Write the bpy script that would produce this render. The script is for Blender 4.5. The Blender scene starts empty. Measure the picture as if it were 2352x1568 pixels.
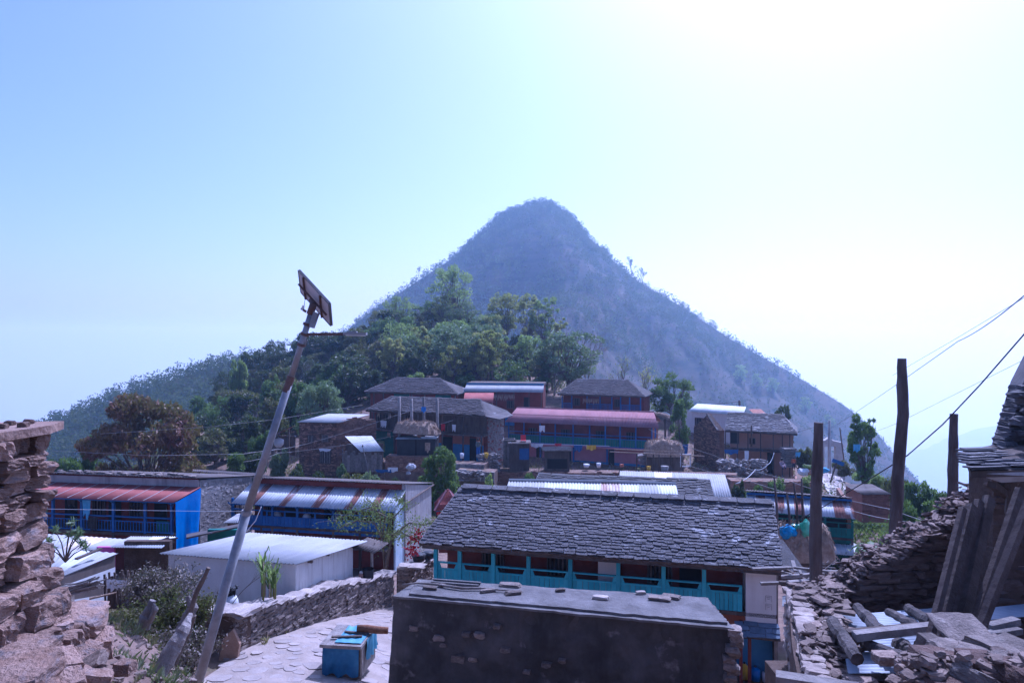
import bpy, bmesh, math, random
import numpy as np
from mathutils import Vector, Matrix, noise as mnoise
R = math.radians
rnd = random.Random(7)
scene = bpy.context.scene
C = scene.collection

# ------------------------------------------------------------------ camera, sky, sun, exposure
W2, H2, F = 1176.0, 784.0, 1568.0           # half sizes and focal length of the 24 mm frame in survey units
cam_d = bpy.data.cameras.new('camera'); cam = bpy.data.objects.new('camera', cam_d); C.objects.link(cam)
cam_d.sensor_width = 36; cam_d.lens = 24; cam_d.clip_start = 0.1; cam_d.clip_end = 20000
cam.location = (0, 0, 0); cam.rotation_euler = (R(90), 0, 0)
scene.camera = cam
def P(u, v, Y): return Vector(((u - W2) / F * Y, Y, (H2 - v) / F * Y))

SUN_AZ, SUN_EL = 26.0, 51.0                 # degrees right of the view direction, above the horizon
world = bpy.data.worlds.new('World'); scene.world = world; world.use_nodes = True
wn = world.node_tree.nodes; wl = world.node_tree.links
sky = wn.new('ShaderNodeTexSky'); sky.sky_type = 'NISHITA'; sky.sun_disc = False
sky.sun_elevation = R(SUN_EL); sky.sun_rotation = R(SUN_AZ)
sky.altitude = 800; sky.air_density = 1.0; sky.dust_density = 4.6; sky.ozone_density = 0.4
bg = wn['Background']; wl.new(sky.outputs[0], bg.inputs[0]); bg.inputs[1].default_value = 0.109
sun_d = bpy.data.lights.new('sun', 'SUN'); sun_d.energy = 4.0; sun_d.angle = R(0.6); sun_d.color = (1, 0.955, 0.9)
sun = bpy.data.objects.new('sun', sun_d); C.objects.link(sun)
sd = Vector((math.sin(R(SUN_AZ)) * math.cos(R(SUN_EL)), math.cos(R(SUN_AZ)) * math.cos(R(SUN_EL)), math.sin(R(SUN_EL))))
sun.rotation_euler = sd.to_track_quat('Z', 'Y').to_euler()
vs = scene.view_settings
scene.display_settings.display_device = 'sRGB'
vs.view_transform = 'Standard'; vs.look = 'None'; vs.gamma = 1; vs.use_curve_mapping = False
vs.exposure = 0.40
vs.use_white_balance = True; vs.white_balance_temperature = 4500; vs.white_balance_tint = 34   # the camera's cold white balance
cy = scene.cycles
cy.use_denoising = True; cy.max_bounces = 8; cy.diffuse_bounces = 3; cy.glossy_bounces = 3
cy.transmission_bounces = 3; cy.transparent_max_bounces = 12; cy.volume_bounces = 3
cy.sample_clamp_indirect = 6; cy.use_adaptive_sampling = True; cy.adaptive_threshold = 0.02
try: cy.denoiser = 'OPENIMAGEDENOISE'
except Exception: pass

# ------------------------------------------------------------------ materials
MATS = {}
def mat(name, c1, c2=None, scale=4.0, rough=0.85, bump=0.0, bscale=None, vary=0.0, metal=0.0, spec=0.3, spots=None,
        streak=None, stretch=(1, 1, 1), trans=0.0, thr=(0.35, 0.65), detail=6, obj_space=True):
    """Principled surface; noise mixes c1/c2, optional spots=(colour, scale, lo, hi), per-object value change 'vary',
    vertical streaks=(colour, amount), bump from finer noise; trans adds leaf translucency."""
    if name in MATS: return MATS[name]
    m = bpy.data.materials.new(name); m.use_nodes = True
    nt = m.node_tree; N = nt.nodes; L = nt.links
    b = N['Principled BSDF']; out = N['Material Output']
    tc = N.new('ShaderNodeTexCoord'); mp = N.new('ShaderNodeMapping'); mp.inputs['Scale'].default_value = stretch
    L.new(tc.outputs['Object'], mp.inputs[0])
    vec = mp.outputs[0]
    oi = N.new('ShaderNodeObjectInfo')
    add = N.new('ShaderNodeVectorMath'); add.operation = 'ADD'
    sc_ = N.new('ShaderNodeVectorMath'); sc_.operation = 'SCALE'; sc_.inputs[3].default_value = 37.0
    cmb = N.new('ShaderNodeCombineXYZ'); L.new(oi.outputs['Random'], cmb.inputs[0]); L.new(oi.outputs['Random'], cmb.inputs[1])
    L.new(cmb.outputs[0], sc_.inputs[0]); L.new(vec, add.inputs[0]); L.new(sc_.outputs[0], add.inputs[1]); vec = add.outputs[0]
    def mixc(fac, a, bb, bt='MIX'):
        x = N.new('ShaderNodeMix'); x.data_type = 'RGBA'; x.blend_type = bt
        for s, val in ((x.inputs[0], fac), (x.inputs[6], a), (x.inputs[7], bb)):
            if isinstance(val, (int, float)): s.default_value = val
            elif isinstance(val, tuple): s.default_value = (*val, 1)
            else: L.new(val, s)
        return x.outputs[2]
    def noise(s, lo, hi, d=detail, v=None):
        n = N.new('ShaderNodeTexNoise'); n.inputs['Scale'].default_value = s; n.inputs['Detail'].default_value = d
        n.inputs['Roughness'].default_value = 0.62
        L.new(v or vec, n.inputs['Vector'])
        mr = N.new('ShaderNodeMapRange'); mr.inputs[1].default_value = lo; mr.inputs[2].default_value = hi
        L.new(n.outputs[0], mr.inputs[0]); return mr.outputs[0], n.outputs[0]
    col = c1
    if c2 is not None:
        f, _ = noise(scale, *thr); col = mixc(f, c1, c2)
    if spots:
        f, _ = noise(spots[1], spots[2], spots[3], 8); col = mixc(f, col, spots[0])
    if streak:
        mp2 = N.new('ShaderNodeMapping'); mp2.inputs['Scale'].default_value = streak[2] if len(streak) > 2 else (3, 3, 0.25)
        L.new(tc.outputs['Object'], mp2.inputs[0])
        f, _ = noise(1.6, 0.48, 0.75, 7, mp2.outputs[0])
        mm = N.new('ShaderNodeMath'); mm.operation = 'MULTIPLY'; mm.inputs[1].default_value = streak[1]; L.new(f, mm.inputs[0])
        col = mixc(mm.outputs[0], col, streak[0])
    if vary:
        mr = N.new('ShaderNodeMapRange'); mr.inputs[3].default_value = 1 - vary; mr.inputs[4].default_value = 1 + vary
        L.new(oi.outputs['Random'], mr.inputs[0])
        hv = N.new('ShaderNodeHueSaturation'); L.new(mr.outputs[0], hv.inputs['Value'])
        if isinstance(col, tuple): hv.inputs['Color'].default_value = (*col, 1)
        else: L.new(col, hv.inputs['Color'])
        col = hv.outputs[0]
    if isinstance(col, tuple): b.inputs['Base Color'].default_value = (*col, 1)
    else: L.new(col, b.inputs['Base Color'])
    b.inputs['Roughness'].default_value = rough; b.inputs['Metallic'].default_value = metal
    b.inputs['Specular IOR Level'].default_value = spec
    if bump:
        _, raw = noise(bscale or scale * 4, 0, 1, 8)
        bp = N.new('ShaderNodeBump'); bp.inputs['Strength'].default_value = min(1, bump); bp.inputs['Distance'].default_value = 0.05
        L.new(raw, bp.inputs['Height']); L.new(bp.outputs[0], b.inputs['Normal'])
    if trans:
        t = N.new('ShaderNodeBsdfTranslucent'); ms = N.new('ShaderNodeMixShader'); ms.inputs[0].default_value = trans
        if isinstance(col, tuple): t.inputs[0].default_value = (*col, 1)
        else: L.new(mixc(0.5, col, (col if isinstance(col, tuple) else (0.25, 0.36, 0.06)), 'MIX'), t.inputs[0])
        L.new(b.outputs[0], ms.inputs[1]); L.new(t.outputs[0], ms.inputs[2]); L.new(ms.outputs[0], out.inputs[0])
    MATS[name] = m
    return m

# ------------------------------------------------------------------ mesh helpers
class MB:
    """collects vertices and faces for ONE mesh"""
    def __init__(s): s.v = []; s.f = []; s.mi = []
    def add(s, vs, fs, mi=0):
        o = len(s.v); s.v.extend([tuple(x) for x in vs]); s.f.extend([tuple(i + o for i in f) for f in fs]); s.mi.extend([mi] * len(fs)); return s
    def box(s, x0, x1, y0, y1, z0, z1, mi=0):
        return s.add([(x0,y0,z0),(x1,y0,z0),(x1,y1,z0),(x0,y1,z0),(x0,y0,z1),(x1,y0,z1),(x1,y1,z1),(x0,y1,z1)],
                     [(0,3,2,1),(4,5,6,7),(0,1,5,4),(1,2,6,5),(2,3,7,6),(3,0,4,7)], mi)
    def beam(s, a, b, w, h, up=(0, 0, 1), mi=0):
        """box along a->b, w across, h along up"""
        a = Vector(a); b = Vector(b); d = (b - a).normalized(); up = Vector(up)
        if abs(d.dot(up)) > 0.98: up = Vector((0, 1, 0))
        x = d.cross(up).normalized() * (w / 2); z = x.cross(d).normalized() * (h / 2)
        vs = [p + i * x + j * z for p in (a, b) for i, j in ((-1,-1),(1,-1),(1,1),(-1,1))]
        return s.add(vs, [(0,1,2,3),(7,6,5,4),(0,4,5,1),(1,5,6,2),(2,6,7,3),(3,7,4,0)], mi)
    def tube(s, pts, rad, n=8, cap=True, mi=0):
        pts = [Vector(p) for p in pts]; k = len(pts)
        rad = rad if isinstance(rad, (list, tuple)) else [rad] * k
        o = len(s.v); prev = None
        for i, p in enumerate(pts):
            d = (pts[min(i + 1, k - 1)] - pts[max(i - 1, 0)]).normalized()
            if prev is None:
                prev = d.orthogonal().normalized()
            x = (prev - d * prev.dot(d)).normalized(); y = d.cross(x); prev = x
            for j in range(n):
                a = 2 * math.pi * j / n; s.v.append(tuple(p + (x * math.cos(a) + y * math.sin(a)) * rad[i]))
        for i in range(k - 1):
            for j in range(n):
                j2 = (j + 1) % n; s.f.append((o + i*n + j, o + i*n + j2, o + (i+1)*n + j2, o + (i+1)*n + j)); s.mi.append(mi)
        if cap:
            s.f.append(tuple(o + j for j in reversed(range(n)))); s.f.append(tuple(o + (k-1)*n + j for j in range(n))); s.mi += [mi, mi]
        return s
    def prism(s, poly, z0, z1, mi=0):
        """poly in xy, extruded in z"""
        n = len(poly); vs = [(x, y, z0) for x, y in poly] + [(x, y, z1) for x, y in poly]
        fs = [tuple(reversed(range(n))), tuple(range(n, 2*n))] + [(i, (i+1) % n, n + (i+1) % n, n + i) for i in range(n)]
        return s.add(vs, fs, mi)
    def slab(s, quad, t, mi=0):
        """thick sheet: quad = 4 points (ccw from above/front), thickness t downward along -normal"""
        q = [Vector(p) for p in quad]; nrm = (q[1]-q[0]).cross(q[3]-q[0]).normalized()
        vs = q + [p - nrm * t for p in q]
        return s.add(vs, [(0,1,2,3),(7,6,5,4),(0,4,5,1),(1,5,6,2),(2,6,7,3),(3,7,4,0)], mi)
    def wave(s, a, b, c, d, pitch=0.09, amp=0.012, rows=1, sag=0.0, mi=0, thick=0.004):
        """corrugated sheet on quad a(low left) b(low right) c(top right) d(top left); waves run a->b, ribs up the slope"""
        a, b, c, d = map(Vector, (a, b, c, d)); nrm = (b-a).cross(d-a).normalized()
        n = max(2, int((b-a).length / pitch)) * 4
        o = len(s.v)
        for side in (0, 1):
            for r in range(rows + 1):
                t = r / rows
                for i in range(n + 1):
                    u = i / n
                    p = (a*(1-u) + b*u)*(1-t) + (d*(1-u) + c*u)*t
                    h = amp * (math.sin(i * math.pi / 2)) + (-sag * 4 * t*(1-t)) - side * thick
                    s.v.append(tuple(p + nrm*h))
        w = n + 1; tot = w * (rows + 1)
        for r in range(rows):
            for i in range(n):
                q = o + r*w + i
                s.f.append((q, q+1, q+w+1, q+w)); s.mi.append(mi)
                s.f.append((q+tot+w, q+tot+w+1, q+tot+1, q+tot)); s.mi.append(mi)
        for i in range(n):
            q = o + i; s.f.append((q, q+tot, q+tot+1, q+1)); s.mi.append(mi)
            q = o + rows*w + i; s.f.append((q, q+1, q+tot+1, q+tot)); s.mi.append(mi)
        return s
    def mesh(s, name, mats=None, smooth=False):
        me = bpy.data.meshes.new(name); me.from_pydata(s.v, [], s.f)
        for m in (mats if isinstance(mats, (list, tuple)) else [mats]) if mats else []: me.materials.append(m)
        if any(s.mi): me.polygons.foreach_set('material_index', s.mi)
        if smooth: me.polygons.foreach_set('use_smooth', [True] * len(me.polygons))
        me.update(); return me
    def build(s, name, mats, parent=None, smooth=False, **kw):
        return link(name, s.mesh(name, mats, smooth), parent, **kw)

def link(name, me, parent=None, loc=None, rot=None, scale=None, **kw):
    o = bpy.data.objects.new(name, me); C.objects.link(o)
    if parent is not None: o.parent = parent
    if loc is not None: o.location = loc
    if rot is not None: o.rotation_euler = rot
    if scale is not None: o.scale = scale
    for k, v in kw.items(): o[k] = v
    return o
def tag(o, label=None, category=None, group=None, kind=None):
    if category and not kind: kind = 'thing'
    for k, v in (('label', label), ('category', category), ('group', group), ('kind', kind)):
        if v: o[k] = v
    return o
def thing(name, label, category, loc=(0, 0, 0), rz=0.0, group=None):
    o = bpy.data.objects.new(name, None); C.objects.link(o); o.empty_display_size = 0.2
    o.location = loc; o.rotation_euler = (0, 0, rz)
    return tag(o, label, category, group)
def copy_tree(o, parent=None):
    c = o.copy(); C.objects.link(c); c.parent = parent
    for ch in [x for x in o.children]: copy_tree(ch, c)
    return c
def np_mesh(name, verts, quads, mats):
    me = bpy.data.meshes.new(name); nv = len(verts); nf = len(quads); k = quads.shape[1]
    me.vertices.add(nv); me.vertices.foreach_set('co', np.ascontiguousarray(verts, dtype=np.float32).ravel())
    me.loops.add(nf*k); me.loops.foreach_set('vertex_index', np.ascontiguousarray(quads, dtype=np.int32).ravel())
    me.polygons.add(nf); me.polygons.foreach_set('loop_start', np.arange(0, nf*k, k, dtype=np.int32))
    me.update(calc_edges=True)
    for m in (mats if isinstance(mats, (list, tuple)) else [mats]): me.materials.append(m)
    return me
def fbm(x, y, seed=0, oct=5, lac=2.1, gain=0.5):
    """vectorised value noise, -1..1"""
    tot = np.zeros_like(x, dtype=float); amp = 1.0; nrm = 0.0; fx = 1.0
    for o in range(oct):
        xs = x*fx + 17.3*o + seed*3.1; ys = y*fx - 9.7*o + seed*1.7
        xi = np.floor(xs); yi = np.floor(ys); a = xs-xi; b = ys-yi; a = a*a*(3-2*a); b = b*b*(3-2*b)
        def h(i, j):
            n = np.sin(i*127.1 + j*311.7 + seed*74.7) * 43758.5453; return (n - np.floor(n))*2-1
        v = (h(xi,yi)*(1-a)+h(xi+1,yi)*a)*(1-b) + (h(xi,yi+1)*(1-a)+h(xi+1,yi+1)*a)*b
        tot += v*amp; nrm += amp; amp *= gain; fx *= lac
    return tot/nrm

# ------------------------------------------------------------------ terrain
_cp = []
def cp(u, v, Y, dz=0.0):
    p = P(u, v, Y); _cp.append((p.x, p.y, p.z + dz))
def cw(x, y, z): _cp.append((x, y, z))
# the terrace under the viewer and the bank in front of it
for x in (-14, -8, -4, -1.5, 1.5, 4, 8, 14): cw(x, -6, -1.7)
cw(-1.2, 1.5, -1.75); cw(1.2, 1.5, -1.75); cw(3, 2.5, -1.9); cw(-2.4, 3.2, -2.0)
cw(-3.4, 5.5, -2.45); cw(-4.0, 7.3, -3.1); cw(-5.8, 7.6, -3.0); cw(-2.9, 5.6, -2.75); cw(-4.6, 4.5, -2.1); cw(-8, 6, -2.3); cw(-12, 6, -2.4)
cw(-1.2, 4, -2.75); cw(-1.6, 6, -4.3); cw(-2.0, 9, -6.2); cw(0.5, 4.5, -3.2); cw(0.5, 8, -5.8); cw(2.2, 5, -3.6); cw(-3.4, 9.2, -6.2)
cw(-4.6, 10.4, -6.6); cw(-7, 10.5, -6.6); cw(-11, 10.5, -6.4); cw(-16, 12, -6.4)
# the lane and yards
for x, y, z in ((-3.6, 13, -7.1), (-1, 12.5, -7.1), (2.5, 11.5, -7.2), (-6.5, 14.5, -7.3), (-4.4, 16, -7.5), (-3.2, 20, -8.4), (-2.6, 24, -9.3),
                (-3.5, 28, -10.2), (-6.6, 16.4, -7.55), (-4.6, 24, -9.3), (-9.5, 18.5, -7.7), (-9.5, 22, -8.6), (-13, 18, -7.6), (-14, 24, -8.8), (-20, 20, -8)): cw(x, y, z)
for x, y, z in ((-9, 27, -9.6), (-15, 29, -10.6), (-22, 30, -11), (-10, 33, -11.8), (-22, 36, -12.2), (-5, 36, -12.4), (-12, 44, -13), (-26, 46, -14), (-40, 40, -14), (-44, 60, -18)): cw(x, y, z)
for x, y, z in ((0, 21, -10.6), (5, 18, -10.4), (3, 25, -11), (9, 20, -10.6), (8, 15, -9.6), (4.6, 13, -8.8), (0, 30, -11.6), (8, 32, -12), (16, 30, -12), (12, 24, -11)): cw(x, y, z)
# ruin on the viewer's right
for x, y, z in ((4.2, 6.5, -4.2), (5.2, 8, -4.4), (7.5, 8, -4.2), (4.0, 4.5, -3.0), (6, 5, -3.0), (10, 6, -2.8), (5.2, 11.5, -5.0), (8, 12, -4.6), (12, 11, -4), (7.5, 16.5, -7.5), (14, 18, -7.5), (20, 14, -6)): cw(x, y, z)
# right hand slope, green house yard
for x, y, z in ((17, 38, -13.2), (22, 38, -12), (22, 44, -12.2), (27, 40, -11.5), (32, 36, -11), (33, 50, -14), (26, 56, -13.6), (20, 47, -13.2), (14, 46, -13.4)): cw(x, y, z)
# dip before the upper terrace, upper terrace
for x, y, z in ((0, 46, -14.4), (-8, 52, -14.6), (10, 54, -15), (-16, 56, -14.8), (20, 58, -14.4), (-22, 58, -14.6)): cw(x, y, z)
for x in (-22, -12, -4, 4, 12, 20, 27): cw(x, 69, -13.6)
for x in (-20, -10, 0, 10, 20, 30): cw(x, 78, -13.2)
for x, y, z in ((30, 64, -13.7), (33, 72, -14.2), (36, 80, -15), (44, 66, -19), (46, 84, -22), (40, 54, -16), (60, 60, -30), (60, 40, -22), (60, 100, -40)): cw(x, y, z)
for x in (-14, -4, 6, 16, 24): cw(x, 88, -10.6)
for x in (-16, -4, 6, 16): cw(x, 97, -8.6)
# wooded spur behind the village
for u, v, Y in ((900, 742, 170), (1000, 745, 172), (1100, 775, 165), (1220, 812, 150), (1320, 905, 125), (820, 800, 158), (700, 850, 150), (580, 915, 140), (460, 1005, 120),
                (350, 1075, 100), (1050, 850, 125), (1180, 850, 122), (900, 850, 128), (760, 900, 122), (640, 950, 110), (700, 990, 92), (560, 1030, 92), (250, 1105, 90), (100, 1140, 90)): cp(u, v, Y)
for x, y, z in ((-35, 225, -12), (0, 215, -14), (-80, 190, -40), (30, 140, -22), (45, 120, -26), (60, 180, -60), (20, 190, -40), (-90, 110, -40), (-120, 60, -40), (-60, 80, -24), (-110, 20, -20),
                (110, 20, -40), (120, 120, -70), (0, 320, -75), (90, 320, -95), (-120, 320, -85), (-160, 200, -80), (160, 240, -100), (-30, 20, -8), (40, 14, -10), (30, 24, -11)): cw(x, y, z)
_cpa = np.array(_cp)
_d = np.linalg.norm(_cpa[:, None, :2] - _cpa[None, :, :2], axis=2)
_A = np.zeros((len(_cpa)+3,)*2); n_ = len(_cpa)
_A[:n_, :n_] = _d; _A[:n_, n_] = 1; _A[:n_, n_+1:] = _cpa[:, :2]; _A[n_:, :n_] = _A[:n_, n_:].T
_w = np.linalg.lstsq(_A, np.concatenate([_cpa[:, 2], [0, 0, 0]]), rcond=None)[0]
def hgt(x, y):
    x = np.atleast_1d(np.asarray(x, float)); y = np.atleast_1d(np.asarray(y, float))
    out = np.zeros_like(x)
    for i in range(0, len(x), 20000):
        X = x[i:i+20000]; Y_ = y[i:i+20000]
        d = np.sqrt((X[:, None]-_cpa[None, :, 0])**2 + (Y_[:, None]-_cpa[None, :, 1])**2)
        out[i:i+20000] = d @ _w[:n_] + _w[n_] + _w[n_+1]*X + _w[n_+2]*Y_
    near = np.clip(np.hypot(x, y)/60, 0.12, 1.0)
    return out + fbm(x*0.35, y*0.35, 3)*0.3*near + fbm(x*1.7, y*1.7, 5)*0.05
def gz(x, y): return float(hgt(x, y)[0])

def graded(a, b, lo, hi, step0, grow):
    """grid lines a..b, finest inside lo..hi"""
    out = list(np.arange(lo, hi, step0)); s = step0; x = hi
    while x < b: out.append(x); s *= grow; x += s
    s = step0; x = lo - step0
    while x > a: out.insert(0, x); s *= grow; x -= s
    return np.array([a] + out + [b])
m_soil = mat('dry_soil', (0.13, 0.085, 0.065), (0.25, 0.17, 0.13), 1.6, 0.95, 0.6, 14, spots=((0.10, 0.10, 0.045), 0.5, 0.52, 0.72))
gx = graded(-170, 170, -16, 16, 0.24, 1.045); gy = graded(-8, 330, 2, 30, 0.24, 1.04)
XX, YY = np.meshgrid(gx, gy); ZZ = hgt(XX.ravel(), YY.ravel())
vv = np.stack([XX.ravel(), YY.ravel(), ZZ], 1)
def grid_quads(nx, ny):
    i = np.arange(nx*ny).reshape(ny, nx)
    return np.stack([i[:-1, :-1].ravel(), i[:-1, 1:].ravel(), i[1:, 1:].ravel(), i[1:, :-1].ravel()], 1)
import bisect
_gxl = list(gx); _gyl = list(gy); _Zg = ZZ.reshape(len(gy), len(gx))
def gz(x, y):
    i = min(max(bisect.bisect_right(_gxl, x)-1, 0), len(_gxl)-2); j = min(max(bisect.bisect_right(_gyl, y)-1, 0), len(_gyl)-2)
    a = (x-_gxl[i])/(_gxl[i+1]-_gxl[i]); b = (y-_gyl[j])/(_gyl[j+1]-_gyl[j])
    return float((_Zg[j, i]*(1-a)+_Zg[j, i+1]*a)*(1-b) + (_Zg[j+1, i]*(1-a)+_Zg[j+1, i+1]*a)*b)
g = link('ground', np_mesh('ground', vv, grid_quads(len(gx), len(gy)), m_soil), kind='structure')
g.data.polygons.foreach_set('use_smooth', [True]*len(g.data.polygons))

# far terrain: each a sheet of its own at its own distance
m_forest_floor = mat('scrub_slope', (0.016, 0.020, 0.012), (0.11, 0.08, 0.058), 0.035, 0.95, 0.8, 0.4, detail=12, stretch=(.5, .5, 2.6))
def crest_sheet(name, pts, Y0, front, back, yfront, yback, ux, nseed, mtl, dy=6.0, dx=6.0, amp=6.0, shear=0.0, gull=60.0):
    """a hill whose skyline is the list pts (survey u, v at distance Y0); falls 'front' per metre to the viewer"""
    cx = np.array([P(u, v, Y0).x for u, v in pts]); cz = np.array([P(u, v, Y0).z for u, v in pts])
    xs = np.arange(P(ux[0], 0, Y0).x, P(ux[1], 0, Y0).x, dx); ys = np.arange(yfront, yback, dy)
    X, Y = np.meshgrid(xs, ys)
    xx = X + shear*(Y0-Y)
    crest = np.interp(xx*1.0, cx, cz)
    d = Y0 - Y
    drop = np.where(d > 0, front*d, -back*d)
    sp = fbm(X/90, Y/160, nseed, 4)*amp*2.2 + fbm(X/22, Y/26, nseed+1, 4)*amp*0.6
    Z = crest - drop + sp*np.clip(np.abs(d)/gull, 0.05, 1)
    me = np_mesh(name, np.stack([X.ravel(), Y.ravel(), Z.ravel()], 1), grid_quads(len(xs), len(ys)), mtl)
    me.polygons.foreach_set('use_smooth', [True]*len(me.polygons))
    o = link(name, me, kind='structure')
    def z_at(x, y):
        i = np.clip((np.asarray(x)-xs[0])/dx, 0, len(xs)-1.001); j = np.clip((np.asarray(y)-ys[0])/dy, 0, len(ys)-1.001)
        a = i.astype(int); b = j.astype(int); fa = i-a; fb = j-b
        return (Z[b, a]*(1-fa)+Z[b, a+1]*fa)*(1-fb) + (Z[b+1, a]*(1-fa)+Z[b+1, a+1]*fa)*fb
    return o, z_at
peak_pts = [(100, 1110), (350, 975), (580, 880), (700, 815), (790, 765), (870, 702), (960, 642), (1060, 582), (1110, 535), (1145, 500), (1172, 492), (1205, 478), (1240, 468), (1268, 475), (1296, 490), (1315, 508),
            (1340, 535), (1390, 582), (1430, 622), (1470, 650), (1560, 702), (1680, 778), (1800, 845), (1880, 893), (1950, 937), (2020, 1000), (2070, 1062), (2120, 1120), (2175, 1160), (2260, 1200), (2500, 1330)]
peak, peak_z = crest_sheet('mountain', peak_pts, 700, 0.52, 0.6, 250, 900, (300, 2500), 11, m_forest_floor, 5, 5, 15, 0.0, 150.0)
ridge_pts = [(-400, 1240), (0, 1020), (90, 985), (200, 945), (280, 905), (400, 868), (480, 844), (560, 826), (640, 832), (720, 850), (900, 890)]
ridge, ridge_z = crest_sheet('hill', ridge_pts, 360, 0.42, 0.7, 190, 430, (-500, 900), 23, m_forest_floor, 4, 4, 5)
far_pts = [(1500, 1180), (1800, 1120), (2000, 1060), (2130, 1030), (2240, 985), (2330, 970), (2500, 950), (2800, 1000)]
farh, farh_z = crest_sheet('far_hills', far_pts, 5200, 0.30, 0.5, 4000, 5900, (1400, 2900), 31, m_forest_floor, 60, 60, 22)
mb = MB(); s = 9000
mb.add([(-s, -1500, -1100), (s, -1500, -1100), (s, s, -1100), (-s, s, -1100)], [(0, 1, 2, 3)])
mb.build('valley_floor', m_forest_floor, kind='structure')

# ------------------------------------------------------------------ vegetation
nr = np.random.RandomState(5)
def leaf_quads(cen, size, nrng, droop=0.25, aspect=0.45, up=0.3, dirs=None):
    """rhombic leaves (one quad each) at the points cen"""
    n = len(cen)
    d = nrng.normal(size=(n, 3)) if dirs is None else dirs + nrng.normal(size=(n, 3))*0.35
    d[:, 2] -= droop; d /= np.linalg.norm(d, axis=1)[:, None]
    nn = nrng.normal(size=(n, 3)); nn[:, 2] += up*2
    s = np.cross(d, nn); s /= np.linalg.norm(s, axis=1)[:, None] + 1e-9
    ln = (size*(0.6 + 0.8*nrng.rand(n)))[:, None]
    bend = np.cross(s, d)*ln*0.12
    v = np.stack([cen - d*ln*0.5, cen + s*ln*aspect*0.5 + bend, cen + d*ln*0.5, cen - s*ln*aspect*0.5 + bend], 1).reshape(-1, 3)
    return v, np.arange(n*4).reshape(n, 4)
def blob_points(c, r, n, nrng, shell=0.55):
    p = nrng.normal(size=(n, 3)); p /= np.linalg.norm(p, axis=1)[:, None]
    rad = (shell + (1-shell)*nrng.rand(n))**0.8
    p[:, 2] = np.where(p[:, 2] < -0.45, p[:, 2]*0.5, p[:, 2])
    return np.asarray(c) + p*rad[:, None]*np.asarray(r)
def limb(mb, a, b, r0, r1, rng, bow=0.15, n=5, sides=6):
    a = Vector(a); b = Vector(b); L_ = (b-a).length
    off = Vector((rng.uniform(-1, 1), rng.uniform(-1, 1), rng.uniform(-0.2, 0.6)))*bow*L_
    pts = [a.lerp(b, t) + off*math.sin(t*math.pi) + Vector((rng.uniform(-1, 1), rng.uniform(-1, 1), 0))*0.02*L_*(0 < i < n-1) for i, t in enumerate([k/(n-1) for k in range(n)])]
    mb.tube(pts, [r0+(r1-r0)*k/(n-1) for k in range(n)], sides)
    return pts
def twig_tree(mb, p, d, L_, r, depth, rng, spread=0.6, ends=None):
    """recursive bare branches"""
    n = 4; pts = [Vector(p)]; dd = Vector(d).normalized()
    for i in range(n):
        dd = (dd + Vector((rng.uniform(-1, 1), rng.uniform(-1, 1), rng.uniform(-0.3, 0.6)))*0.16).normalized(); pts.append(pts[-1] + dd*L_/n)
    mb.tube(pts, [r*(1-0.45*k/n) for k in range(n+1)], 5 if depth > 1 else 3, cap=False)
    if depth == 0:
        if ends is not None: ends.append(pts[-1])
        return
    k = rng.choice((2, 3, 3, 4))
    for i in range(k):
        t = rng.uniform(0.45, 1.0) if i else 1.0
        q = pts[min(n, int(t*n))]
        nd = (dd + Vector((rng.uniform(-1, 1), rng.uniform(-1, 1), rng.uniform(-0.25, 0.75)))*spread).normalized()
        twig_tree(mb, q, nd, L_*rng.uniform(0.55, 0.8), r*0.55, depth-1, rng, spread, ends)
def leafm(name, c1, c2, tr=0.35, sc=0.25):
    return mat(name, c1, c2, sc, 0.55, trans=tr, vary=0.22, spec=0.35, thr=(0.38, 0.62), detail=3)
m_bark = mat('bark', (0.10, 0.075, 0.055), (0.19, 0.15, 0.12), 3, 0.95, 0.7, 12)
m_bark_pale = mat('pale_bark', (0.17, 0.14, 0.12), (0.30, 0.26, 0.23), 3, 0.95, 0.5, 12)
m_lf_dark = leafm('dark_evergreen_leaf', (0.024, 0.042, 0.018), (0.06, 0.078, 0.033), 0.22)
m_lf_green = leafm('green_leaf', (0.055, 0.12, 0.028), (0.13, 0.21, 0.06), 0.4)
m_lf_light = leafm('light_green_leaf', (0.17, 0.24, 0.07), (0.32, 0.40, 0.15), 0.62)
m_lf_yellow = leafm('yellowish_leaf', (0.26, 0.26, 0.08), (0.46, 0.42, 0.17), 0.62)
m_lf_pale = leafm('pale_glossy_leaf', (0.10, 0.16, 0.07), (0.25, 0.32, 0.17), 0.3)
m_lf_mango = leafm('reddish_brown_leaf', (0.17, 0.062, 0.045), (0.18, 0.115, 0.04), 0.22, 0.22)
m_lf_olive = leafm('olive_leaf', (0.08, 0.075, 0.03), (0.15, 0.12, 0.05), 0.3)
m_lf_dry = leafm('dry_twig', (0.13, 0.10, 0.085), (0.20, 0.16, 0.13), 0.1)

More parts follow.
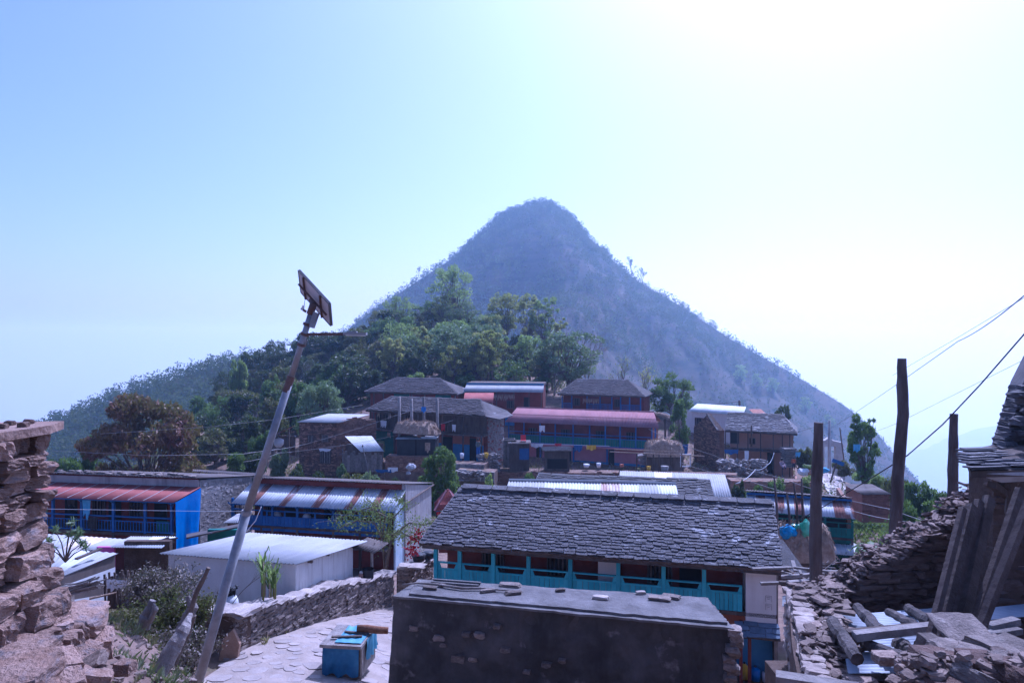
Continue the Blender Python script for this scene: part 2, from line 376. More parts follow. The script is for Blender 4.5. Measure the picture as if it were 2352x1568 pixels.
def proto_tree(kind, seed, Hh, Wd, lm, leaf=0.34, n=4200, bark=m_bark):
    """returns (trunk mesh, crown mesh); base at the origin"""
    rng = random.Random(seed); g = np.random.RandomState(seed)
    tb = MB(); cl = []
    if kind == 'bare':
        ends = []
        twig_tree(tb, (0, 0, -0.4), (0, 0, 1), Hh*0.36, Wd*0.028, 5, rng, 0.62, ends)
        pts = np.array([e for e in ends]); pts = pts[g.rand(len(pts)) < 0.5]
        pts = np.repeat(pts, 2, 0) + g.normal(size=(len(pts)*2, 3))*0.18
        v, q = leaf_quads(pts, leaf*0.55, g)
        return tb.mesh('trunk', bark, True), np_mesh('crown', v, q, lm)
    fork = {'dome': 0.2, 'dense': 0.22, 'airy': 0.32, 'tall': 0.45, 'bush': 0.05, 'cone': 0.05}[kind]
    top = Hh*fork
    tp = limb(tb, (0, 0, -0.5), (rng.uniform(-.05, .05)*Wd, rng.uniform(-.05, .05)*Wd, top), Wd*0.035+0.05, Wd*0.026+0.03, rng, 0.04)
    lobes = []
    if kind == 'dense':
        for i in range(46):
            a = rng.uniform(0, 6.28); rr = rng.uniform(0.1, 1)**0.5; zz = rng.uniform(0.15, 0.88)
            taper = math.sqrt(max(0.05, 1-((zz-0.5)/0.46)**2))
            lobes.append((rr*math.cos(a)*Wd*0.38*taper, rr*math.sin(a)*Wd*0.38*taper, Hh*zz, Wd*rng.uniform(0.07, 0.145), Wd*rng.uniform(0.06, 0.125)))
    elif kind == 'dome':
        for i in range(54):
            a = i*2.4+rng.uniform(-.3, .3); zz = 0.14+0.78*rng.random(); rr = math.sqrt(max(0.03, 1-(max(0, zz-0.36)/0.60)**2))*rng.uniform(0.45, 0.84)*(0.9 if zz < 0.3 else 1)
            lobes.append((rr*math.cos(a)*Wd*0.5, rr*math.sin(a)*Wd*0.5, Hh*zz, Wd*rng.uniform(0.085, 0.14), Hh*rng.uniform(0.07, 0.11)))
    elif kind in ('airy', 'tall'):
        k = 72 if kind == 'airy' else 50
        for i in range(k):
            a = rng.uniform(0, 6.28); rr = rng.uniform(0.15, 1)**0.7; zz = rng.uniform(fork-0.05, 0.96); tp_ = math.sqrt(max(0.12, 1-((zz-0.66)/0.36)**2))
            lobes.append((rr*math.cos(a)*Wd*0.42*tp_, rr*math.sin(a)*Wd*0.42*tp_, Hh*zz, *(lambda q: (Wd*q, Wd*q*rng.uniform(0.75, 1.1)))(rng.uniform(0.045, 0.115))))
    elif kind == 'bush':
        for i in range(9):
            a = rng.uniform(0, 6.28); rr = rng.uniform(0, 1)**0.6
            lobes.append((rr*math.cos(a)*Wd*0.33, rr*math.sin(a)*Wd*0.33, Hh*rng.uniform(0.25, 0.75), Wd*rng.uniform(0.15, 0.26), Hh*rng.uniform(0.14, 0.26)))
    else:
        for i in range(16):
            zz = rng.uniform(0.12, 0.9); a = rng.uniform(0, 6.28); rr = (1-zz)**0.6*Wd*0.34
            lobes.append((rr*math.cos(a), rr*math.sin(a), Hh*zz, Wd*(0.13+0.14*(1-zz)), Hh*0.12))
    vol = np.array([l[3]**2 for l in lobes]); vol /= vol.sum()
    for l, w in zip(lobes, vol):
        c = Vector(l[:3]); k = max(40, int(n*w))
        cl.append(blob_points(c, (l[3], l[3], l[4]), k, g, 0.5))
        if kind not in ('bush', 'cone'):
            st = tp[-1].lerp(tp[1], rng.uniform(0, 0.5))
            limb(tb, st, c, Wd*0.008+0.015, 0.012+Wd*0.001, rng, 0.12, 5, 5)
            for j in range(1):
                e = c + Vector((rng.uniform(-1, 1)*l[3], rng.uniform(-1, 1)*l[3], rng.uniform(-0.6, 1)*l[4]))*0.8
                limb(tb, c, e, 0.02+Wd*0.002, 0.008, rng, 0.1, 3, 3)
    c = np.concatenate(cl)
    v, q = leaf_quads(c, leaf, g, 0.35)
    return tb.mesh('trunk', bark, True), np_mesh('crown', v, q, lm)

PROTO = {}
def tree(kind, lm, u, vb, Y, hpx, wpx, label, category='tree', name=None, group=None, seed=0, leaf=0.34, n=4200, bark=m_bark, onground=True, key=None):
    """a tree whose base is at survey (u, vb, Y) and whose size is hpx by wpx survey units"""
    Hh = hpx/F*Y; Wd = wpx/F*Y
    k = (kind, lm.name, seed % 3, round(leaf, 2), n) if key is None else key
    if k not in PROTO: PROTO[k] = (proto_tree(kind, seed*7+len(PROTO), Hh, Wd, lm, leaf, n, bark), Hh, Wd)
    (tm, cm), h0, w0 = PROTO[k]
    p = P(u, vb, Y)
    if onground: p.z = min(p.z, gz(p.x, p.y)) if p.z > gz(p.x, p.y) - 3 else gz(p.x, p.y)
    r = thing(name or {'bush': 'shrub', 'bare': 'bare_tree'}.get(kind, 'tree'), label, category, p, rnd.uniform(0, 6.28), group)
    sx = Wd/w0; sz = (Hh + max(0, P(u, vb, Y).z - p.z))/h0
    r.scale = (sx, sx, sz)
    link('trunk', tm, r); link('crown', cm, r)
    return r
def ray_ground(u, v, y0=60, y1=260):
    ys = np.arange(y0, y1, 1.0); z = (H2-v)/F*ys; hg = hgt((u-W2)/F*ys, ys)
    k = np.where(hg >= z)[0]
    return float(ys[k[0]]) if len(k) else None

# --- the far woods: masses nobody could count
def forest(name, z_at, xr, yr, n, hh, ww, mtl, seed, dens=None, per=34, leaf=1.0):
    g = np.random.RandomState(seed)
    x = g.uniform(*xr, n); y = g.uniform(*yr, n)
    k = fbm(x/40, y/40, seed, 3) + g.rand(n)*0.7 - 0.2 > (dens(x, y) if dens else -9)
    x = x[k]; y = y[k]; z = z_at(x, y); n = len(x)
    H_ = g.uniform(*hh, n); W_ = g.uniform(*ww, n)
    c = np.stack([x, y, z], 1)[:, None, :].repeat(per, 1)
    p = g.normal(size=(n, per, 3)); p /= np.linalg.norm(p, axis=2)[:, :, None]
    t = g.rand(n, per)
    taper = np.sqrt(np.clip(1-((t-0.55)/0.55)**2, 0.05, 1))
    p[:, :, 0] *= W_[:, None]*0.5*taper; p[:, :, 1] *= W_[:, None]*0.5*taper; p[:, :, 2] = H_[:, None]*(0.12+0.88*t)
    v, q = leaf_quads((c+p).reshape(-1, 3), leaf, g, 0.1, 0.7)
    return link(name, np_mesh(name, v, q, mtl), kind='stuff')
m_far1 = mat('far_forest_leaf', (0.014, 0.028, 0.013), (0.10, 0.082, 0.047), 0.035, 0.8, trans=0.25, spots=((0.15, 0.20, 0.065), 0.10, 0.58, 0.66), detail=3)
m_far2 = mat('hill_forest_leaf', (0.04, 0.06, 0.03), (0.09, 0.11, 0.04), 0.09, 0.8, trans=0.25, spots=((0.13, 0.19, 0.06), 0.15, 0.58, 0.72), detail=3)
def dens_peak(x, y):
    z = peak_z(x, y)
    return np.where(z > 20, -0.9, np.where(x < 0, -0.6, -0.1)) + np.clip((20-z)/160, 0, 0.5)*(x > 0)
f = forest('mountain_forest', peak_z, (-380, 430), (330, 735), 17000, (3.5, 9), (3, 7), m_far1, 3, dens_peak, 26, 1.3)
tag(f, 'hazy mixed forest and scrub covering the pointed mountain', 'forest')
f = forest('summit_wood', peak_z, (-75, 75), (640, 712), 650, (4, 9), (4, 8), m_far1, 14, lambda x, y: np.where(peak_z(x, y) > 78, -9, 9), 46, 1.3)
tag(f, 'taller hazy trees crowding the rounded mountain top', 'forest')
f = forest('mountain_scrub', peak_z, (-150, 430), (300, 715), 12000, (1.0, 3.2), (1.5, 4), m_far1, 8, lambda x, y: np.where(peak_z(x, y) > 40, 9, -0.25), 12, .95)
tag(f, 'low dry scrub dotting the lower mountain slope', 'scrub')
f = forest('hill_forest', ridge_z, (-300, -60), (200, 385), 5200, (4.5, 9), (3.5, 6), m_far2, 4, None, 40, 0.95)
tag(f, 'blue hazy forest on the long hillside at the left', 'forest')

# ------------------------------------------------------------------ building kit
class Frame:
    """local frame of a building: x along the facade, y away from the viewer, z up; A and B are the two ends of a level
    reference line (the eave); 'h' its height above the ground of the building"""
    def __init__(s, A, B, h):
        d = B - A; s.L = math.hypot(d.x, d.y); s.ex = Vector((d.x, d.y, 0))/s.L; s.ey = Vector((-s.ex.y, s.ex.x, 0))
        if s.ey.y < 0: s.ey = -s.ey
        s.O = Vector((A.x, A.y, (A.z+B.z)/2 - h)); s.rz = math.atan2(s.ex.y, s.ex.x); s.h = h
    def w(s, x, y, z): return s.O + s.ex*x + s.ey*y + Vector((0, 0, z))
    def lx(s, u, y=0.0):
        k = (u-W2)/F; o = s.O + s.ey*y
        return (k*o.y - o.x)/(s.ex.x - k*s.ex.y)
    def lz(s, v, x=0.0, y=0.0):
        p = s.w(x, y, 0); return (H2-v)/F*p.y - p.z
def level_line(uL, vL, uR, vR, Y, ref='R'):
    """two points of one level line seen at the given pixels; Y is the distance of the reference end"""
    if ref == 'R': z = (H2-vR)/F*Y; YR = Y; YL = z*F/(H2-vL)
    else: z = (H2-vL)/F*Y; YL = Y; YR = z*F/(H2-vR)
    return P(uL, vL, YL), P(uR, vR, YR)
def house(name, label, fr, category='house', group=None):
    return thing(name, label, category, fr.O, fr.rz, group)
def bx(name, m, parent, x0, x1, y0, y1, z0, z1, **kw):
    return MB().box(x0, x1, y0, y1, z0, z1).build(name, m, parent, **kw)

# slates and stones: a few shapes shared by all
def irregular(seed, kind):
    g = random.Random(seed)
    if kind == 'slate':
        pts = [(-0.5, 0.0), (-0.17, -0.02), (0.2, 0.01), (0.5, 0.0), (0.5, 1.0), (-0.5, 1.0)]
        if g.random() < 0.5: pts[0] = (-0.42, 0.0); pts.insert(0, (-0.5, 0.13))
        if g.random() < 0.5: i = len(pts)-3; pts[i] = (0.41, 0.0); pts.insert(i+1, (0.5, 0.15))
        pts = [(x + g.uniform(-.03, .03), y + g.uniform(-.04, .05)) for x, y in pts]
        n = len(pts)
        top = [(x*0.985, y*0.98+0.01, 0.5 + g.uniform(-.18, .18)) for x, y in pts]; bot = [(x, y, -0.5) for x, y in pts]
        return top + bot, [tuple(range(n)), tuple(reversed(range(n, 2*n)))] + [(n+i, n+(i+1) % n, (i+1) % n, i) for i in range(n)]
    # stone: rough block, chipped corners, split faces
    bm_ = bmesh.new(); bmesh.ops.create_cube(bm_, size=1.0)
    bmesh.ops.subdivide_edges(bm_, edges=bm_.edges[:], cuts=1, use_grid_fill=True)
    for v in bm_.verts:
        c = v.co; k = sum(abs(t) > 0.4 for t in c)
        amp = {3: 0.13, 2: 0.09, 1: 0.06, 0: 0}[k]
        v.co = c*(1 - (0.10 if k == 3 else 0.0)) + Vector((g.uniform(-1, 1), g.uniform(-1, 1), g.uniform(-1, 1)))*amp
    bmesh.ops.triangulate(bm_, faces=bm_.faces[:])
    bm_.verts.index_update()
    vs_ = [tuple(v.co) for v in bm_.verts]; fs_ = [tuple(v.index for v in f.verts) for f in bm_.faces]; bm_.free()
    return vs_, fs_
SL = [irregular(100+i, 'slate') for i in range(14)]
ST = [irregular(200+i, 'stone') for i in range(14)]
def boulder(seed):
    """a weathered block, finer than the course stones, for the nearest masonry"""
    bm_ = bmesh.new(); bmesh.ops.create_cube(bm_, size=1.0); bmesh.ops.subdivide_edges(bm_, edges=bm_.edges[:], cuts=5, use_grid_fill=True)
    o_ = Vector((seed*3.7, seed*1.3, 0))
    for v in bm_.verts:
        c = v.co.copy(); r = c.length; c = c.lerp(c/r*0.56, 0.16)
        c += Vector((mnoise.noise(c*1.5+o_), mnoise.noise(c*1.5+o_*2), mnoise.noise(c*1.5-o_)))*0.11 + Vector((mnoise.noise(c*5+o_), mnoise.noise(c*5-o_), mnoise.noise(c*7+o_*3)))*0.05
        c.z += 0.035*(mnoise.noise(Vector((seed, 0, c.z*9))))
        v.co = c
    me = bpy.data.meshes.new('boulder'); bm_.to_mesh(me); bm_.free(); return me
BOULD = {}
def big(i, m):
    k = (i % 9, m.name)
    if k not in BOULD: me = boulder(i % 9); me.materials.append(m); BOULD[k] = me
    return BOULD[k]
SHARED = {}
def shared(kind, i, m):
    k = (kind, i, m.name)
    if k not in SHARED:
        v, f = (SL if kind == 'slate' else ST)[i]; mb = MB(); mb.add(v, f); SHARED[k] = mb.mesh(kind, m)
    return SHARED[k]
def place_pieces(parent, items, kind, m, nparts, name, stuffname, key=None):
    """items: list of (Matrix, shape index, size score); the largest 'nparts' become objects, the rest one joined part"""
    order = sorted(range(len(items)), key=lambda i: -items[i][2])
    for i in order[:nparts]:
        M_, k, _ = items[i]; o = bpy.data.objects.new(name, shared(kind, k, m)); C.objects.link(o); o.parent = parent; o.matrix_local = M_
    rest = order[nparts:]
    if rest:
        mb = MB()
        for i in rest:
            M_, k, _ = items[i]; v, f = (SL if kind == 'slate' else ST)[k]
            mb.add([M_ @ Vector(p) for p in v], f)
        mb.build(stuffname, m, parent, kind='stuff')
def basis(ex, ey, ez, o, sx, sy, sz):
    return Matrix(((ex.x*sx, ey.x*sy, ez.x*sz, o.x), (ex.y*sx, ey.y*sy, ez.y*sz, o.y), (ex.z*sx, ey.z*sy, ez.z*sz, o.z), (0, 0, 0, 1)))
def slates(parent, a, b, c, d, expo, width, m, nparts=0, seed=0, thick=0.02, jit=1.0, ridge=True, name='slate'):
    """slates on the slope a(low left) b(low right) c(top right) d(top left)"""
    g = random.Random(seed); a, b, c, d = map(Vector, (a, b, c, d))
    nrm = (b-a).cross(d-a).normalized(); up = ((d+c)-(a+b)); SLn = up.length/2; up.normalize(); ex = (b-a).normalized()
    rows = max(3, int(SLn/expo)); items = []
    for r in range(rows):
        t = r/rows; l = a.lerp(d, t); rr = b.lerp(c, t); wl = (rr-l).length
        x = -g.uniform(0, 0.5)*width; last = r == rows-1
        while x < wl:
            w = width*g.uniform(0.55, 1.55)*(1.9 if last and ridge else 1.3 if r == 0 else 1)
            x0 = max(0, x); x1 = min(wl, x+w)
            if x1-x0 > 0.06:
                o = l + ex*((x0+x1)/2) + up*(g.uniform(-.28, .28)*expo*jit) + nrm*(thick*(2.3 + g.uniform(-.25, .35)))
                ang = g.uniform(-.06, .06)*jit; e1 = (ex*math.cos(ang) + up*math.sin(ang)); e2 = nrm.cross(e1)
                tl = thick*1.12/expo*g.uniform(0.85, 1.1)
                e2 = (e2 - nrm*tl).normalized(); n2 = e1.cross(e2)
                items.append((basis(e1, e2, n2, o, (x1-x0)*g.uniform(0.955, 1.01), expo*g.uniform(1.6, 2.0) if not last else expo*1.25, thick*g.uniform(0.8, 1.5)), g.randrange(14), (x1-x0) + 3.0*(1-t)))
            x += w
    place_pieces(parent, items, 'slate', m, nparts, name, 'slate_courses')
    return nrm
def stonework(parent, o, ex, ez, n, W, top, ch, sl, m, nparts=0, seed=0, depth=0.22, name='stone', gap=0.0, z0=0.0, holes=(), both=False, cap=False, proud=0.04):
    """rubble courses on the plane through o spanned by ex (width W) and ez; top(s) = height at s; n = outward normal"""
    g = random.Random(seed); items = []; ex = Vector(ex); ez = Vector(ez); n = Vector(n); o = Vector(o)
    H_ = max(top(W*i/40) for i in range(41)); t = z0
    while t < H_:
        c = ch*g.uniform(0.6, 1.5); s = -g.uniform(0, sl*0.6)
        while s < W:
            w = sl*g.uniform(0.5, 1.7)*(0.8 if c < ch else 1.1); s0 = max(0, s); s1 = min(W, s+w); mid = (s0+s1)/2
            if s1-s0 > sl*0.18 and t + c*0.6 <= top(mid) and not any(h[0] < mid < h[1] and h[2] < t+c*0.5 < h[3] for h in holes):
                cc = o + ex*mid + ez*(t+c/2+g.uniform(-.12, .12)*c) + n*(g.uniform(-.6, 1)*proud - depth/2)
                a = g.uniform(-.07, .07); e1 = ex*math.cos(a)+ez*math.sin(a); e3 = ez*math.cos(a)-ex*math.sin(a)
                items.append((basis(e1, n*-1, e3, cc, (s1-s0)*1.0, depth, c*1.0*g.uniform(0.82, 1.06)), g.randrange(14), (s1-s0)*c*g.uniform(.7, 1)))
            s += w
        t += c
    place_pieces(parent, items, 'stone', m, nparts, name, 'rubble_courses')
    return items
def tin(parent, a, b, c, d, m, name='roof_sheet', sheets=1, pitch=0.09, amp=0.014, over=0.004, mats=None, rows=1, sag=0.0, seed=0):
    """corrugated roof of several sheets laid side by side (each sheet is a part)"""
    a, b, c, d = map(Vector, (a, b, c, d)); nrm = (b-a).cross(d-a).normalized(); g = random.Random(seed); out = []
    for i in range(sheets):
        t0 = i/sheets; t1 = (i+1)/sheets + (0.012 if i < sheets-1 else 0)
        lift = nrm*(over*(i % 2)); dz = (a-d).normalized()*g.uniform(0, 0.04)
        mb = MB(); mb.wave(a.lerp(b, t0)+lift+dz, a.lerp(b, t1)+lift+dz, d.lerp(c, t1)+lift, d.lerp(c, t0)+lift, pitch, amp, rows, sag)
        out.append(mb.build(name, (mats[i % len(mats)] if mats else m), parent, True))
    return out
def window(parent, x, y, z, w, h, mframe, mdark, bars=0, depth=0.06, barm=None, name='window'):
    """a window on the facade plane y (facing -y): frame, dark opening, bars"""
    mb = MB(); t = 0.05
    mb.box(x-t, x+w+t, y-depth, y+0.01, z-t, z); mb.box(x-t, x+w+t, y-depth, y+0.01, z+h, z+h+t)
    mb.box(x-t, x, y-depth, y+0.01, z, z+h); mb.box(x+w, x+w+t, y-depth, y+0.01, z, z+h)
    o = mb.build(name, mframe, parent)
    bx('opening', mdark, o, x, x+w, y-0.012, y+0.02, z, z+h)
    for i in range(bars):
        xx = x + w*(i+0.5)/bars; bx('bar', barm or mframe, o, xx-w*0.22/bars, xx+w*0.22/bars, y-depth*0.8, y-0.016, z, z+h)
    return o

# ---- building materials
m_slate = mat('weathered_slate', (0.062, 0.056, 0.06), (0.115, 0.105, 0.11), 2.2, 0.75, 0.5, 18, vary=0.28, spots=((0.42, 0.41, 0.42), 1.3, 0.60, 0.70), spec=0.4)
m_slate_far = mat('slate_roof', (0.055, 0.047, 0.048), (0.115, 0.098, 0.098), 1.0, 0.85, 0.4, 6, vary=0.3, spots=((0.33, 0.31, 0.31), 0.8, 0.62, 0.72))
m_dark = mat('dark_interior', (0.012, 0.011, 0.012), rough=0.9)
m_stone = mat('lane_stone', (0.17, 0.135, 0.115), (0.31, 0.25, 0.21), 3.0, 0.9, 0.7, 16, vary=0.35, spots=((0.42, 0.36, 0.31), 1.5, 0.6, 0.72))
m_stone_far = mat('house_stone', (0.19, 0.105, 0.07), (0.34, 0.20, 0.14), 1.5, 0.92, 0.5, 9, vary=0.35)
m_stone_grey = mat('grey_rubble', (0.20, 0.18, 0.17), (0.36, 0.33, 0.31), 2.0, 0.92, 0.5, 9, vary=0.35)
m_mortar = mat('earth_mortar', (0.075, 0.05, 0.038), (0.13, 0.09, 0.068), 4, 0.95, 0.5, 20)
m_mortar_grey = mat('grey_mortar', (0.16, 0.15, 0.145), (0.26, 0.245, 0.235), 4, 0.95, 0.5, 20)
m_tin = mat('galvanised_tin', (0.48, 0.49, 0.50), (0.60, 0.61, 0.62), 0.8, 0.7, metal=0.1, spec=0.2, spots=((0.33, 0.22, 0.17), 0.9, 0.66, 0.76), streak=((0.40, 0.36, 0.34), 0.35, (2.2, 0.3, 0.3)))
m_tin_white = mat('pale_tin', (0.30, 0.30, 0.30), (0.38, 0.38, 0.38), 0.7, 0.8, metal=0.0, spec=0.12, streak=((0.5, 0.47, 0.45), 0.4, (3, 0.25, 0.3)))
m_tin_rust = mat('rusty_tin', (0.20, 0.085, 0.06), (0.33, 0.15, 0.105), 2.5, 0.8, metal=0.1, spots=((0.48, 0.44, 0.42), 2.2, 0.58, 0.70))
m_rmix = mat('rust_streaked_tin', (0.26, 0.12, 0.085), (0.50, 0.48, 0.47), 1.1, .8, spec=.12, stretch=(2.2, .45, .45), thr=(.53, .63))
m_tin_red = mat('faded_red_tin', (0.27, 0.085, 0.075), (0.34, 0.125, 0.11), 1.2, 0.8, spec=0.1, spots=((0.5, 0.36, 0.34), 3.0, 0.68, 0.76))
m_tin_pink = mat('pink_tin', (0.26, 0.135, 0.145), (0.33, 0.175, 0.185), 0.5, 0.8, spec=0.08, streak=((0.36, 0.16, 0.15), 0.5, (2, 0.3, 0.3)))
m_tin_dark = mat('old_dark_tin', (0.06, 0.047, 0.043), (0.12, 0.095, 0.085), 1.5, 0.7, metal=0.2)
m_plaster_grey = mat('grey_plaster', (0.33, 0.31, 0.30), (0.45, 0.43, 0.42), 1.2, 0.9, 0.3, 10, streak=((0.17, 0.15, 0.14), 0.85, (2.5, 2.5, 0.3)))
m_white = mat('whitewash', (0.62, 0.60, 0.58), (0.74, 0.72, 0.70), 1.0, 0.9, 0.2, 10, streak=((0.30, 0.25, 0.22), 0.75, (4, 4, 0.4)))
m_white_clean = mat('white_plaster', (0.64, 0.62, 0.60), (0.73, 0.71, 0.69), 1.0, 0.9, 0.2, 10, streak=((0.45, 0.40, 0.37), 0.4, (2, 2, 0.4)))
m_mud_red = mat('red_mud_plaster', (0.15, 0.035, 0.028), (0.23, 0.06, 0.045), 1.0, 0.9, 0.2, 8)
m_mud = mat('ochre_mud_plaster', (0.38, 0.20, 0.135), (0.48, 0.27, 0.19), 0.8, 0.92, 0.2, 8)
m_mud_pink = mat('pink_mud_plaster', (0.42, 0.18, 0.21), (0.50, 0.24, 0.26), 0.8, 0.9, 0.2, 8)
m_orange = mat('orange_wash', (0.36, 0.13, 0.08), (0.44, 0.17, 0.11), 0.8, 0.9)
m_blue = mat('blue_paint', (0.03, 0.11, 0.32), (0.045, 0.155, 0.40), 1.5, 0.6, vary=0.12, spots=((0.15, 0.26, 0.45), 2.5, 0.66, 0.78))
m_blue_wash = mat('blue_wash', (0.06, 0.19, 0.38), (0.09, 0.25, 0.44), 0.9, 0.9)
m_teal = mat('turquoise_paint', (0.06, 0.36, 0.44), (0.10, 0.46, 0.52), 1.4, 0.6, 0.2, 10, vary=0.12, spots=((0.25, 0.45, 0.50), 3.0, 0.64, 0.78), streak=((0.05, 0.20, 0.25), 0.5, (5, 5, 0.4)))
m_green = mat('green_paint', (0.012, 0.13, 0.115), (0.02, 0.18, 0.15), 1.4, 0.6, vary=0.12)
m_wood = mat('weathered_wood', (0.075, 0.055, 0.045), (0.15, 0.115, 0.095), 3, 0.9, 0.6, 14, vary=0.3, stretch=(1, 1, 0.25))
m_wood_grey = mat('grey_wood', (0.17, 0.145, 0.13), (0.30, 0.265, 0.24), 4, 0.9, 0.7, 16, vary=0.3)
m_thatch = mat('thatch', (0.28, 0.19, 0.13), (0.48, 0.36, 0.26), 6, 0.95, 0.8, 30)
m_brick = mat('brick', (0.23, 0.10, 0.07), (0.32, 0.15, 0.11), 2, 0.9, 0.3, 10, vary=0.25)
m_concrete = mat('concrete', (0.36, 0.34, 0.33), (0.48, 0.46, 0.45), 2, 0.9, 0.4, 14)
m_black = mat('black_sheet', (0.02, 0.02, 0.024), (0.035, 0.035, 0.04), 2, 0.6)
m_cloth_white = mat('white_cloth', (0.66, 0.66, 0.68), (0.78, 0.78, 0.80), 4, 0.9)
m_cloth_red = mat('red_cloth', (0.5, 0.03, 0.05), rough=0.85)
m_cloth_blue = mat('light_blue_cloth', (0.12, 0.38, 0.62), (0.18, 0.46, 0.70), 3, 0.8)
m_tarp_blue = mat('blue_tarpaulin', (0.012, 0.13, 0.46), (0.025, 0.19, 0.56), 1.2, 0.45, 0.3, 4, spec=0.5)
m_yellow = mat('yellow_plastic', (0.62, 0.40, 0.03), rough=0.4)
m_skin = mat('skin', (0.26, 0.13, 0.08), (0.30, 0.16, 0.10), 8, 0.6)
m_hair = mat('black_hair', (0.012, 0.010, 0.010), rough=0.5)

def rail_planks(parent, x0, x1, y, z0, z1, m, n, toprail=True, name='plank'):
    """vertical boards of a balcony front, each one a part, with a bottom and a top rail"""
    w = (x1-x0)/n
    for i in range(n):
        bx(name, m, parent, x0+i*w+0.008, x0+(i+1)*w-0.008, y+0.01*(i % 2), y+0.03+0.01*(i % 2), z0, z1)
    if toprail: bx('top_rail', m, parent, x0, x1, y-0.02, y+0.05, z1+0.001, z1+0.06)

# ------------------------------------------------------------------ the large slate roofed house in the middle
A_, B_ = level_line(962, 1248, 1800, 1310, 21.1)
fr = Frame(A_, B_, 3.75)
hs = house('slate_roofed_house', 'long house with big grey slate roof and turquoise balcony', fr)
L1 = fr.L; eh = 3.75
xl = fr.lx(1066, 2.6)
ridge_z1 = eh + 1.5
slope = [(0.0, 0.0, eh), (L1, 0.0, eh), (L1+0.05, 2.6, ridge_z1), (0.75, 2.6, ridge_z1)]
MB().slab(slope, 0.10).build('roof_deck', m_wood, hs)
slates(hs, *slope, 0.128, 0.25, m_slate, 300, 3, jit=1.3, thick=0.022)
MB().slab([(L1+0.05, 5.2, eh), (0.3, 5.2, eh), (0.75, 2.6, ridge_z1), (L1+0.05, 2.6, ridge_z1)], 0.12).build('rear_roof', m_slate, hs)
g_ = random.Random(4)
for i in range(19):                                               # big ridge slates
    x = 0.8 + (L1-0.8)*i/19
    o = link('ridge_slate', shared('slate', i % 14, m_slate), hs); w = (L1-0.8)/19
    o.matrix_local = basis(Vector((1, 0, 0)), Vector((0, 0.94, 0.34)), Vector((0, -0.34, 0.94)), Vector((x+w/2, 2.38+g_.uniform(-.03, .03), ridge_z1-0.01)), w*0.97, 0.30, 0.05)
# skirt of slates at the far right corner
sk = [(L1-0.1, 0.05, eh-0.02), (L1+0.75, 0.15, eh-0.13), (L1+0.15, 1.3, eh+0.62), (L1-0.1, 1.2, eh+0.65)]
MB().slab(sk, 0.06).build('corner_skirt', m_slate, hs)
# walls
yw = 0.72; yb = 1.75
fl = 2.1                                                          # balcony floor
bx('wall', m_mud_red, hs, 0.45, L1-0.15, yb, 4.9, 0, eh-0.05)
bx('gable', m_stone_grey, hs, L1-0.14, L1-0.02, yw+0.3, 4.9, 0, eh+0.3)
bx('balcony_floor', m_wood, hs, 0.45, L1-0.1, yw-0.03, yb, fl-0.12, fl)
bx('eave_beam', m_wood, hs, 0.1, L1-0.05, 0.06, 0.16, eh-0.17, eh-0.06)
bx('wall_plate', m_wood, hs, 0.4, L1-0.05, yw-0.04, yw+0.06, eh+0.12, eh+0.24)
us = [1001, 1056, 1133, 1214, 1310, 1420, 1524, 1617, 1710]
xs = [fr.lx(u, yw) for u in us]
rail_t = fl + 0.80
for i, x in enumerate(xs[:-1]):
    p_ = bx('post', m_teal, hs, x-0.065, x+0.065, yw-0.05, yw+0.08, fl-0.3, eh+0.12)
    if i < 8:
        MB().beam((x+0.02, yw-0.02, eh-0.35), (x-0.05, 0.14, eh-0.06), 0.05, 0.07).build('strut', m_teal, hs)
for i in range(8):
    a, b = xs[i]+0.07, xs[i+1]-0.07
    pn = MB().box(a, b, yw, yw+0.03, fl-0.1, fl+0.0).build('railing', m_teal, hs)
    bx('handrail', m_teal, pn, a, b, yw-0.03, yw+0.05, rail_t, rail_t+0.05)
    bx('mid_rail', m_teal, pn, a, b, yw-0.015, yw+0.035, rail_t-0.24, rail_t-0.18)
    for sgn, e in ((1, a), (-1, b)):                                # slanted cheek boards
        MB().add([(e, yw+0.004, rail_t), (e+sgn*0.07, yw+0.004, rail_t), (e+sgn*0.15, yw+0.004, rail_t-0.2), (e+sgn*0.15, yw+0.004, fl), (e, yw+0.004, fl),
                  (e, yw+0.03, rail_t), (e+sgn*0.07, yw+0.03, rail_t), (e+sgn*0.15, yw+0.03, rail_t-0.2), (e+sgn*0.15, yw+0.03, fl), (e, yw+0.03, fl)],
                 [(0, 1, 2, 3, 4), (9, 8, 7, 6, 5), (0, 5, 6, 1), (1, 6, 7, 2), (2, 7, 8, 3), (4, 9, 5, 0)]).build('cheek_board', m_teal, pn)
    k = 6 if b-a > 1.0 else 4
    for j in range(k):
        w = (b-a-0.3)/k; bx('plank', m_teal, pn, a+0.15+j*w+0.006, a+0.15+(j+1)*w-0.006, yw+0.008+0.004*(j % 2), yw+0.028, fl+0.0, rail_t-0.241)
for u in (1060+40, 1250, 1480):
    x = fr.lx(u+10, yb); window(hs, x, yb-0.01, fl+0.35, 0.75, 0.85, m_wood, m_dark, 5)
bx('door', m_dark, hs, fr.lx(1560, yb), fr.lx(1610, yb), yb-0.02, yb+0.05, fl, fl+1.5)
xa = fr.lx(1374, yb-0.5)
bx('partition', m_white_clean, hs, xa, fr.lx(1416, yb-0.5), yb-0.55, yb-0.45, fl, eh-0.05)
xg = fr.lx(1713, yw-0.02)
bx('plastered_bay', m_white_clean, hs, xg, L1-0.12, yw-0.03, yb+0.2, fl-0.28, eh+0.1)
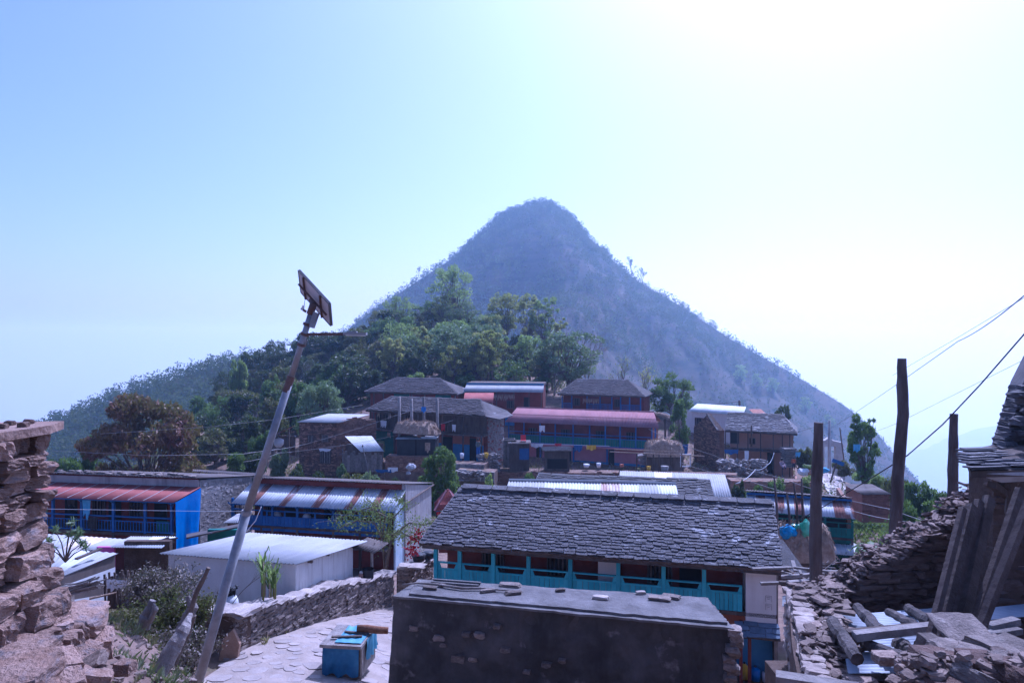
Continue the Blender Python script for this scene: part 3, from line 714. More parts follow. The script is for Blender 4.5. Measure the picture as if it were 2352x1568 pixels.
# dim relief on the plastered bay
for k, (du, dz) in enumerate(((0, 0.42), (0, 0.68))):
    x = fr.lx(1758, yw-0.03); f_ = MB()
    for q in range(3):
        f_.box(x+0.03*q, x+0.19-0.03*q, yw-0.042-0.002*q, yw-0.03, fl-0.28+dz+0.2-0.05*q-0.012, fl-0.28+dz+0.2-0.05*q); 
    f_.box(x, x+0.012, yw-0.042, yw-0.03, fl-0.28+dz, fl-0.28+dz+0.19); f_.box(x+0.18, x+0.192, yw-0.042, yw-0.03, fl-0.28+dz, fl-0.28+dz+0.19)
    f_.build('faint_painted_motif', m_plaster_grey, hs, kind='stuff')
# lower storey at the right end: shingle skirt, orange lintel, blue wall
sk2 = [(xg-0.35, yw-0.5, fl-0.62), (L1-0.05, yw-0.5, fl-0.62), (L1-0.05, yw-0.02, fl-0.3), (xg-0.35, yw-0.02, fl-0.3)]
MB().slab(sk2, 0.04).build('skirt_deck', m_wood, hs)
slates(hs, *sk2, 0.15, 0.35, mat('bluish_shingle', (0.10, 0.14, 0.19), (0.16, 0.20, 0.26), 2, 0.8, 0.3, 12, vary=0.2), 40, 9, name='shingle')
bx('blue_wall', m_blue_wash, hs, xg-2.0, L1-0.15, yb-0.35, yb-0.02, -0.3, 1.0)
bx('orange_band', m_orange, hs, xg-2.0, L1-0.15, yb-0.36, yb-0.02, 1.001, fl-0.35)
for u in (1702, 1722):
    x = fr.lx(u, yw); bx('lower_post', m_mud_red, hs, x-0.05, x+0.05, yw, yw+0.1, -0.4, fl-0.3)
HS = fr

# ------------------------------------------------------------------ second slate house and the tin lean-to behind it
A_, B_ = level_line(1237, 1087, 1630, 1102, 31.9)
fr = Frame(A_, B_, 4.6)
h2 = house('slate_roofed_house', 'low slate roof just behind the long slate house, half hidden by tin', fr)
sl2 = [(-0.3, -2.6, 3.3), (fr.L+0.25, -2.6, 3.3), (fr.L, 0, 4.6), (0.0, 0, 4.6)]
MB().slab(sl2, 0.1).build('roof_deck', m_wood, h2)
slates(h2, *sl2, 0.12, 0.32, m_slate, 120, 21)
MB().slab([(fr.L+0.2, 2.6, 3.3), (-0.2, 2.6, 3.3), (0, 0, 4.6), (fr.L, 0, 4.6)], 0.1).build('rear_roof', m_slate, h2)
bx('wall', m_stone_grey, h2, 0.2, fr.L-0.2, -1.9, 1.9, -0.6, 3.2)
A_, B_ = level_line(1169, 1103, 1552, 1111, 28.4)
fr = Frame(A_, B_, 3.0)
h3 = house('tin_lean_to', 'rust-stained pale tin roof peeping over the long slate ridge', fr, 'shed')
tin(h3, (-0.1, -1.5, 2.52), (fr.L, -1.5, 2.52), (fr.L, 0, 3.0), (0, 0, 3.0), m_tin, sheets=9, pitch=0.11, amp=0.018,
    mats=[m_tin_white, m_tin_white, m_tin, m_tin, m_tin, mat('half_rusted_tin', (0.30, 0.17, 0.13), (0.50, 0.46, 0.44), 1.8, 0.7, metal=0.2, stretch=(2, 0.4, 1)), m_tin, m_tin_white, m_tin])
MB().tube([(0, 0.02, 3.02), (fr.L*0.45, 0.02, 3.035), (fr.L*0.47, 0.02, 3.05), (fr.L, 0.02, 3.02)], 0.07, 6).build('ridge_flashing', m_tin_white, h3)
for x in (0.3, fr.L*0.5, fr.L-0.3):
    bx('post', m_wood, h3, x-0.06, x+0.06, -0.3, -0.18, -0.6, 2.82)
bx('wall', m_stone_grey, h3, 0.2, fr.L-0.2, -0.1, -0.02, -0.6, 2.85)

A_, B_ = level_line(1424, 1081, 1665, 1089, 41)
fr = Frame(A_, B_, 3.3)
h4 = house('tin_roofed_shed', 'clean pale tin roof standing above the second slate roof', fr, 'shed')
tin(h4, (-0.1, -3.4, 2.05), (fr.L+0.15, -3.4, 2.05), (fr.L, 0, 3.3), (0, 0, 3.3), m_tin_white, sheets=6, pitch=0.13, amp=0.02,
    mats=[m_tin_white, m_tin_white, mat('faintly_rusted_tin', (0.60, 0.50, 0.45), (0.70, 0.68, 0.67), 0.9, 0.55, metal=0.2, stretch=(2, 0.4, 1)), m_tin_white, m_tin_white, m_tin_white])
bx('wall', m_stone_far, h4, 0.3, fr.L-0.4, -2.9, -0.2, -1.2, 1.98)
for x in (0.2, fr.L-0.2): bx('post', m_wood, h4, x-0.07, x+0.07, -3.2, -3.06, -1.2, 2.1)

# ------------------------------------------------------------------ balcony houses with a tin awning
def balcony_house(name, label, eave, h, aw_d, aw_rise, body_d, par, fl, yrail, posts, style, mats, aw_mats, side, rail_h=0.8, wallm=None, rows=1, sheets=10, over=0.5):
    fr = Frame(*eave, h); r = house(name, label, fr); L = fr.L
    pm = mats
    tin(r, (0, 0, h), (L, 0, h), (L, aw_d, h+aw_rise), (0, aw_d, h+aw_rise), m_tin, name='awning_sheet', sheets=sheets, mats=aw_mats, pitch=0.12, amp=0.018, seed=len(label))
    yb = aw_d; yp = over
    ht = h + aw_rise + par
    bx('wall', wallm, r, 0.25, L-0.25, yb, yb+0.25, -1.0, ht)
    bx('body', side, r, 0.25, L-0.25, yb+0.25, yb+body_d, -1.0, ht-0.9)
    # main roof falls backwards
    tin(r, (L+0.05, yb+body_d+0.2, ht-0.85), (-0.05, yb+body_d+0.2, ht-0.85), (-0.05, yb-0.25, ht+0.10), (L+0.05, yb-0.25, ht+0.10), m_tin_dark, name='main_roof_sheet', sheets=6, pitch=0.16, amp=0.025)
    bx('fascia', pm, r, 0.0, L, 0.08, 0.14, h-0.09, h-0.02)
    bx('balcony_floor', m_wood, r, 0.1, L-0.1, yp-0.05, yb, fl-0.12, fl)
    for u in posts:
        x = fr.lx(u, yp); p_ = bx('post', pm, r, x-0.06, x+0.06, yp, yp+0.12, fl-0.1, h+aw_rise*(yp/aw_d)-0.03)
        MB().beam((x+0.0, yp+0.05, h-0.3), (x-0.04, yp-0.3, h-0.02), 0.05, 0.06).build('bracket', pm, p_)
    for u in posts:
        x = fr.lx(u, yp+0.0); bx('lower_post', m_wood, r, x-0.06, x+0.06, yp, yp+0.12, -1.0, fl-0.12)
    xs_ = sorted(fr.lx(u, yp) for u in posts)
    for a, b in zip(xs_[:-1], xs_[1:]):
        a += 0.06; b -= 0.06
        rl = bx('railing', pm, r, a, b, yp+0.01, yp+0.06, fl+0.05, fl+0.10)
        bx('handrail', pm, rl, a, b, yp-0.01, yp+0.08, fl+rail_h, fl+rail_h+0.06)
        if style == 'bars':
            bx('mid_rail', pm, rl, a, b, yp+0.01, yp+0.05, fl+rail_h*0.72, fl+rail_h*0.72+0.04)
            n = max(3, int((b-a)/0.16))
            for i in range(n):
                x = a+(b-a)*(i+0.5)/n; bx('baluster', pm, rl, x-0.015, x+0.015, yp+0.02, yp+0.045, fl+0.1, fl+rail_h*0.72)
        else:
            zt = fl+rail_h*0.62
            bx('mid_rail', pm, rl, a, b, yp-0.005, yp+0.06, zt, zt+0.05)
            m_ = (a+b)/2; bx('stile', pm, rl, m_-0.035, m_+0.035, yp+0.01, yp+0.05, zt+0.05, fl+rail_h)
            n = max(3, int((b-a)/0.22))
            for i in range(n):
                w = (b-a)/n; bx('plank', pm, rl, a+i*w+0.008, a+(i+1)*w-0.008, yp+0.012+0.005*(i % 2), yp+0.035, fl-0.28, zt)
    return fr, r

# blue house with rust striped awning
ev = level_line(531, 1155, 904, 1174, 36)
m_rstripe = m_rmix
frB, hB = balcony_house('blue_balcony_house', 'blue boarded balcony house under a tin awning with brown rust bands', ev, 3.9, 1.9, 0.72, 4.6, 0.28, 2.62, 0.5,
    [533, 600, 625, 682, 765, 826, 886], 'planks', m_blue, [m_tin, m_tin, m_rstripe, m_tin, m_tin, m_tin, m_rstripe, m_tin, m_tin, m_tin, m_rstripe, m_tin, m_tin, m_tin, m_rstripe, m_tin, m_tin, m_rstripe, m_tin, m_tin],
    m_plaster_grey, 0.8, m_mud_red, sheets=20)
L_ = frB.L; 
# grey streaked side wall, sloping top
gy0, gy1 = 1.9, 6.5; zt0, zt1 = 3.9+0.72+0.28, 3.9+0.05
def side_wall(parent, x0, x1, y0, y1, z0, zt0, zt1, m, name='gable_wall'):
    v = [(x0, y0, z0), (x1, y0, z0), (x1, y1, z0), (x0, y1, z0), (x0, y0, zt0), (x1, y0, zt0), (x1, y1, zt1), (x0, y1, zt1)]
    return MB().add(v, [(0, 3, 2, 1), (4, 5, 6, 7), (0, 1, 5, 4), (1, 2, 6, 5), (2, 3, 7, 6), (3, 0, 4, 7)]).build(name, m, parent)
side_wall(hB, L_-0.24, L_-0.02, gy0-0.01, gy1, -1.2, zt0+0.03, zt1, m_plaster_grey)
bx('end_panel', mat('pale_blue_wash', (0.42, 0.56, 0.68), (0.55, 0.66, 0.74), 1.5, 0.9), hB, L_-0.2, L_-0.1, 0.55, 1.88, 0.4, 3.95)
bx('verge_board', m_wood, hB, L_-0.03, L_+0.09, gy0-0.2, gy1+0.3, zt1-0.05, zt1+0.0)
for u0, u1 in ((612, 640), (700, 730), (790, 815)):
    x = frB.lx(u0, 1.9); window(hB, x, 1.89, 2.62+0.3, 0.6, 0.9, m_wood, m_dark, 4)
for u in (655, 745):
    x = frB.lx(u, 1.9); bx('door', m_dark, hB, x, x+0.7, 1.87, 1.92, 2.62, 3.9)
for i, u in enumerate((637, 705, 770)):                       # sacks on the balcony
    x = frB.lx(u, 1.0); sk_ = thing('grain_sack', ['white sack on the blue balcony beside the leaning pole', 'grey sack near the middle of the blue balcony', 'sack on the blue balcony behind the leafy climber'][i], 'sack', frB.w(x, 0.95, 2.62), 0)
    mb = MB(); mb.tube([(0, 0, 0), (0.02, 0, 0.18), (0, 0.02, 0.42), (0.02, 0.01, 0.62), (0.03, 0, 0.68)], [0.24, 0.29, 0.27, 0.17, 0.07], 10); mb.build('bag', m_cloth_white, sk_, True)
bx('skirt_roof', m_tin_dark, hB, frB.lx(815, 0.1), L_-0.3, -0.35, 0.5, 1.85, 1.9)
bx('lower_wall', m_mud_red, hB, 0.3, L_-0.3, 1.5, 1.85, -1.0, 1.5)

# house with red tin awning and blue railings, stone end wall
ev = level_line(20, 1138, 400, 1153, 34)
frA, hA = balcony_house('red_awning_house', 'house with faded red tin awning, blue railings and rubble end wall', ev, 3.9, 2.2, 0.30, 5.2, 0.42, 2.12, 0.45,
    [20, 70, 120, 186, 259, 332, 393], 'bars', m_blue, [m_tin_red], m_stone_grey, 0.78, m_mud_red, sheets=11)
L_ = frA.L
for i in range(1, 11):                                          # pale overlaps on the awning
    x = L_*i/11
    MB().beam((x, 0.0, 3.925), (x, 2.2, 4.225), 0.035, 0.012).build('lap_strip', m_tin_white, hA)
bx('parapet', m_plaster_grey, hA, 0.1, L_-0.1, 2.14, 2.19, 4.2, 4.58)
core = side_wall(hA, L_-0.24, L_-0.06, 2.19, 7.4, -1.0, 4.56, 3.75, m_mortar_grey)
stonework(hA, (L_-0.06, 2.19, -0.6), (0, 1, 0), (0, 0, 1), (1, 0, 0), 5.2, lambda s: 5.12-0.82*s/5.2, 0.13, 0.24, m_stone_grey, 280, 77, 0.12, holes=((3.3, 4.0, 2.3, 3.35),), proud=0.02)
wn_ = window(hA, 0, 0, 0, 0.5, 0.85, m_wood, m_dark, 3); wn_.matrix_local = Matrix.Translation((L_-0.02, 2.19+3.38, 1.85)) @ Matrix.Rotation(R(90), 4, 'Z')
g_ = random.Random(9)
for i in range(26):                                              # stones weighting the roof
    x = L_*(0.08+0.9*i/26); o = link('roof_stone', shared('stone', i % 14, m_stone), hA)
    o.matrix_local = basis(Vector((1, 0, 0)), Vector((0, 1, 0)), Vector((0, 0, 1)), Vector((x, 2.35+g_.uniform(-.15, .5), 4.74)), g_.uniform(.18, .5), g_.uniform(.15, .3), g_.uniform(.06, .13))
for u0 in (215, 300):
    x = frA.lx(u0, 2.2); window(hA, x, 2.19, 2.45, 0.7, 0.95, m_wood, m_dark, 4)
for u in (150, 250, 355):
    x = frA.lx(u, 2.2); bx('door', m_dark, hA, x, x+0.75, 2.17, 2.22, 2.0, 3.55)
bx('pale_band', m_white_clean, hA, frA.lx(285, 2.2), frA.lx(330, 2.2), 2.175, 2.21, 3.35, 3.8)
bx('green_panel', m_green, hA, frA.lx(358, 0.6), frA.lx(388, 0.6), 0.62, 0.66, 2.1, 2.75)
# the blue tarpaulin hung at its right end
tp = thing('blue_tarpaulin', 'bright blue tarpaulin hung at the end of the red awning balcony', 'tarpaulin', frA.w(L_, 0, 0), frA.rz)
mb = MB(); nx, nz = 14, 16
def tarp_pt(i, j):
    s = i/nx; t = j/nz
    y = 0.05 + 2.1*s - 0.12*t; z = (3.88+0.28*s)*(1-t) + 0.55*t
    return (0.04 + 0.09*math.sin(s*9+t*3)*t + 0.05*math.sin(s*21+2)*t, y*(1-0.08*t*math.sin(s*3)), z)
for th in (0, 0.012):
    mb.add([tuple(Vector(tarp_pt(i, j)) + Vector((th, 0, 0))) for j in range(nz+1) for i in range(nx+1)], [(j*(nx+1)+i, j*(nx+1)+i+1, (j+1)*(nx+1)+i+1, (j+1)*(nx+1)+i) for j in range(nz) for i in range(nx)])
mb.build('sheet', m_tarp_blue, tp, True)
# washing on the balcony
def hang_cloth(name, label, p, w, h, m, rz=0.0, category='clothes', seed=0):
    g = random.Random(seed); mb = MB(); n = 10; k = 8
    for th in (0, 0.006):
        mb.add([((i/n-0.5)*w*(1-0.25*j/k*abs(math.sin(seed))), 0.03*math.sin(i*1.7+seed)*(0.3+j/k)+th, -h*j/k*(0.85+0.15*math.sin(i*0.9+seed))) for j in range(k+1) for i in range(n+1)],
               [(j*(n+1)+i, j*(n+1)+i+1, (j+1)*(n+1)+i+1, (j+1)*(n+1)+i) for j in range(k) for i in range(n)])
    o = mb.build(name, m, None, True); o.location = p; o.rotation_euler = (0, 0, rz)
    return tag(o, label, category)
hang_cloth('hanging_cloth', 'light blue cloth hanging from the red awning balcony', frA.w(frA.lx(199, 0.4), 0.38, 3.85), 0.5, 1.15, m_cloth_blue, frA.rz, seed=2)
hang_cloth('hanging_cloth', 'dark garment slung over the blue balcony railing', frA.w(frA.lx(214, 0.42), 0.40, 2.85), 0.55, 0.75, m_black, frA.rz, seed=5)
hang_cloth('hanging_cloth', 'dark garment hung under the red awning near its left post', frA.w(frA.lx(163, 0.9), 0.9, 3.9), 0.45, 0.7, m_black, frA.rz, seed=6)

# green house at the right
ev = level_line(1715, 1172, 1966, 1191, 38)
frG, hG = balcony_house('green_balcony_house', 'dark green boarded house with rust and pale striped tin awning', ev, 3.5, 1.6, 0.62, 4.5, 0.15, 2.25, 0.45,
    [1722, 1772, 1822, 1865, 1895, 1958], 'planks', m_green, [m_tin, m_rmix, m_tin, m_rmix, m_tin, m_tin_rust, m_tin, m_tin, m_tin, m_tin_rust, m_rmix], m_stone_far, 0.8, m_dark, sheets=11)
L_ = frG.L
bx('ridge_beam', m_blue, hG, 0.0, L_, 1.5, 1.6, 4.13, 4.25)
tin(hG, (frG.lx(1860, -.1), -0.35, 1.55), (L_+0.1, -0.35, 1.55), (L_+0.1, 0.45, 1.9), (frG.lx(1860, -.1), 0.45, 1.9), m_tin, name='skirt_sheet', sheets=2, pitch=0.12, amp=0.018)
bx('lower_wall', m_green, hG, 0.2, L_-0.2, 0.9, 1.2, -1.0, 2.0)
bx('side_wall', m_stone_far, hG, L_-0.3, L_-0.1, 1.2, 6, -1.0, 4.0)
tin(hG, (L_-0.2, 0.9, 1.75), (L_+0.9, 0.7, 1.25), (L_+0.9, 1.6, 1.3), (L_-0.2, 1.8, 1.85), m_tin_white, name='side_sheet')

# ------------------------------------------------------------------ upper village
def slate_house(name, label, eave, h, rd, rise, hipL, hipR, wallm, y_wall, depth, slate_parts=0, seed=0, fl=None, expo=0.2, width=0.42, m=None, overL=0.0, overR=0.0):
    """two storey house under a slate roof; the ridge is inset hipL/hipR from the eave ends"""
    fr = Frame(*eave, h); r = house(name, label, fr); L = fr.L; m = m or m_slate_far
    sl = [(0, 0, h), (L, 0, h), (L-hipR, rd, h+rise), (hipL, rd, h+rise)]
    MB().slab(sl, 0.1).build('roof_deck', m_wood, r)
    slates(r, *sl, expo, width, m, slate_parts, seed, thick=0.042)
    MB().slab([(L, 2*rd, h), (0, 2*rd, h), (hipL, rd, h+rise), (L-hipR, rd, h+rise)], 0.1).build('rear_roof', m, r)
    for hp, x0, x1, s in ((hipL, 0, hipL, 1), (hipR, L, L-hipR, -1)):
        if hp > 0.3:
            t = [(x0, 2*rd, h), (x0, 0, h), (x1, rd, h+rise)]
            if s < 0: t = [(x0, 0, h), (x0, 2*rd, h), (x1, rd, h+rise)]
            mb = MB(); mb.add(t + [(a, b, c-0.1) for a, b, c in t], [(0, 1, 2), (5, 4, 3), (0, 3, 4, 1), (1, 4, 5, 2), (2, 5, 3, 0)]); mb.build('hip', m, r)
        else:
            mb = MB(); x = x0 + s*0.35; mb.add([(x, y_wall, h-0.05), (x, 2*rd-0.4, h-0.05), (x, rd, h+rise-0.12), (x+s*0.2, y_wall, h-0.05), (x+s*0.2, 2*rd-0.4, h-0.05), (x+s*0.2, rd, h+rise-0.12)],
                [(0, 1, 2), (5, 4, 3), (0, 3, 4, 1), (1, 4, 5, 2), (2, 5, 3, 0)]); mb.build('gable', m_stone_far, r)
    bx('wall', wallm, r, 0.4, L-0.4, y_wall, y_wall+depth, -1.0, h-0.04)
    bx('eave_board', m_wood, r, 0.05, L-0.05, 0.05, 0.11, h-0.14, h-0.05)
    return fr, r
def posts_at(r, fr, us, y, z0, z1, m, w=0.12, name='post'):
    for u in us:
        x = fr.lx(u, y); bx(name, m, r, x-w/2, x+w/2, y, y+w, z0, z1)
def bars_rail(r, fr, u0, u1, y, z, h, m, n, name='railing'):
    a = fr.lx(u0, y); b = fr.lx(u1, y); rl = bx(name, m, r, a, b, y, y+0.05, z, z+0.06); bx('handrail', m, rl, a, b, y-0.01, y+0.06, z+h, z+h+0.06)
    for i in range(n):
        x = a+(b-a)*(i+0.5)/n; bx('baluster', m, rl, x-0.03, x+0.03, y+0.01, y+0.04, z+0.06, z+h)
def hung_row(name, label, fr, u0, u1, y, z, m, n, ln, category='corn', seed=0):
    """a row of hung bundles under an eave"""
    g = random.Random(seed); t = thing(name, label, category, fr.w(fr.lx(u0, y), y, z), fr.rz); L = fr.lx(u1, y)-fr.lx(u0, y)
    MB().tube([(0, 0, 0.02), (L, 0, 0.02)], 0.02, 5).build('pole', m_wood, t)
    for i in range(n):
        x = L*(i+0.5)/n; l = ln*g.uniform(0.7, 1.15)
        MB().tube([(x, 0, 0), (x+g.uniform(-.05, .05), g.uniform(-.05, .05), -l*0.5), (x+g.uniform(-.09, .09), 0, -l)], [0.02, L/n*0.42, L/n*0.16], 6).build('bundle', m, t)
    return t

# slate house with the dark balcony and the four poles before it
ev = level_line(839, 942, 1114, 955, 67)
fr2, hv2 = slate_house('old_slate_house', 'old dark slate roofed house with a long dark wooden balcony', ev, 4.2, 2.8, 1.3, 1.5, 1.9, m_mud_red, 1.5, 4, 100, 31, overR=0.6)
L = fr2.L
sk = [(L-0.1, 0, 4.2), (L+1.2, 0.9, 3.85), (L+1.2, 4.2, 3.9), (L-0.1, 5.6, 4.2)]
MB().slab(sk, 0.08).build('corner_skirt', m_slate_far, hv2)
bx('balcony_floor', m_wood, hv2, 0.2, L-0.3, 0.4, 1.5, 2.05, 2.2)
posts_at(hv2, fr2, (850, 905, 960, 1015, 1063, 1105), 0.45, -0.9, 4.15, m_wood, 0.13)
for a, b, n in ((852, 900, 9), (910, 955, 9), (965, 1010, 9), (1020, 1058, 8), (1068, 1102, 8)): bars_rail(hv2, fr2, a, b, 0.5, 2.3, 0.65, m_wood, n)
bx('upper_shade_wall', m_wood, hv2, 0.5, L-0.5, 1.42, 1.48, 2.2, 4.1)
for a, b, m_ in ((849, 905, m_green), (1000, 1015, m_blue_wash), (1040, 1078, m_blue_wash), (1094, 1110, m_blue_wash)):
    x0, x1 = fr2.lx(a, 1.4), fr2.lx(b, 1.4); bx('painted_wall', m_, hv2, x0, x1, 1.40, 1.47, -0.9, 1.05)
    if m_ is not m_green: bx('orange_band', m_orange, hv2, x0, x1, 1.40, 1.47, 1.051, 2.0)
    else: bx('painted_wall', m_green, hv2, x0, x1, 1.40, 1.47, 1.051, 2.0)
for a, b in ((1018, 1038), (1079, 1094)): bx('door', m_dark, hv2, fr2.lx(a, 1.4), fr2.lx(b, 1.4), 1.38, 1.44, -0.9, 1.7)
for u in (865, 880, 930): window(hv2, fr2.lx(u, 1.4), 1.41, 2.75, 0.7, 0.9, m_wood, m_dark, 3)
stonework(hv2, fr2_ := (L-0.38, 1.5, -0.9), (0, 1, 0), (0, 0, 1), (1, 0, 0), 4.0, lambda s: 5.0, 0.16, 0.3, m_stone_grey, 0, 5, 0.1)
bx('plinth', m_mud, hv2, fr2.lx(1010, 0.2), L-0.2, 0.2, 1.4, -1.4, -0.9)
hung_row('corn_bunch', 'pale corn bunch hung under the dark balcony eave near its left end', fr2, 866, 872, 0.3, 4.0, m_thatch, 2, 0.6, seed=1)
hung_row('corn_bunch', 'pale corn bunch hung under the dark balcony eave, second from left', fr2, 892, 898, 0.3, 4.0, m_thatch, 2, 0.55, seed=2)
hung_row('corn_bunch', 'corn bunch hung low under the dark balcony floor', fr2, 889, 898, 0.3, 2.0, m_thatch, 2, 0.6, seed=3)
for i, (u, m_, lb) in enumerate(((878, m_cloth_white, 'white clothes drying on the dark balcony beside the corn'), (884, m_cloth_white, 'second white garment drying on the dark balcony'), (852, m_cloth_white, 'white cloth at the left end of the dark balcony'),
                                 (930, m_cloth_white, 'white shirt drying between the poles of the dark balcony'), (965, m_yellow, 'orange-yellow cloth on the dark balcony'), (1018, m_cloth_red, 'red cloth drying on the dark balcony'), (1043, m_cloth_white, 'pale cloth drying right of the red cloth'))):
    hang_cloth('drying_cloth', lb, fr2.w(fr2.lx(u, 0.35), 0.33, 3.15), 0.45, 0.75, m_, fr2.rz, seed=i+1)
# the four poles carrying the thatch platform
for i, (u, vt) in enumerate(((917, 911), (945, 915), (973, 911), (1004, 915))):
    p = P(u, 1045, 66); q = P(u+0.5, vt, 66)
    o = MB().tube([(0, 0, -0.5), (0.03, 0, (q.z-p.z)*0.5), (0, 0, q.z-p.z)], [0.16, 0.15, 0.13], 7).build('wooden_pole', m_wood_grey, None, True)
    o.location = p; tag(o, ['leftmost of four poles before the old slate house', 'second of four poles before the old slate house', 'third of four poles, with a blue rag tied on', 'rightmost of four poles before the old slate house'][i], 'pole', 'poles of the thatch platform')
o = hang_cloth('blue_rag', 'small blue rag tied to a pole before the slate roof', P(973, 934, 65.8), 0.45, 0.6, m_tarp_blue, seed=3)

def thatch_heap(name, label, c, lx_, ly, lz_, rz, n=420, seed=0, straw=0.5, m=None):
    """a heap of straw on sticks: a rounded core with straws"""
    g = np.random.RandomState(seed); t = thing(name, label, 'straw heap', c, rz)
    nx, ny = 22, 12; X, Y = np.meshgrid(np.linspace(-1, 1, nx), np.linspace(-1, 1, ny))
    Z = np.clip(1-np.abs(X)**7, 0, 1)*np.clip(1-np.abs(Y)**4, 0, 1); Z = Z**0.45*(1+fbm(X*2.5, Y*2.5, seed)*0.4)
    core = np_mesh('core', np.stack([X.ravel()*lx_/2, Y.ravel()*ly/2, Z.ravel()*lz_], 1), grid_quads(nx, ny), m or m_thatch); link('straw_core', core, t)
    bx('rack', m_wood, t, -lx_/2, lx_/2, -ly/2*0.9, ly/2*0.9, -0.08, -0.01)
    x = g.uniform(-1, 1, n); y = g.uniform(-1, 1, n); z = (np.clip(1-np.abs(x)**7, 0, 1)*np.clip(1-np.abs(y)**4, 0, 1))**0.45*lz_*(1+fbm(x*2.5, y*2.5, seed)*.4)
    pts = np.stack([x*lx_/2, y*ly/2, z], 1); d = np.stack([x*0.5, np.sign(y)*(0.4+np.abs(y)), -0.6-0.5*np.abs(y)], 1)
    v, q = leaf_quads(pts, straw, g, 0.1, 0.12, 0.2, dirs=d); link('straw', np_mesh('straw', v, q, m or m_thatch), t, kind='stuff')
    return t
c = P(956, 993, 65.5); thatch_heap('thatch_heap', 'straw heaped on a pole platform before the old slate house', c, 3.9, 2.2, 1.0, fr2.rz, 700, 3)
o = thatch_heap('thatch_heap', 'drooping straw tuft at the right end of the pole platform', P(990, 997, 65), 1.5, 1.2, 0.5, fr2.rz, 260, 4)

def hut(name, label, uL, uR, vT, vB, Y, depth, wm, rm, category='shed', front=None, dz=0.25, slope=0.35, rz=0.0, planks=0):
    """little flat roofed shed; front wall from uL..uR, vT..vB at distance Y"""
    a = P(uL, vB, Y); b = P(uR, vB, Y); w = (b-a).length; h = (vB-vT)/F*Y
    t = thing(name, label, category, a, rz)
    if planks:
        for i in range(planks):
            k = w/planks; bx('plank', wm, t, i*k+0.01, (i+1)*k-0.01, 0.0, 0.04, -0.4, h-0.02-0.06*((i*7) % 3))
        bx('side_board', wm, t, 0, 0.05, 0.05, depth, -0.4, h); bx('side_board', wm, t, w-0.05, w, 0.05, depth, -0.4, h+0.01); bx('back_board', wm, t, 0.05, w-0.05, depth-0.06, depth-0.01, -0.4, h)
    else:
        bx('wall', wm, t, 0, w, 0, depth, -0.5, h)
    tin(t, (-0.15, -0.25, h), (w+0.15, -0.25, h), (w+0.15, depth+0.1, h+slope), (-0.15, depth+0.1, h+slope), rm, pitch=0.12, amp=0.018)
    return t, w, h
# black sheeted shed under the thatch
t, w, h = hut('sheeted_shed', 'shed hung with black sheeting under the thatch platform', 912, 1000, 1007, 1046, 64.5, 2.0, m_black, m_tin_white, slope=0.05)
bx('door_gap', m_dark, t, w*0.47, w*0.51, -0.02, 0.02, -0.3, h)
hang_cloth('drying_cloth', 'pale net hung on the black sheeted shed', P(982, 1016, 64.4), 0.5, 1.0, m_thatch, seed=3)
o = MB().tube([(0, 0, 0), (0, 0, .1), (0, 0, .3), (0, 0, .42)], [.12, .24, .24, .1], 10).build('clay_pot', m_mud, None, True); o.location = P(964, 1005, 65); tag(o, 'round clay pot on the black sheeted shed roof', 'pot')
hang_cloth('plastic_sheet', 'crumpled white plastic on the black sheeted shed roof', P(985, 1003, 64.6), 1.6, 0.25, m_cloth_white, seed=8, category='sheet')

# stone house with a pale tin roof
A_, B_ = level_line(687, 968, 773, 970, 67)
fr = Frame(A_, B_, 4.2); t = house('stone_house', 'square brown stone house with pale tin roof and barred windows', fr); L = fr.L
tin(t, (-0.1, -0.25, 4.2), (L+0.35, -0.25, 4.2), (L+2.0, 3.6, 4.65), (1.4, 3.6, 4.65), m_tin_white, sheets=4, pitch=0.12, amp=0.018)
bx('wall_core', m_mortar, t, 0.0, L, 0.02, 3.4, -1.2, 4.12)
stonework(t, (0, 0.02, -1.0), (1, 0, 0), (0, 0, 1), (0, -1, 0), L, lambda s: 5.1, 0.13, 0.26, m_stone_far, 300, 8, 0.14, holes=((0.9, 1.55, 3.2, 3.95), (2.4, 3.05, 3.2, 3.95), (2.2, 3.4, 1.1, 2.5)), proud=0.015)
stonework(t, (L, 0.02, -1.0), (0.62, 0.78, 0), (0, 0, 1), (0.78, -0.62, 0), 4.4, lambda s: 5.1+max(0, 0.5-abs(s-2.0)*0.25), 0.13, 0.28, m_stone_far, 120, 9, 0.3, proud=0.015)
mb = MB(); mb.add([(L-0.1, 0.1, -1.2), (L+2.65, 3.5, -1.2), (L-0.2, 3.5, -1.2), (L-0.1, 0.1, 4.2), (L+2.65, 3.5, 4.2), (L-0.2, 3.5, 4.2)], [(0, 1, 4, 3), (1, 2, 5, 4), (2, 0, 3, 5), (3, 4, 5), (2, 1, 0)]); mb.build('wall_core', m_mortar, t)
for x, z in ((0.95, 2.25), (2.45, 2.3)): window(t, x, 0.0, z, 0.6, 0.62, m_wood, m_dark, 4, barm=m_wood_grey)
window(t, 2.25, 0.0, 0.2, 1.1, 1.15, m_wood, m_dark, 6, barm=m_wood_grey)
hang_cloth('hanging_cloth', 'white cloth pinned above the barred window of the stone house', fr.w(2.8, -0.12, 1.62), 1.35, 0.3, m_cloth_white, fr.rz, seed=2)
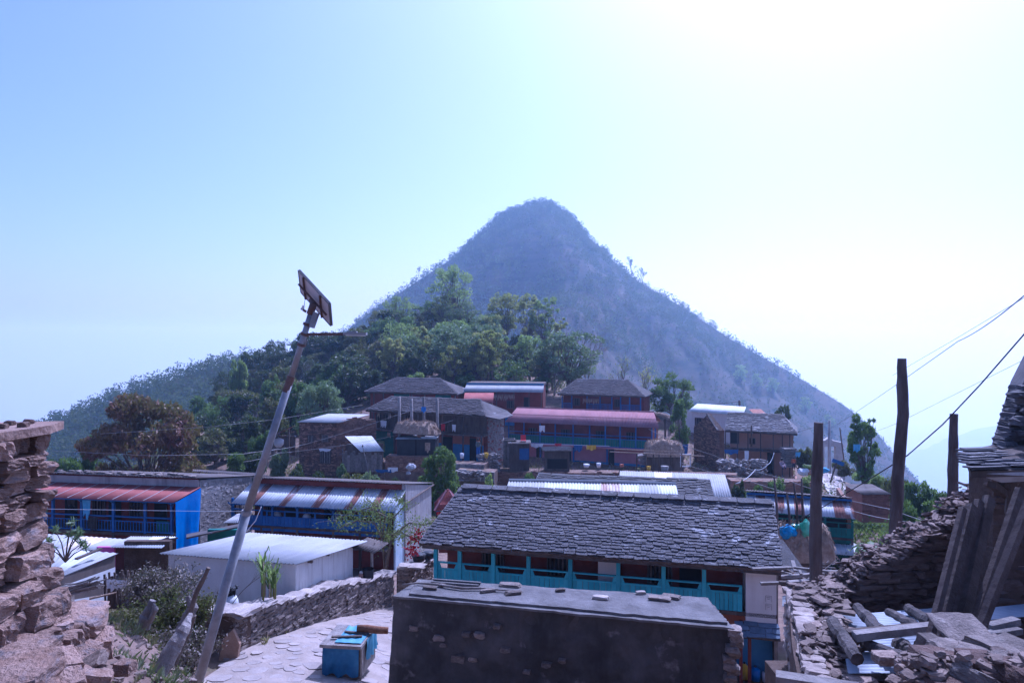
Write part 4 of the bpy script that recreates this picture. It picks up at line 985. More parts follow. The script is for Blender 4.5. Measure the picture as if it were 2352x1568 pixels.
# wooden lean-to beside it
t = thing('wooden_lean_to', 'grey plank lean-to with a tilted tin roof beside the stone house', 'shed', P(785, 1077, 65.5), 0.05)
w = 92/F*65.5
for i in range(15): bx('plank', m_wood_grey, t, w*i/15+0.01, w*(i+1)/15-0.01, 0, 0.05, -0.3, 1.55+0.25*math.sin(i*2.1))
for x in (0.03, w*0.5, w-0.1): bx('post', m_wood, t, x, x+0.1, 0.06, 0.16, -0.3, 2.3)
tin(t, (1.9, -0.6, 1.75), (w+0.2, -0.3, 1.75), (2.6, 1.6, 2.95), (0.0, 1.5, 2.95), m_tin, sheets=5, pitch=0.12, amp=0.02)
bx('back_wall', m_wood, t, 0.1, w-0.1, 1.5, 1.6, -0.3, 2.2)
MB().tube([(2.9, -1.6, -0.4), (2.1, -0.5, 2.1)], 0.035, 6).build('prop', m_wood_grey, t)
# open rusty shed left of it
t = thing('open_shed', 'small open shed with sloping rusty roof left of the stone house', 'shed', P(626, 1040, 70), 0.0); w = 62/F*70
tin(t, (-0.6, -0.4, 1.5), (1.7, -0.4, 2.55), (1.7, 2.2, 2.55), (-0.6, 2.2, 1.5), m_tin_rust, sheets=2, pitch=0.12)
for x, z in ((0.0, 1.7), (1.6, 2.45)): bx('post', m_wood, t, x, x+0.12, 0, 0.12, -0.6, z)
bx('back_wall', m_wood, t, -0.2, 1.7, 2.0, 2.1, -0.6, 1.5)
bx('rail', m_wood_grey, t, -0.2, 1.9, -0.02, 0.05, 0.45, 0.55); bx('rail', m_wood_grey, t, -0.2, 1.9, -0.02, 0.05, 0.0, 0.08)
o = MB().tube([(0, 0, 0), (0, 0, .3), (0, 0, .75), (0, 0, .9)], [.3, .5, .5, .2], 10).build('white_sack', m_cloth_white, None, True); o.location = P(640, 1026, 71); tag(o, 'plump white sack inside the open rusty shed', 'sack')

# slate house above the old one (only its roof and upper wall show)
ev = level_line(836, 900, 1050, 905, 86)
fr, t = slate_house('upper_slate_house', 'slate roofed house with a small end gablet, above the dark balcony house', ev, 3.6, 3.0, 1.75, 3.4, 3.6, m_mud_red, 1.0, 4, 60, 41)
L = fr.L
mb = MB(); mb.add([(L-3.9, 3.0, 5.36), (L-3.2, 2.1, 4.85), (L-3.2, 3.9, 4.85), (L-4.4, 3.0, 5.36)], [(0, 1, 2), (0, 3, 1), (0, 2, 3)]); mb.build('gablet', m_stone_grey, t)
bx('painted_wall', m_green, t, fr.lx(905, 0.9), fr.lx(940, 0.9), 0.9, 0.99, 1.5, 3.5); bx('painted_wall', m_green, t, fr.lx(1000, 0.9), fr.lx(1035, 0.9), 0.9, 0.99, 1.5, 3.5)
posts_at(t, fr, (858, 880, 945, 975, 1045), 0.4, -0.5, 3.55, m_wood, 0.12)
for u in (950, 985): window(t, fr.lx(u, 0.98), 0.97, 2.2, 0.8, 0.8, m_wood, m_dark, 3)

# red walled house with bright tin strip
ev = level_line(1064, 899, 1248, 901, 86)
fr = Frame(*ev, 3.3); t = house('red_walled_house', 'red mud house with a bright tin verandah roof below the wood', fr); L = fr.L
tin(t, (0, 0, 3.3), (L, 0, 3.3), (L-0.1, 1.6, 4.15), (0.1, 1.6, 4.15), m_tin_white, sheets=7, pitch=0.13, amp=0.02)
bx('wall', m_mud_red, t, 0.2, L-0.2, 1.5, 5, -1, 4.1); bx('parapet', m_wood, t, 0.1, L-0.1, 1.65, 5.1, 4.101, 4.35)
bx('blue_strip', m_blue_wash, t, 0.1, L-0.1, 1.58, 1.64, 4.12, 4.3)
bx('verandah_wall', m_mud_red, t, fr.lx(1135, 0.9), L-0.3, 0.9, 1.49, -1, 3.4)
posts_at(t, fr, (1070, 1102, 1140, 1180, 1215, 1243), 0.2, -0.6, 3.25, m_wood, 0.12)
bx('door', m_dark, t, fr.lx(1203, 0.88), fr.lx(1217, 0.88), 0.87, 0.92, 0, 2.6); window(t, fr.lx(1165, 0.88), 0.89, 1.2, 0.8, 0.9, m_wood, m_dark, 3)
bx('plinth', m_blue_wash, t, fr.lx(1160, 0.6), L-0.4, 0.5, 0.89, -1, 0.0)
hung_row('corn_row', 'row of pale corn hung under the bright tin verandah', fr, 1130, 1182, 0.1, 3.0, m_thatch, 16, 0.75, seed=4)
t, w, h = hut('small_hut', 'small hut with a red tin roof left of the pink house', 1067, 1130, 924, 958, 77, 2.4, m_wood, m_tin_red, slope=0.9)

# slate house with blue balcony
ev = level_line(1280, 905, 1481, 911, 86)
fr, t = slate_house('blue_balcony_slate_house', 'slate roofed house with blue balcony posts above the pink tin roof', ev, 3.9, 3.3, 1.85, 1.9, 2.9, m_mud_red, 1.5, 4.2, 100, 51)
L = fr.L
posts_at(t, fr, (1291, 1313, 1348, 1378, 1405, 1425, 1446, 1471), 0.6, 0, 3.85, m_blue, 0.14)
bx('balcony_floor', m_wood, t, 0.4, L-0.4, 0.5, 1.5, 1.75, 1.9)
for a, b, n in ((1292, 1312, 8), (1350, 1376, 9), (1380, 1404, 8), (1426, 1445, 7), (1448, 1470, 8)): bars_rail(t, fr, a, b, 0.62, 1.95, 0.75, m_blue, n)
window(t, fr.lx(1318, 1.5), 1.49, 2.4, 0.8, 0.9, m_wood, m_dark, 3); window(t, fr.lx(1412, 1.5), 1.49, 2.4, 0.8, 0.9, m_wood, m_dark, 3)
hung_row('corn_row', 'row of pale corn hung below the blue balcony slate roof', fr, 1338, 1376, 0.35, 3.45, m_thatch, 13, 0.7, seed=6)

# the pink tin house
ev = level_line(1160, 968, 1514, 983, 71.5)
fr = Frame(*ev, 4.4); t = house('pink_tin_house', 'long house with pink corrugated roof and bright blue balcony', fr); L = fr.L; frP = fr
rd, ri = 3.2, 1.35
tin(t, (0, 0, 4.4), (L, 0, 4.4), (L-1.0, rd, 4.4+ri), (0.35, rd, 4.4+ri), m_tin_pink, sheets=8, pitch=0.16, amp=0.028)
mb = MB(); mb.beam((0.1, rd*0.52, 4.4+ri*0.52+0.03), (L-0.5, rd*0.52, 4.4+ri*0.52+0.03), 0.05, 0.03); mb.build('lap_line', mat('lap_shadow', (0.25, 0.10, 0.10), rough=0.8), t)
tin(t, (L-0.6, rd*2, 4.4), (0.2, rd*2, 4.4), (0.35, rd, 4.4+ri), (L-1.0, rd, 4.4+ri), m_tin_pink, name='rear_sheet', sheets=2, pitch=0.3)
MB().tube([(0.3, rd, 4.42+ri), (L-1.0, rd, 4.42+ri)], 0.07, 6).build('ridge_cap', m_tin_pink, t)
bx('wall', m_mud_red, t, 0.6, L-0.9, 1.5, 5.6, -1, 4.35)
posts = (1168, 1203, 1240, 1275, 1316, 1354, 1390, 1424, 1460, 1497, 1505)
posts_at(t, fr, posts, 0.5, 1.95, 4.45, m_blue, 0.13)
bx('balcony_floor', m_mud_pink, t, 0.3, L-0.4, 0.45, 1.5, 1.85, 2.05)
for a, b in zip(posts[:-2], posts[1:-1]):
    x0, x1 = fr.lx(a, 0.55)+0.07, fr.lx(b, 0.55)-0.0
    rl = bx('railing', m_blue, t, x0, x1, 0.52, 0.58, 2.06, 2.14); bx('handrail', m_blue, rl, x0, x1, 0.5, 0.6, 3.25, 3.33); bx('mid_rail', m_blue, rl, x0, x1, 0.51, 0.59, 2.92, 2.99)
    for i in range(6): k = (x1-x0)/6; bx('plank', m_green, rl, x0+i*k+0.01, x0+(i+1)*k-0.01, 0.54, 0.57, 2.14, 2.92)
for u in (1215, 1290, 1370, 1440): window(t, fr.lx(u, 1.5), 1.49, 2.7, 0.9, 0.9, m_wood, m_dark, 3)
bx('pink_wall', m_mud_pink, t, 0.7, L-1.0, 1.2, 1.48, 0.3, 1.84); bx('blue_dado', m_blue_wash, t, 0.7, L-1.0, 1.19, 1.48, -1, 0.299)
for a, b in ((1282, 1312), (1398, 1411), (1232, 1245)): bx('door', m_dark, t, fr.lx(a, 1.2), fr.lx(b, 1.2), 1.16, 1.22, -0.6, 1.7)
for u in (1242, 1318, 1395): x = fr.lx(u, 1.1); bx('lower_post', m_blue, t, x-0.08, x+0.08, 0.9, 1.05, -0.8, 1.85)
bx('plinth', m_mud, t, 0.4, L-0.6, 0.2, 1.18, -1.4, -0.75)

# block house with grey tin
ev = level_line(1583, 944, 1707, 953, 80)
fr = Frame(*ev, 3.2); t = house('block_house', 'white block walled house with a grey tin roof behind the mud house', fr); L = fr.L
tin(t, (-0.2, 0, 3.2), (L, 0, 3.2), (L-0.7, 2.6, 3.95), (-0.2, 2.6, 3.95), m_tin, sheets=5, pitch=0.14, amp=0.02)
bx('wall', m_white_clean, t, -1.5, L-0.3, 0.4, 0.6, -1.2, 3.1)
window(t, fr.lx(1597, 0.4), 0.4, 0.9, 1.3, 1.5, m_wood, m_dark, 4)
gx0 = fr.lx(1545, 0.3)
core = MB(); d_ = Vector((-0.55, 0.83, 0)); o_ = Vector((gx0, 0.38, -1.2))
gl = 3.6
core.add([o_, o_+d_*gl, o_+d_*gl+Vector((0.2, .1, 0)), o_+Vector((0.2, .1, 0)), o_+Vector((0, 0, 5.05)), o_+d_*gl+Vector((0, 0, 4.2)), o_+d_*gl+Vector((0.2, .1, 4.2)), o_+Vector((0.2, .1, 5.05))], [(0, 3, 2, 1), (4, 5, 6, 7), (0, 1, 5, 4), (1, 2, 6, 5), (2, 3, 7, 6), (3, 0, 4, 7)])
core.build('wall_core', m_concrete, t)
g_ = random.Random(2); nn = Vector((-0.83, -0.55, 0)); zz = 0
m_block = mat('cement_block', (0.30, 0.29, 0.29), (0.40, 0.39, 0.38), 2, 0.9, 0.2, 10, vary=0.2)
for r_ in range(22):
    s_ = -0.2*(r_ % 2)
    while s_ < gl:
        a0 = max(0, s_); a1 = min(gl, s_+0.40)
        if a1-a0 > 0.1 and r_*0.2+0.2 < 5.05-0.85*(a0+a1)/2/gl:
            mb = MB(); q = o_+d_*((a0+a1)/2)+Vector((0, 0, r_*0.2+0.1))
            ob = link('block', shared('stone', 0, m_block) if False else None, t) if False else None
            MBb = SHARED.setdefault('blk', MB().box(-.5, .5, -.5, .5, -.5, .5).mesh('block', m_block)); ob = link('block', MBb, t)
            ob.matrix_local = basis(d_, nn, Vector((0, 0, 1)), q, (a1-a0)*0.95, 0.05, 0.185)
        s_ += 0.40
bx('lintel', m_concrete, t, gx0, fr.lx(1582, 0.35), 0.36, 0.41, 3.101, 3.3)

# mud house with rubble gable
ev = level_line(1665, 989, 1832, 997, 67)
fr, t = slate_house('mud_house', 'ochre mud house with slate roof, pole verandah and rubble gable', ev, 3.7, 2.9, 1.55, 0.0, 1.4, m_mud, 1.3, 3.8, 200, 61, expo=0.18, m=mat('sunlit_slate', (0.10, 0.09, 0.09), (0.19, 0.175, 0.175), 1.2, .8, .4, 8, vary=.35, spots=((0.42, 0.40, 0.40), 1.0, .55, .66)))  # slate colours lightened to paint in the sunlight on this roof
L = fr.L; frM = fr
gxx = fr.lx(1652, 1.2); gd = Vector((-0.66, 0.75, 0)); gn = Vector((-0.75, -0.66, 0)); W_ = 4.6
MB().add([Vector((gxx, 1.2, -1.2)), Vector((gxx, 1.2, -1.2))+gd*W_, Vector((gxx+.4, 1.5, -1.2))+gd*W_, Vector((gxx+.4, 1.5, -1.2)), Vector((gxx, 1.2, 3.6)), Vector((gxx, 1.2, 3.3))+gd*W_, Vector((gxx+.4, 1.5, 3.3))+gd*W_, Vector((gxx+.4, 1.5, 3.6)),
          Vector((gxx, 1.2, 5.0))+gd*W_*0.45, Vector((gxx+.4, 1.5, 5.0))+gd*W_*0.45], [(0, 1, 5, 8, 4), (3, 7, 9, 6, 2), (1, 2, 6, 5), (0, 4, 7, 3), (4, 8, 9, 7), (8, 5, 6, 9)]).build('gable_core', m_mortar, t)
stonework(t, Vector((gxx, 1.2, -1.1)), gd, (0, 0, 1), gn, W_, lambda s: (4.6+ (s/(W_*.45))*1.45) if s < W_*.45 else 6.05-(s-W_*.45)/(W_*.55)*1.6, 0.12, 0.27, m_stone_far, 300, 15, 0.16, proud=0.02)
MB().slab([Vector((gxx-.2, 0.9, 3.62)), Vector((gxx-.05, 1.2, 3.6)), Vector((gxx+.1, 1.4, 5.12))+gd*W_*0.45, Vector((gxx-.1, 1.0, 5.14))+gd*W_*0.45], 0.08).build('verge', m_slate_far, t)
bx('balcony_floor', m_wood, t, 0.0, L-0.1, 0.25, 1.3, 1.75, 1.87)
posts_at(t, fr, (1666, 1694, 1718, 1747, 1776, 1797, 1814), 0.3, -0.8, 3.65, m_wood, 0.11)
bx('stone_facing', m_stone_far, t, gxx+0.02, gxx+0.5, 1.15, 1.29, -1, 3.6)
window(t, fr.lx(1722, 1.3), 1.29, 2.35, 0.5, 0.55, m_wood, m_dark); window(t, fr.lx(1678, 1.3), 1.29, 2.3, 0.8, 1.1, m_wood, m_dark)
bx('door', m_dark, t, fr.lx(1762, 1.3), fr.lx(1778, 1.3), 1.26, 1.32, -0.6, 1.55); window(t, fr.lx(1724, 1.3), 1.29, -0.2, 0.5, 0.4, m_wood, m_dark)
bx('step', m_mud, t, fr.lx(1745, 0.3), fr.lx(1830, 0.3), -0.5, 1.29, -1.2, -0.62)
for i in range(4): MB().beam((fr.lx(1690+i*26, 0.4), 0.45, 1.95+0.05*i), (fr.lx(1725+i*22, 0.5), 0.5, 2.0+0.04*i), 0.12, 0.05).build('stored_board', m_wood_grey, t)
# plank store at its right end
t2 = thing('plank_stack', 'stack of grey planks at the right end of the mud house', 'planks', P(1815, 1068, 66), 0.1)
for i in range(11): bx('plank', m_wood_grey, t2, -0.5+0.04*math.sin(i*3), 0.7+0.1*math.sin(i*5), 0, 1.0, -0.2+i*0.17, -0.2+i*0.17+0.1)
t, w, h = hut('back_house', 'small dark gabled house peeping behind the slate roof of the mud house', 1742, 1766, 958, 985, 84, 3, m_stone_far, m_tin_rust, slope=0.7)
t, w, h = hut('brick_hut', 'small brick hut with a flat roof beside the stone path', 1980, 2040, 1133, 1182, 45, 2.2, m_brick, m_tin_dark, slope=0.15)
for r_ in range(12):
    for k_ in range(9):
        ob = link('brick', SHARED['blk'], t); ob.data = SHARED.setdefault('brk', MB().box(-.5, .5, -.5, .5, -.5, .5).mesh('brick', m_brick))
        ob.matrix_local = basis(Vector((1, 0, 0)), Vector((0, 1, 0)), Vector((0, 0, 1)), Vector((0.1+k_*0.193+0.09*(r_ % 2), -0.012, 0.05+r_*0.112)), 0.18, 0.05, 0.098)

# gateway on the path
t = thing('gateway_arch', 'grey gateway arch with gabled top over the stone path', 'gate', P(1906, 1082, 84), -0.15); s_ = 84/F
bx('pillar', m_concrete, t, 11*s_, 26*s_, -0.4, 0.4, -0.8, 64*s_); bx('pillar', m_concrete, t, -26*s_, -14*s_, -0.4, 0.4, -0.8, 64*s_)
MB().add([(-28*s_, -.42, 58*s_), (28*s_, -.42, 58*s_), (26*s_, -.42, 67*s_), (4*s_, -.42, 72*s_), (-4*s_, -.42, 78*s_), (-12*s_, -.42, 72*s_), (-28*s_, -.42, 70*s_),
          (-28*s_, .42, 58*s_), (28*s_, .42, 58*s_), (26*s_, .42, 67*s_), (4*s_, .42, 72*s_), (-4*s_, .42, 78*s_), (-12*s_, .42, 72*s_), (-28*s_, .42, 70*s_)],
         [(0, 1, 2, 3, 4, 5, 6), (13, 12, 11, 10, 9, 8, 7)] + [(i, 7+i, 7+(i+1) % 7, (i+1) % 7) for i in range(7)]).build('lintel', m_concrete, t)
bx('pillar_base', m_concrete, t, 9*s_, 30*s_, -0.6, 0.6, -0.9, 14*s_)
# shrine with red pyramid roof
t = thing('small_shrine', 'small red shrine with a pyramid tin roof beside the grey wall', 'shrine', P(1028, 1245, 35.5), 0.1); s_ = 35.5/F
bx('body', m_mud_red, t, -20*s_, 24*s_, 0.2, 1.2, -0.6, 62*s_); bx('valance', m_cloth_red, t, -25*s_, 27*s_, 0.05, 1.35, 62*s_, 71*s_); bx('blue_band', m_blue, t, -26*s_, 28*s_, 0.0, 1.4, 71.2*s_, 75*s_)
z0 = 75*s_; z1 = 112*s_; a = [(-30*s_, -.15, z0), (32*s_, -.15, z0), (32*s_, 1.55, z0), (-30*s_, 1.55, z0)]; tl = [(-3*s_, .62, z1), (5*s_, .62, z1), (5*s_, .8, z1), (-3*s_, .8, z1)]
for i in range(4):
    j = (i+1) % 4; MB().wave(a[i], a[j], tl[j], tl[i], 0.1, 0.015).build('roof_side', m_tin_red, t, True)
    MB().beam(a[i], tl[i], 0.09, 0.05).build('hip_strip', m_tin_pink, t)
MB().tube([(1*s_, .7, z1-.05), (1*s_, .7, z1+0.08)], [0.12, 0.05], 8).build('finial', m_tin_red, t)

# ------------------------------------------------------------------ lane, walls, yards
m_dust = mat('pale_dust', (0.27, 0.22, 0.185), (0.39, 0.32, 0.275), 1.5, 0.95, 0.4, 14)
m_flag = mat('flagstone', (0.28, 0.235, 0.21), (0.39, 0.33, 0.295), 1.2, 0.9, 0.4, 12, vary=0.10)
def strip(name, cl, half, m, dz, n=60, k=6, **kw):
    """a path that follows the ground along the centre line cl"""
    pts = [Vector((x, y, 0)) for x, y in cl]; V = []
    seg = [0]
    for a, b in zip(pts[:-1], pts[1:]): seg.append(seg[-1]+(b-a).length)
    for i in range(n+1):
        s = seg[-1]*i/n; j = max(0, min(len(pts)-2, next((q for q in range(len(seg)-1) if s <= seg[q+1]), len(pts)-2)))
        t = (s-seg[j])/(seg[j+1]-seg[j]); c = pts[j].lerp(pts[j+1], t); d = (pts[j+1]-pts[j]).normalized(); nn = Vector((-d.y, d.x, 0))
        hw = half[j]+(half[j+1]-half[j])*t
        for q in range(k+1): V.append(c + nn*hw*(2*q/k-1))
    V = np.array([tuple(v) for v in V]); V[:, 2] = hgt(V[:, 0], V[:, 1]) + dz
    return link(name, np_mesh(name, V, grid_quads(k+1, n+1)[:, ::-1].copy() if False else grid_quads(k+1, n+1), m), kind='structure', **kw)
lane = strip('lane', [(-2.0, 11), (-3.6, 14), (-4.2, 17), (-3.6, 20), (-2.9, 24), (-2.6, 29)], [2.5, 3.2, 2.4, 2.0, 1.7, 1.4], m_dust, 0.056)
wallx = lambda y: -6.65+(y-16.4)*0.329 if y > 16.4 else -9
g_ = random.Random(12); put = []
for k_ in range(2600):                                             # worn flagstones, bedded almost flush in the dust
    cx = g_.uniform(-6.8, -1.9); cy_ = g_.uniform(12.4, 23)
    if cx < wallx(cy_)+0.45 or len(put) > 170: continue
    r_ = g_.uniform(0.13, 0.30)
    if any((cx-x)**2+(cy_-y)**2 < (0.88*(r_+q))**2 for x, y, q in put): continue
    put.append((cx, cy_, r_)); nv = g_.randrange(6, 9); an0 = g_.random()*6.28
    q = [(cx+r_*g_.uniform(.78, 1.08)*math.cos(an0+6.283*i/nv), cy_+r_*g_.uniform(.62, .95)*math.sin(an0+6.283*i/nv)) for i in range(nv)]
    zz = [gz(*p) for p in q]; zm = sum(zz)/nv; hh = .0575+g_.uniform(0, .006)
    mb = MB(); mb.add([(x-cx, y-cy_, z-zm+hh) for (x, y), z in zip(q, zz)]+[(x-cx, y-cy_, z-zm-.05) for (x, y), z in zip(q, zz)], [tuple(range(nv)), tuple(reversed(range(nv, 2*nv)))]+[(nv+i, nv+(i+1) % nv, (i+1) % nv, i) for i in range(nv)])
    o = mb.build('flagstone', m_flag, lane); o.location = (cx, cy_, zm)
def wall_run(name, label, pts, tops, thick, ch, sl, m, nparts, seed, core=m_mortar, cap=True, below=0.5, capm=None):
    """free standing rubble wall along world points pts (x, y), tops = z of the top at each; viewer side faces get stones"""
    t = thing(name, label, 'wall', (0, 0, 0)); per = max(1, nparts//(len(pts)-1))
    for i in range(len(pts)-1):
        a = Vector((*pts[i], 0)); b = Vector((*pts[i+1], 0)); d = (b-a); W = d.length; d.normalize(); nn = Vector((d.y, -d.x, 0))
        if nn.dot(a) > 0: nn = -nn                                 # towards the viewer at the origin
        zb = min(gz(a.x, a.y), gz(b.x, b.y)) - below
        ta, tb = tops[i], tops[i+1]
        mb = MB(); off = -nn*thick; q = [a, b, b+off, a+off]
        q = [p + nn*-0.06 for p in q]
        mb.add([(p.x, p.y, zb) for p in q] + [(p.x, p.y, z-0.08) for p, z in zip(q, (ta, tb, tb, ta))], [(0, 3, 2, 1), (4, 5, 6, 7), (0, 1, 5, 4), (1, 2, 6, 5), (2, 3, 7, 6), (3, 0, 4, 7)] if nn.cross(d).z > 0 else [(0, 1, 2, 3), (7, 6, 5, 4), (4, 5, 1, 0), (5, 6, 2, 1), (6, 7, 3, 2), (7, 4, 0, 3)])
        mb.build('core', core, t)
        stonework(t, (a.x, a.y, zb), d, (0, 0, 1), nn, W, lambda s: (ta+(tb-ta)*s/W)-zb, ch, sl, m, per, seed+i, 0.2)
        if cap:
            g = random.Random(seed+50+i); s = 0
            while s < W:
                w = g.uniform(0.28, 0.6); c = a + d*(s+w/2) - nn*(thick*0.48); z = ta+(tb-ta)*min(1, (s+w/2)/W)
                o = link('cap_stone', shared('stone', g.randrange(14), capm or m), t); an = g.uniform(-.2, .2)
                e1 = (d*math.cos(an) + nn*math.sin(an)); e2 = Vector((0, 0, 1)).cross(e1)
                o.matrix_local = basis(e1, e2, Vector((0, 0, 1)), Vector((c.x, c.y, z-0.0+g.uniform(-.02, .025))), w*1.05, thick*g.uniform(1.0, 1.3), g.uniform(.06, .11)); s += w
    return t
m_cap = mat('pale_cap_stone', (0.30, 0.25, 0.22), (0.46, 0.39, 0.34), 2.5, 0.9, 0.5, 12, vary=0.2)
c0 = P(540, 1515, 16.4); c1 = P(905, 1392, 24); cL = P(440, 1500, 16.9); cLL = P(318, 1470, 17.6)
wall_run('lane_wall', 'long dry stone wall running up along the pale lane', [(c0.x, c0.y), ((c0.x+c1.x)/2, (c0.y+c1.y)/2), (c1.x, c1.y)], [P(540, 1410, 16.4).z, P(742, 1352, 20.2).z, P(905, 1318, 24).z], 0.5, 0.082, 0.22, m_stone, 290, 5, capm=m_cap)
wall_run('yard_wall', 'shadowed dry stone wall behind the leaning posts', [(cLL.x, cLL.y), (cL.x, cL.y), (c0.x-0.02, c0.y)], [P(318, 1398, 17.6).z, P(440, 1402, 16.9).z, P(540, 1410, 16.4).z], 0.5, 0.085, 0.26, m_stone, 200, 15, capm=m_cap)
o = link('leaning_slab', None); C.objects.unlink(o)
mb = MB(); mb.prism([(-.24, 0), (.2, 0), (.24, .4), (.05, .72), (-.17, .5)], -.05, .05)
o = mb.build('stone_slab', mat('brown_slab', (0.30, 0.19, 0.13), (0.40, 0.27, 0.19), 2, 0.9, 0.5, 10)); p = P(527, 1517, 16.1); p.z = gz(p.x, p.y)-0.02; o.location = p; o.rotation_euler = (R(82), 0, R(-4)); tag(o, 'brown pointed slab leaning on the wall corner', 'slab')
# gate pillar and the wall beyond
p = P(925, 1345, 26); wall_run('back_wall', 'short dry stone wall beyond the lane, basins on top', [(p.x-0.2, p.y), (p.x+0.25, p.y-.05), (P(996, 1330, 28.5).x, 28.5)], [P(925, 1303, 26).z, P(938, 1303, 26).z, P(996, 1284, 28.5).z], 0.45, 0.08, 0.22, m_stone, 120, 25, capm=m_cap)
for i, (u, v, Y, r_, h_, lb) in enumerate(((962, 1287, 27.2, .28, .26, 'dark basin on the stone wall beyond the lane'), (985, 1281, 28, .26, .24, 'smaller dark basin beside the first on the stone wall'))):
    o = MB().tube([(0, 0, 0), (0, 0, h_), (0, 0, h_-.01), (0, 0, .04)], [r_*.8, r_, r_*.9, r_*.7], 14).build('basin', m_black, None, True); o.location = P(u, v, Y); tag(o, lb, 'basin')
t = thing('tar_drum', 'dark metal pot standing on the lane wall', 'pot', P(845, 1331, 22.6)); MB().tube([(0, 0, -.02), (0, 0, .36)], .19, 16, cap=False).build('body', m_black, t, True); MB().tube([(0, 0, 0), (0, 0, .02)], .18, 16).build('base', m_black, t); MB().tube([(0, 0, .34), (0, 0, .37)], .2, 16, cap=False).build('rim', m_black, t)
t = thing('brown_jar', 'brown jar with pale lid beside the dark pot', 'jar', P(830, 1333, 22.5)); MB().tube([(0, 0, -.02), (0, 0, .2), (0, 0, .25)], [.085, .085, .06], 12).build('body', m_mud, t, True); MB().tube([(0, 0, .25), (0, 0, .3)], .065, 12).build('lid', m_white_clean, t)

# white shed
A_, B_ = P(377, 1268, 20.5), P(683, 1292, 19.5)
zav = (A_.z+B_.z)/2; A_.z = zav; B_.z = zav
fr = Frame(A_, B_, 1.75); t = house('white_shed', 'low white washed shed with pale corrugated roof inside the stone wall', fr, 'shed'); L = fr.L; frW = fr
tin(t, (-0.05, -0.12, 1.75), (L+0.06, -0.12, 1.75), (L+0.55, 3.55, 1.40), (0.5, 3.55, 1.40), m_tin_white, sheets=6, pitch=0.11, amp=0.022)
D = 3.3
bx('front_wall', m_white_clean, t, 0.15, L-0.06, 0.0, 0.15, -0.6, 1.71)
v_ = [(L-0.2, 0.15, -.6), (L-0.055, 0.0, -.6), (L+0.1, D, -.8), (L-0.1, D, -.8), (L-0.2, 0.15, 1.70), (L-0.055, 0.0, 1.70), (L+0.1, D, 1.38), (L-0.1, D, 1.38)]
MB().add(v_, [(0, 3, 2, 1), (4, 5, 6, 7), (0, 1, 5, 4), (1, 2, 6, 5), (2, 3, 7, 6), (3, 0, 4, 7)]).build('end_wall', m_white, t)
bx('back_wall', m_white_clean, t, 0.15, L-0.1, D-.15, D, -0.8, 1.36)
for y in (0.6, 1.6, 2.6): bx('purlin', m_wood, t, L-0.15, L+0.12, y, y+0.07, 1.62-0.098*y, 1.68-0.098*y)
t2 = thing('side_porch', 'small dark porch with tilted tin roof behind the white shed', 'porch', frW.w(L+0.15, D, 0), frW.rz)
tin(t2, (0, -0.2, 1.30), (.6, 0.3, 1.0), (.6, 1.5, 1.0), (0, 1.0, 1.30), m_tin_dark, pitch=.1); bx('post', m_wood_grey, t2, .42, .49, .35, .42, -.9, 1.05)
# sack beside it
t = thing('rubbish_sack', 'white sack with black rubbish on top beside the white shed', 'sack', P(522, 1402, 18.6)); 
MB().tube([(0, 0, -.1), (0, 0, .12), (.02, 0, .3), (0, 0, .42)], [.26, .3, .26, .2], 12).build('bag', m_cloth_white, t, True)
mb = MB(); g_ = random.Random(3)
for i in range(14): mb.beam((g_.uniform(-.15, .15), g_.uniform(-.15, .15), .38), (g_.uniform(-.25, .25), g_.uniform(-.2, .2), g_.uniform(.5, .68)), .14, .05)
mb.build('contents', m_black, t, kind='stuff')

# tin sheds further left
p = P(90, 1330, 18.5)
t = thing('tin_shed', 'low patched shed with pale blue-grey corrugated roof at the left', 'shed', (p.x, p.y, p.z), 0.0)
def up(u, v, Y): return P(u, v, Y) - p
a, b, c, d = up(85, 1318, 18.3), up(137, 1326, 17.6), up(272, 1270, 20.6), up(92, 1256, 21.6)
tin(t, a, b, c, d, m_tin, sheets=4, pitch=.085, mats=[m_tin, m_tin_white])
for k in range(4):
    zt0 = b.lerp(c, .03).z-.05; zt1 = b.lerp(c, .97).z-.05
    f0, f1 = k/4, (k+1)/4
    q = [Vector((b.x, b.y, zt0-.75*f1)), Vector((c.x-.1, c.y, zt1-1.5*f1)), Vector((c.x-.1, c.y, zt1-1.5*f0)), Vector((b.x, b.y, zt0-.75*f0))]
    MB().slab([x+Vector((.01*k, -.01*k, 0)) for x in q], .02).build('side_sheet', m_tin if k % 2 else m_tin_dark, t)
bx('front_panel', m_plaster_grey, t, a.x, b.x-.05, b.y-.02, b.y+.1, b.z-.45, b.z-.06)
bx('foundation', m_stone, t, a.x, b.x, b.y-.1, b.y+.6, b.z-1.2, b.z-.46)
MB().beam(up(175, 1287, 18.9)+Vector((0, 0, .05)), up(232, 1264, 19.9)+Vector((0, 0, .06)), .1, .05).build('loose_plank', m_wood, t)
t = thing('low_tin_roof', 'pale rust tinged low tin roof before the blue railings', 'roof', P(95, 1270, 25)); o_ = t.location.copy()
a, b, c, d = [P(*q)-o_ for q in ((95, 1272, 24), (215, 1262, 23.4), (330, 1240, 27.5), (100, 1225, 29))]
tin(t, a, b, c, d, m_tin_white, sheets=3, pitch=.1, mats=[m_tin_white, mat('rust_tinged_tin', (0.55, 0.40, 0.34), (0.68, 0.62, 0.58), 0.9, .6, metal=.2), m_tin_white])
bx('pink_wall', mat('magenta_wash', (0.55, 0.10, 0.36), (0.6, 0.14, 0.40), 1, .9), t, b.x-.05, b.x+.55, b.y+.25, b.y+.35, b.z-.8, b.z+.02)
bx('wall', m_stone_grey, t, a.x+.2, b.x-.06, b.y+.4, b.y+.6, a.z-1.4, a.z-.05)
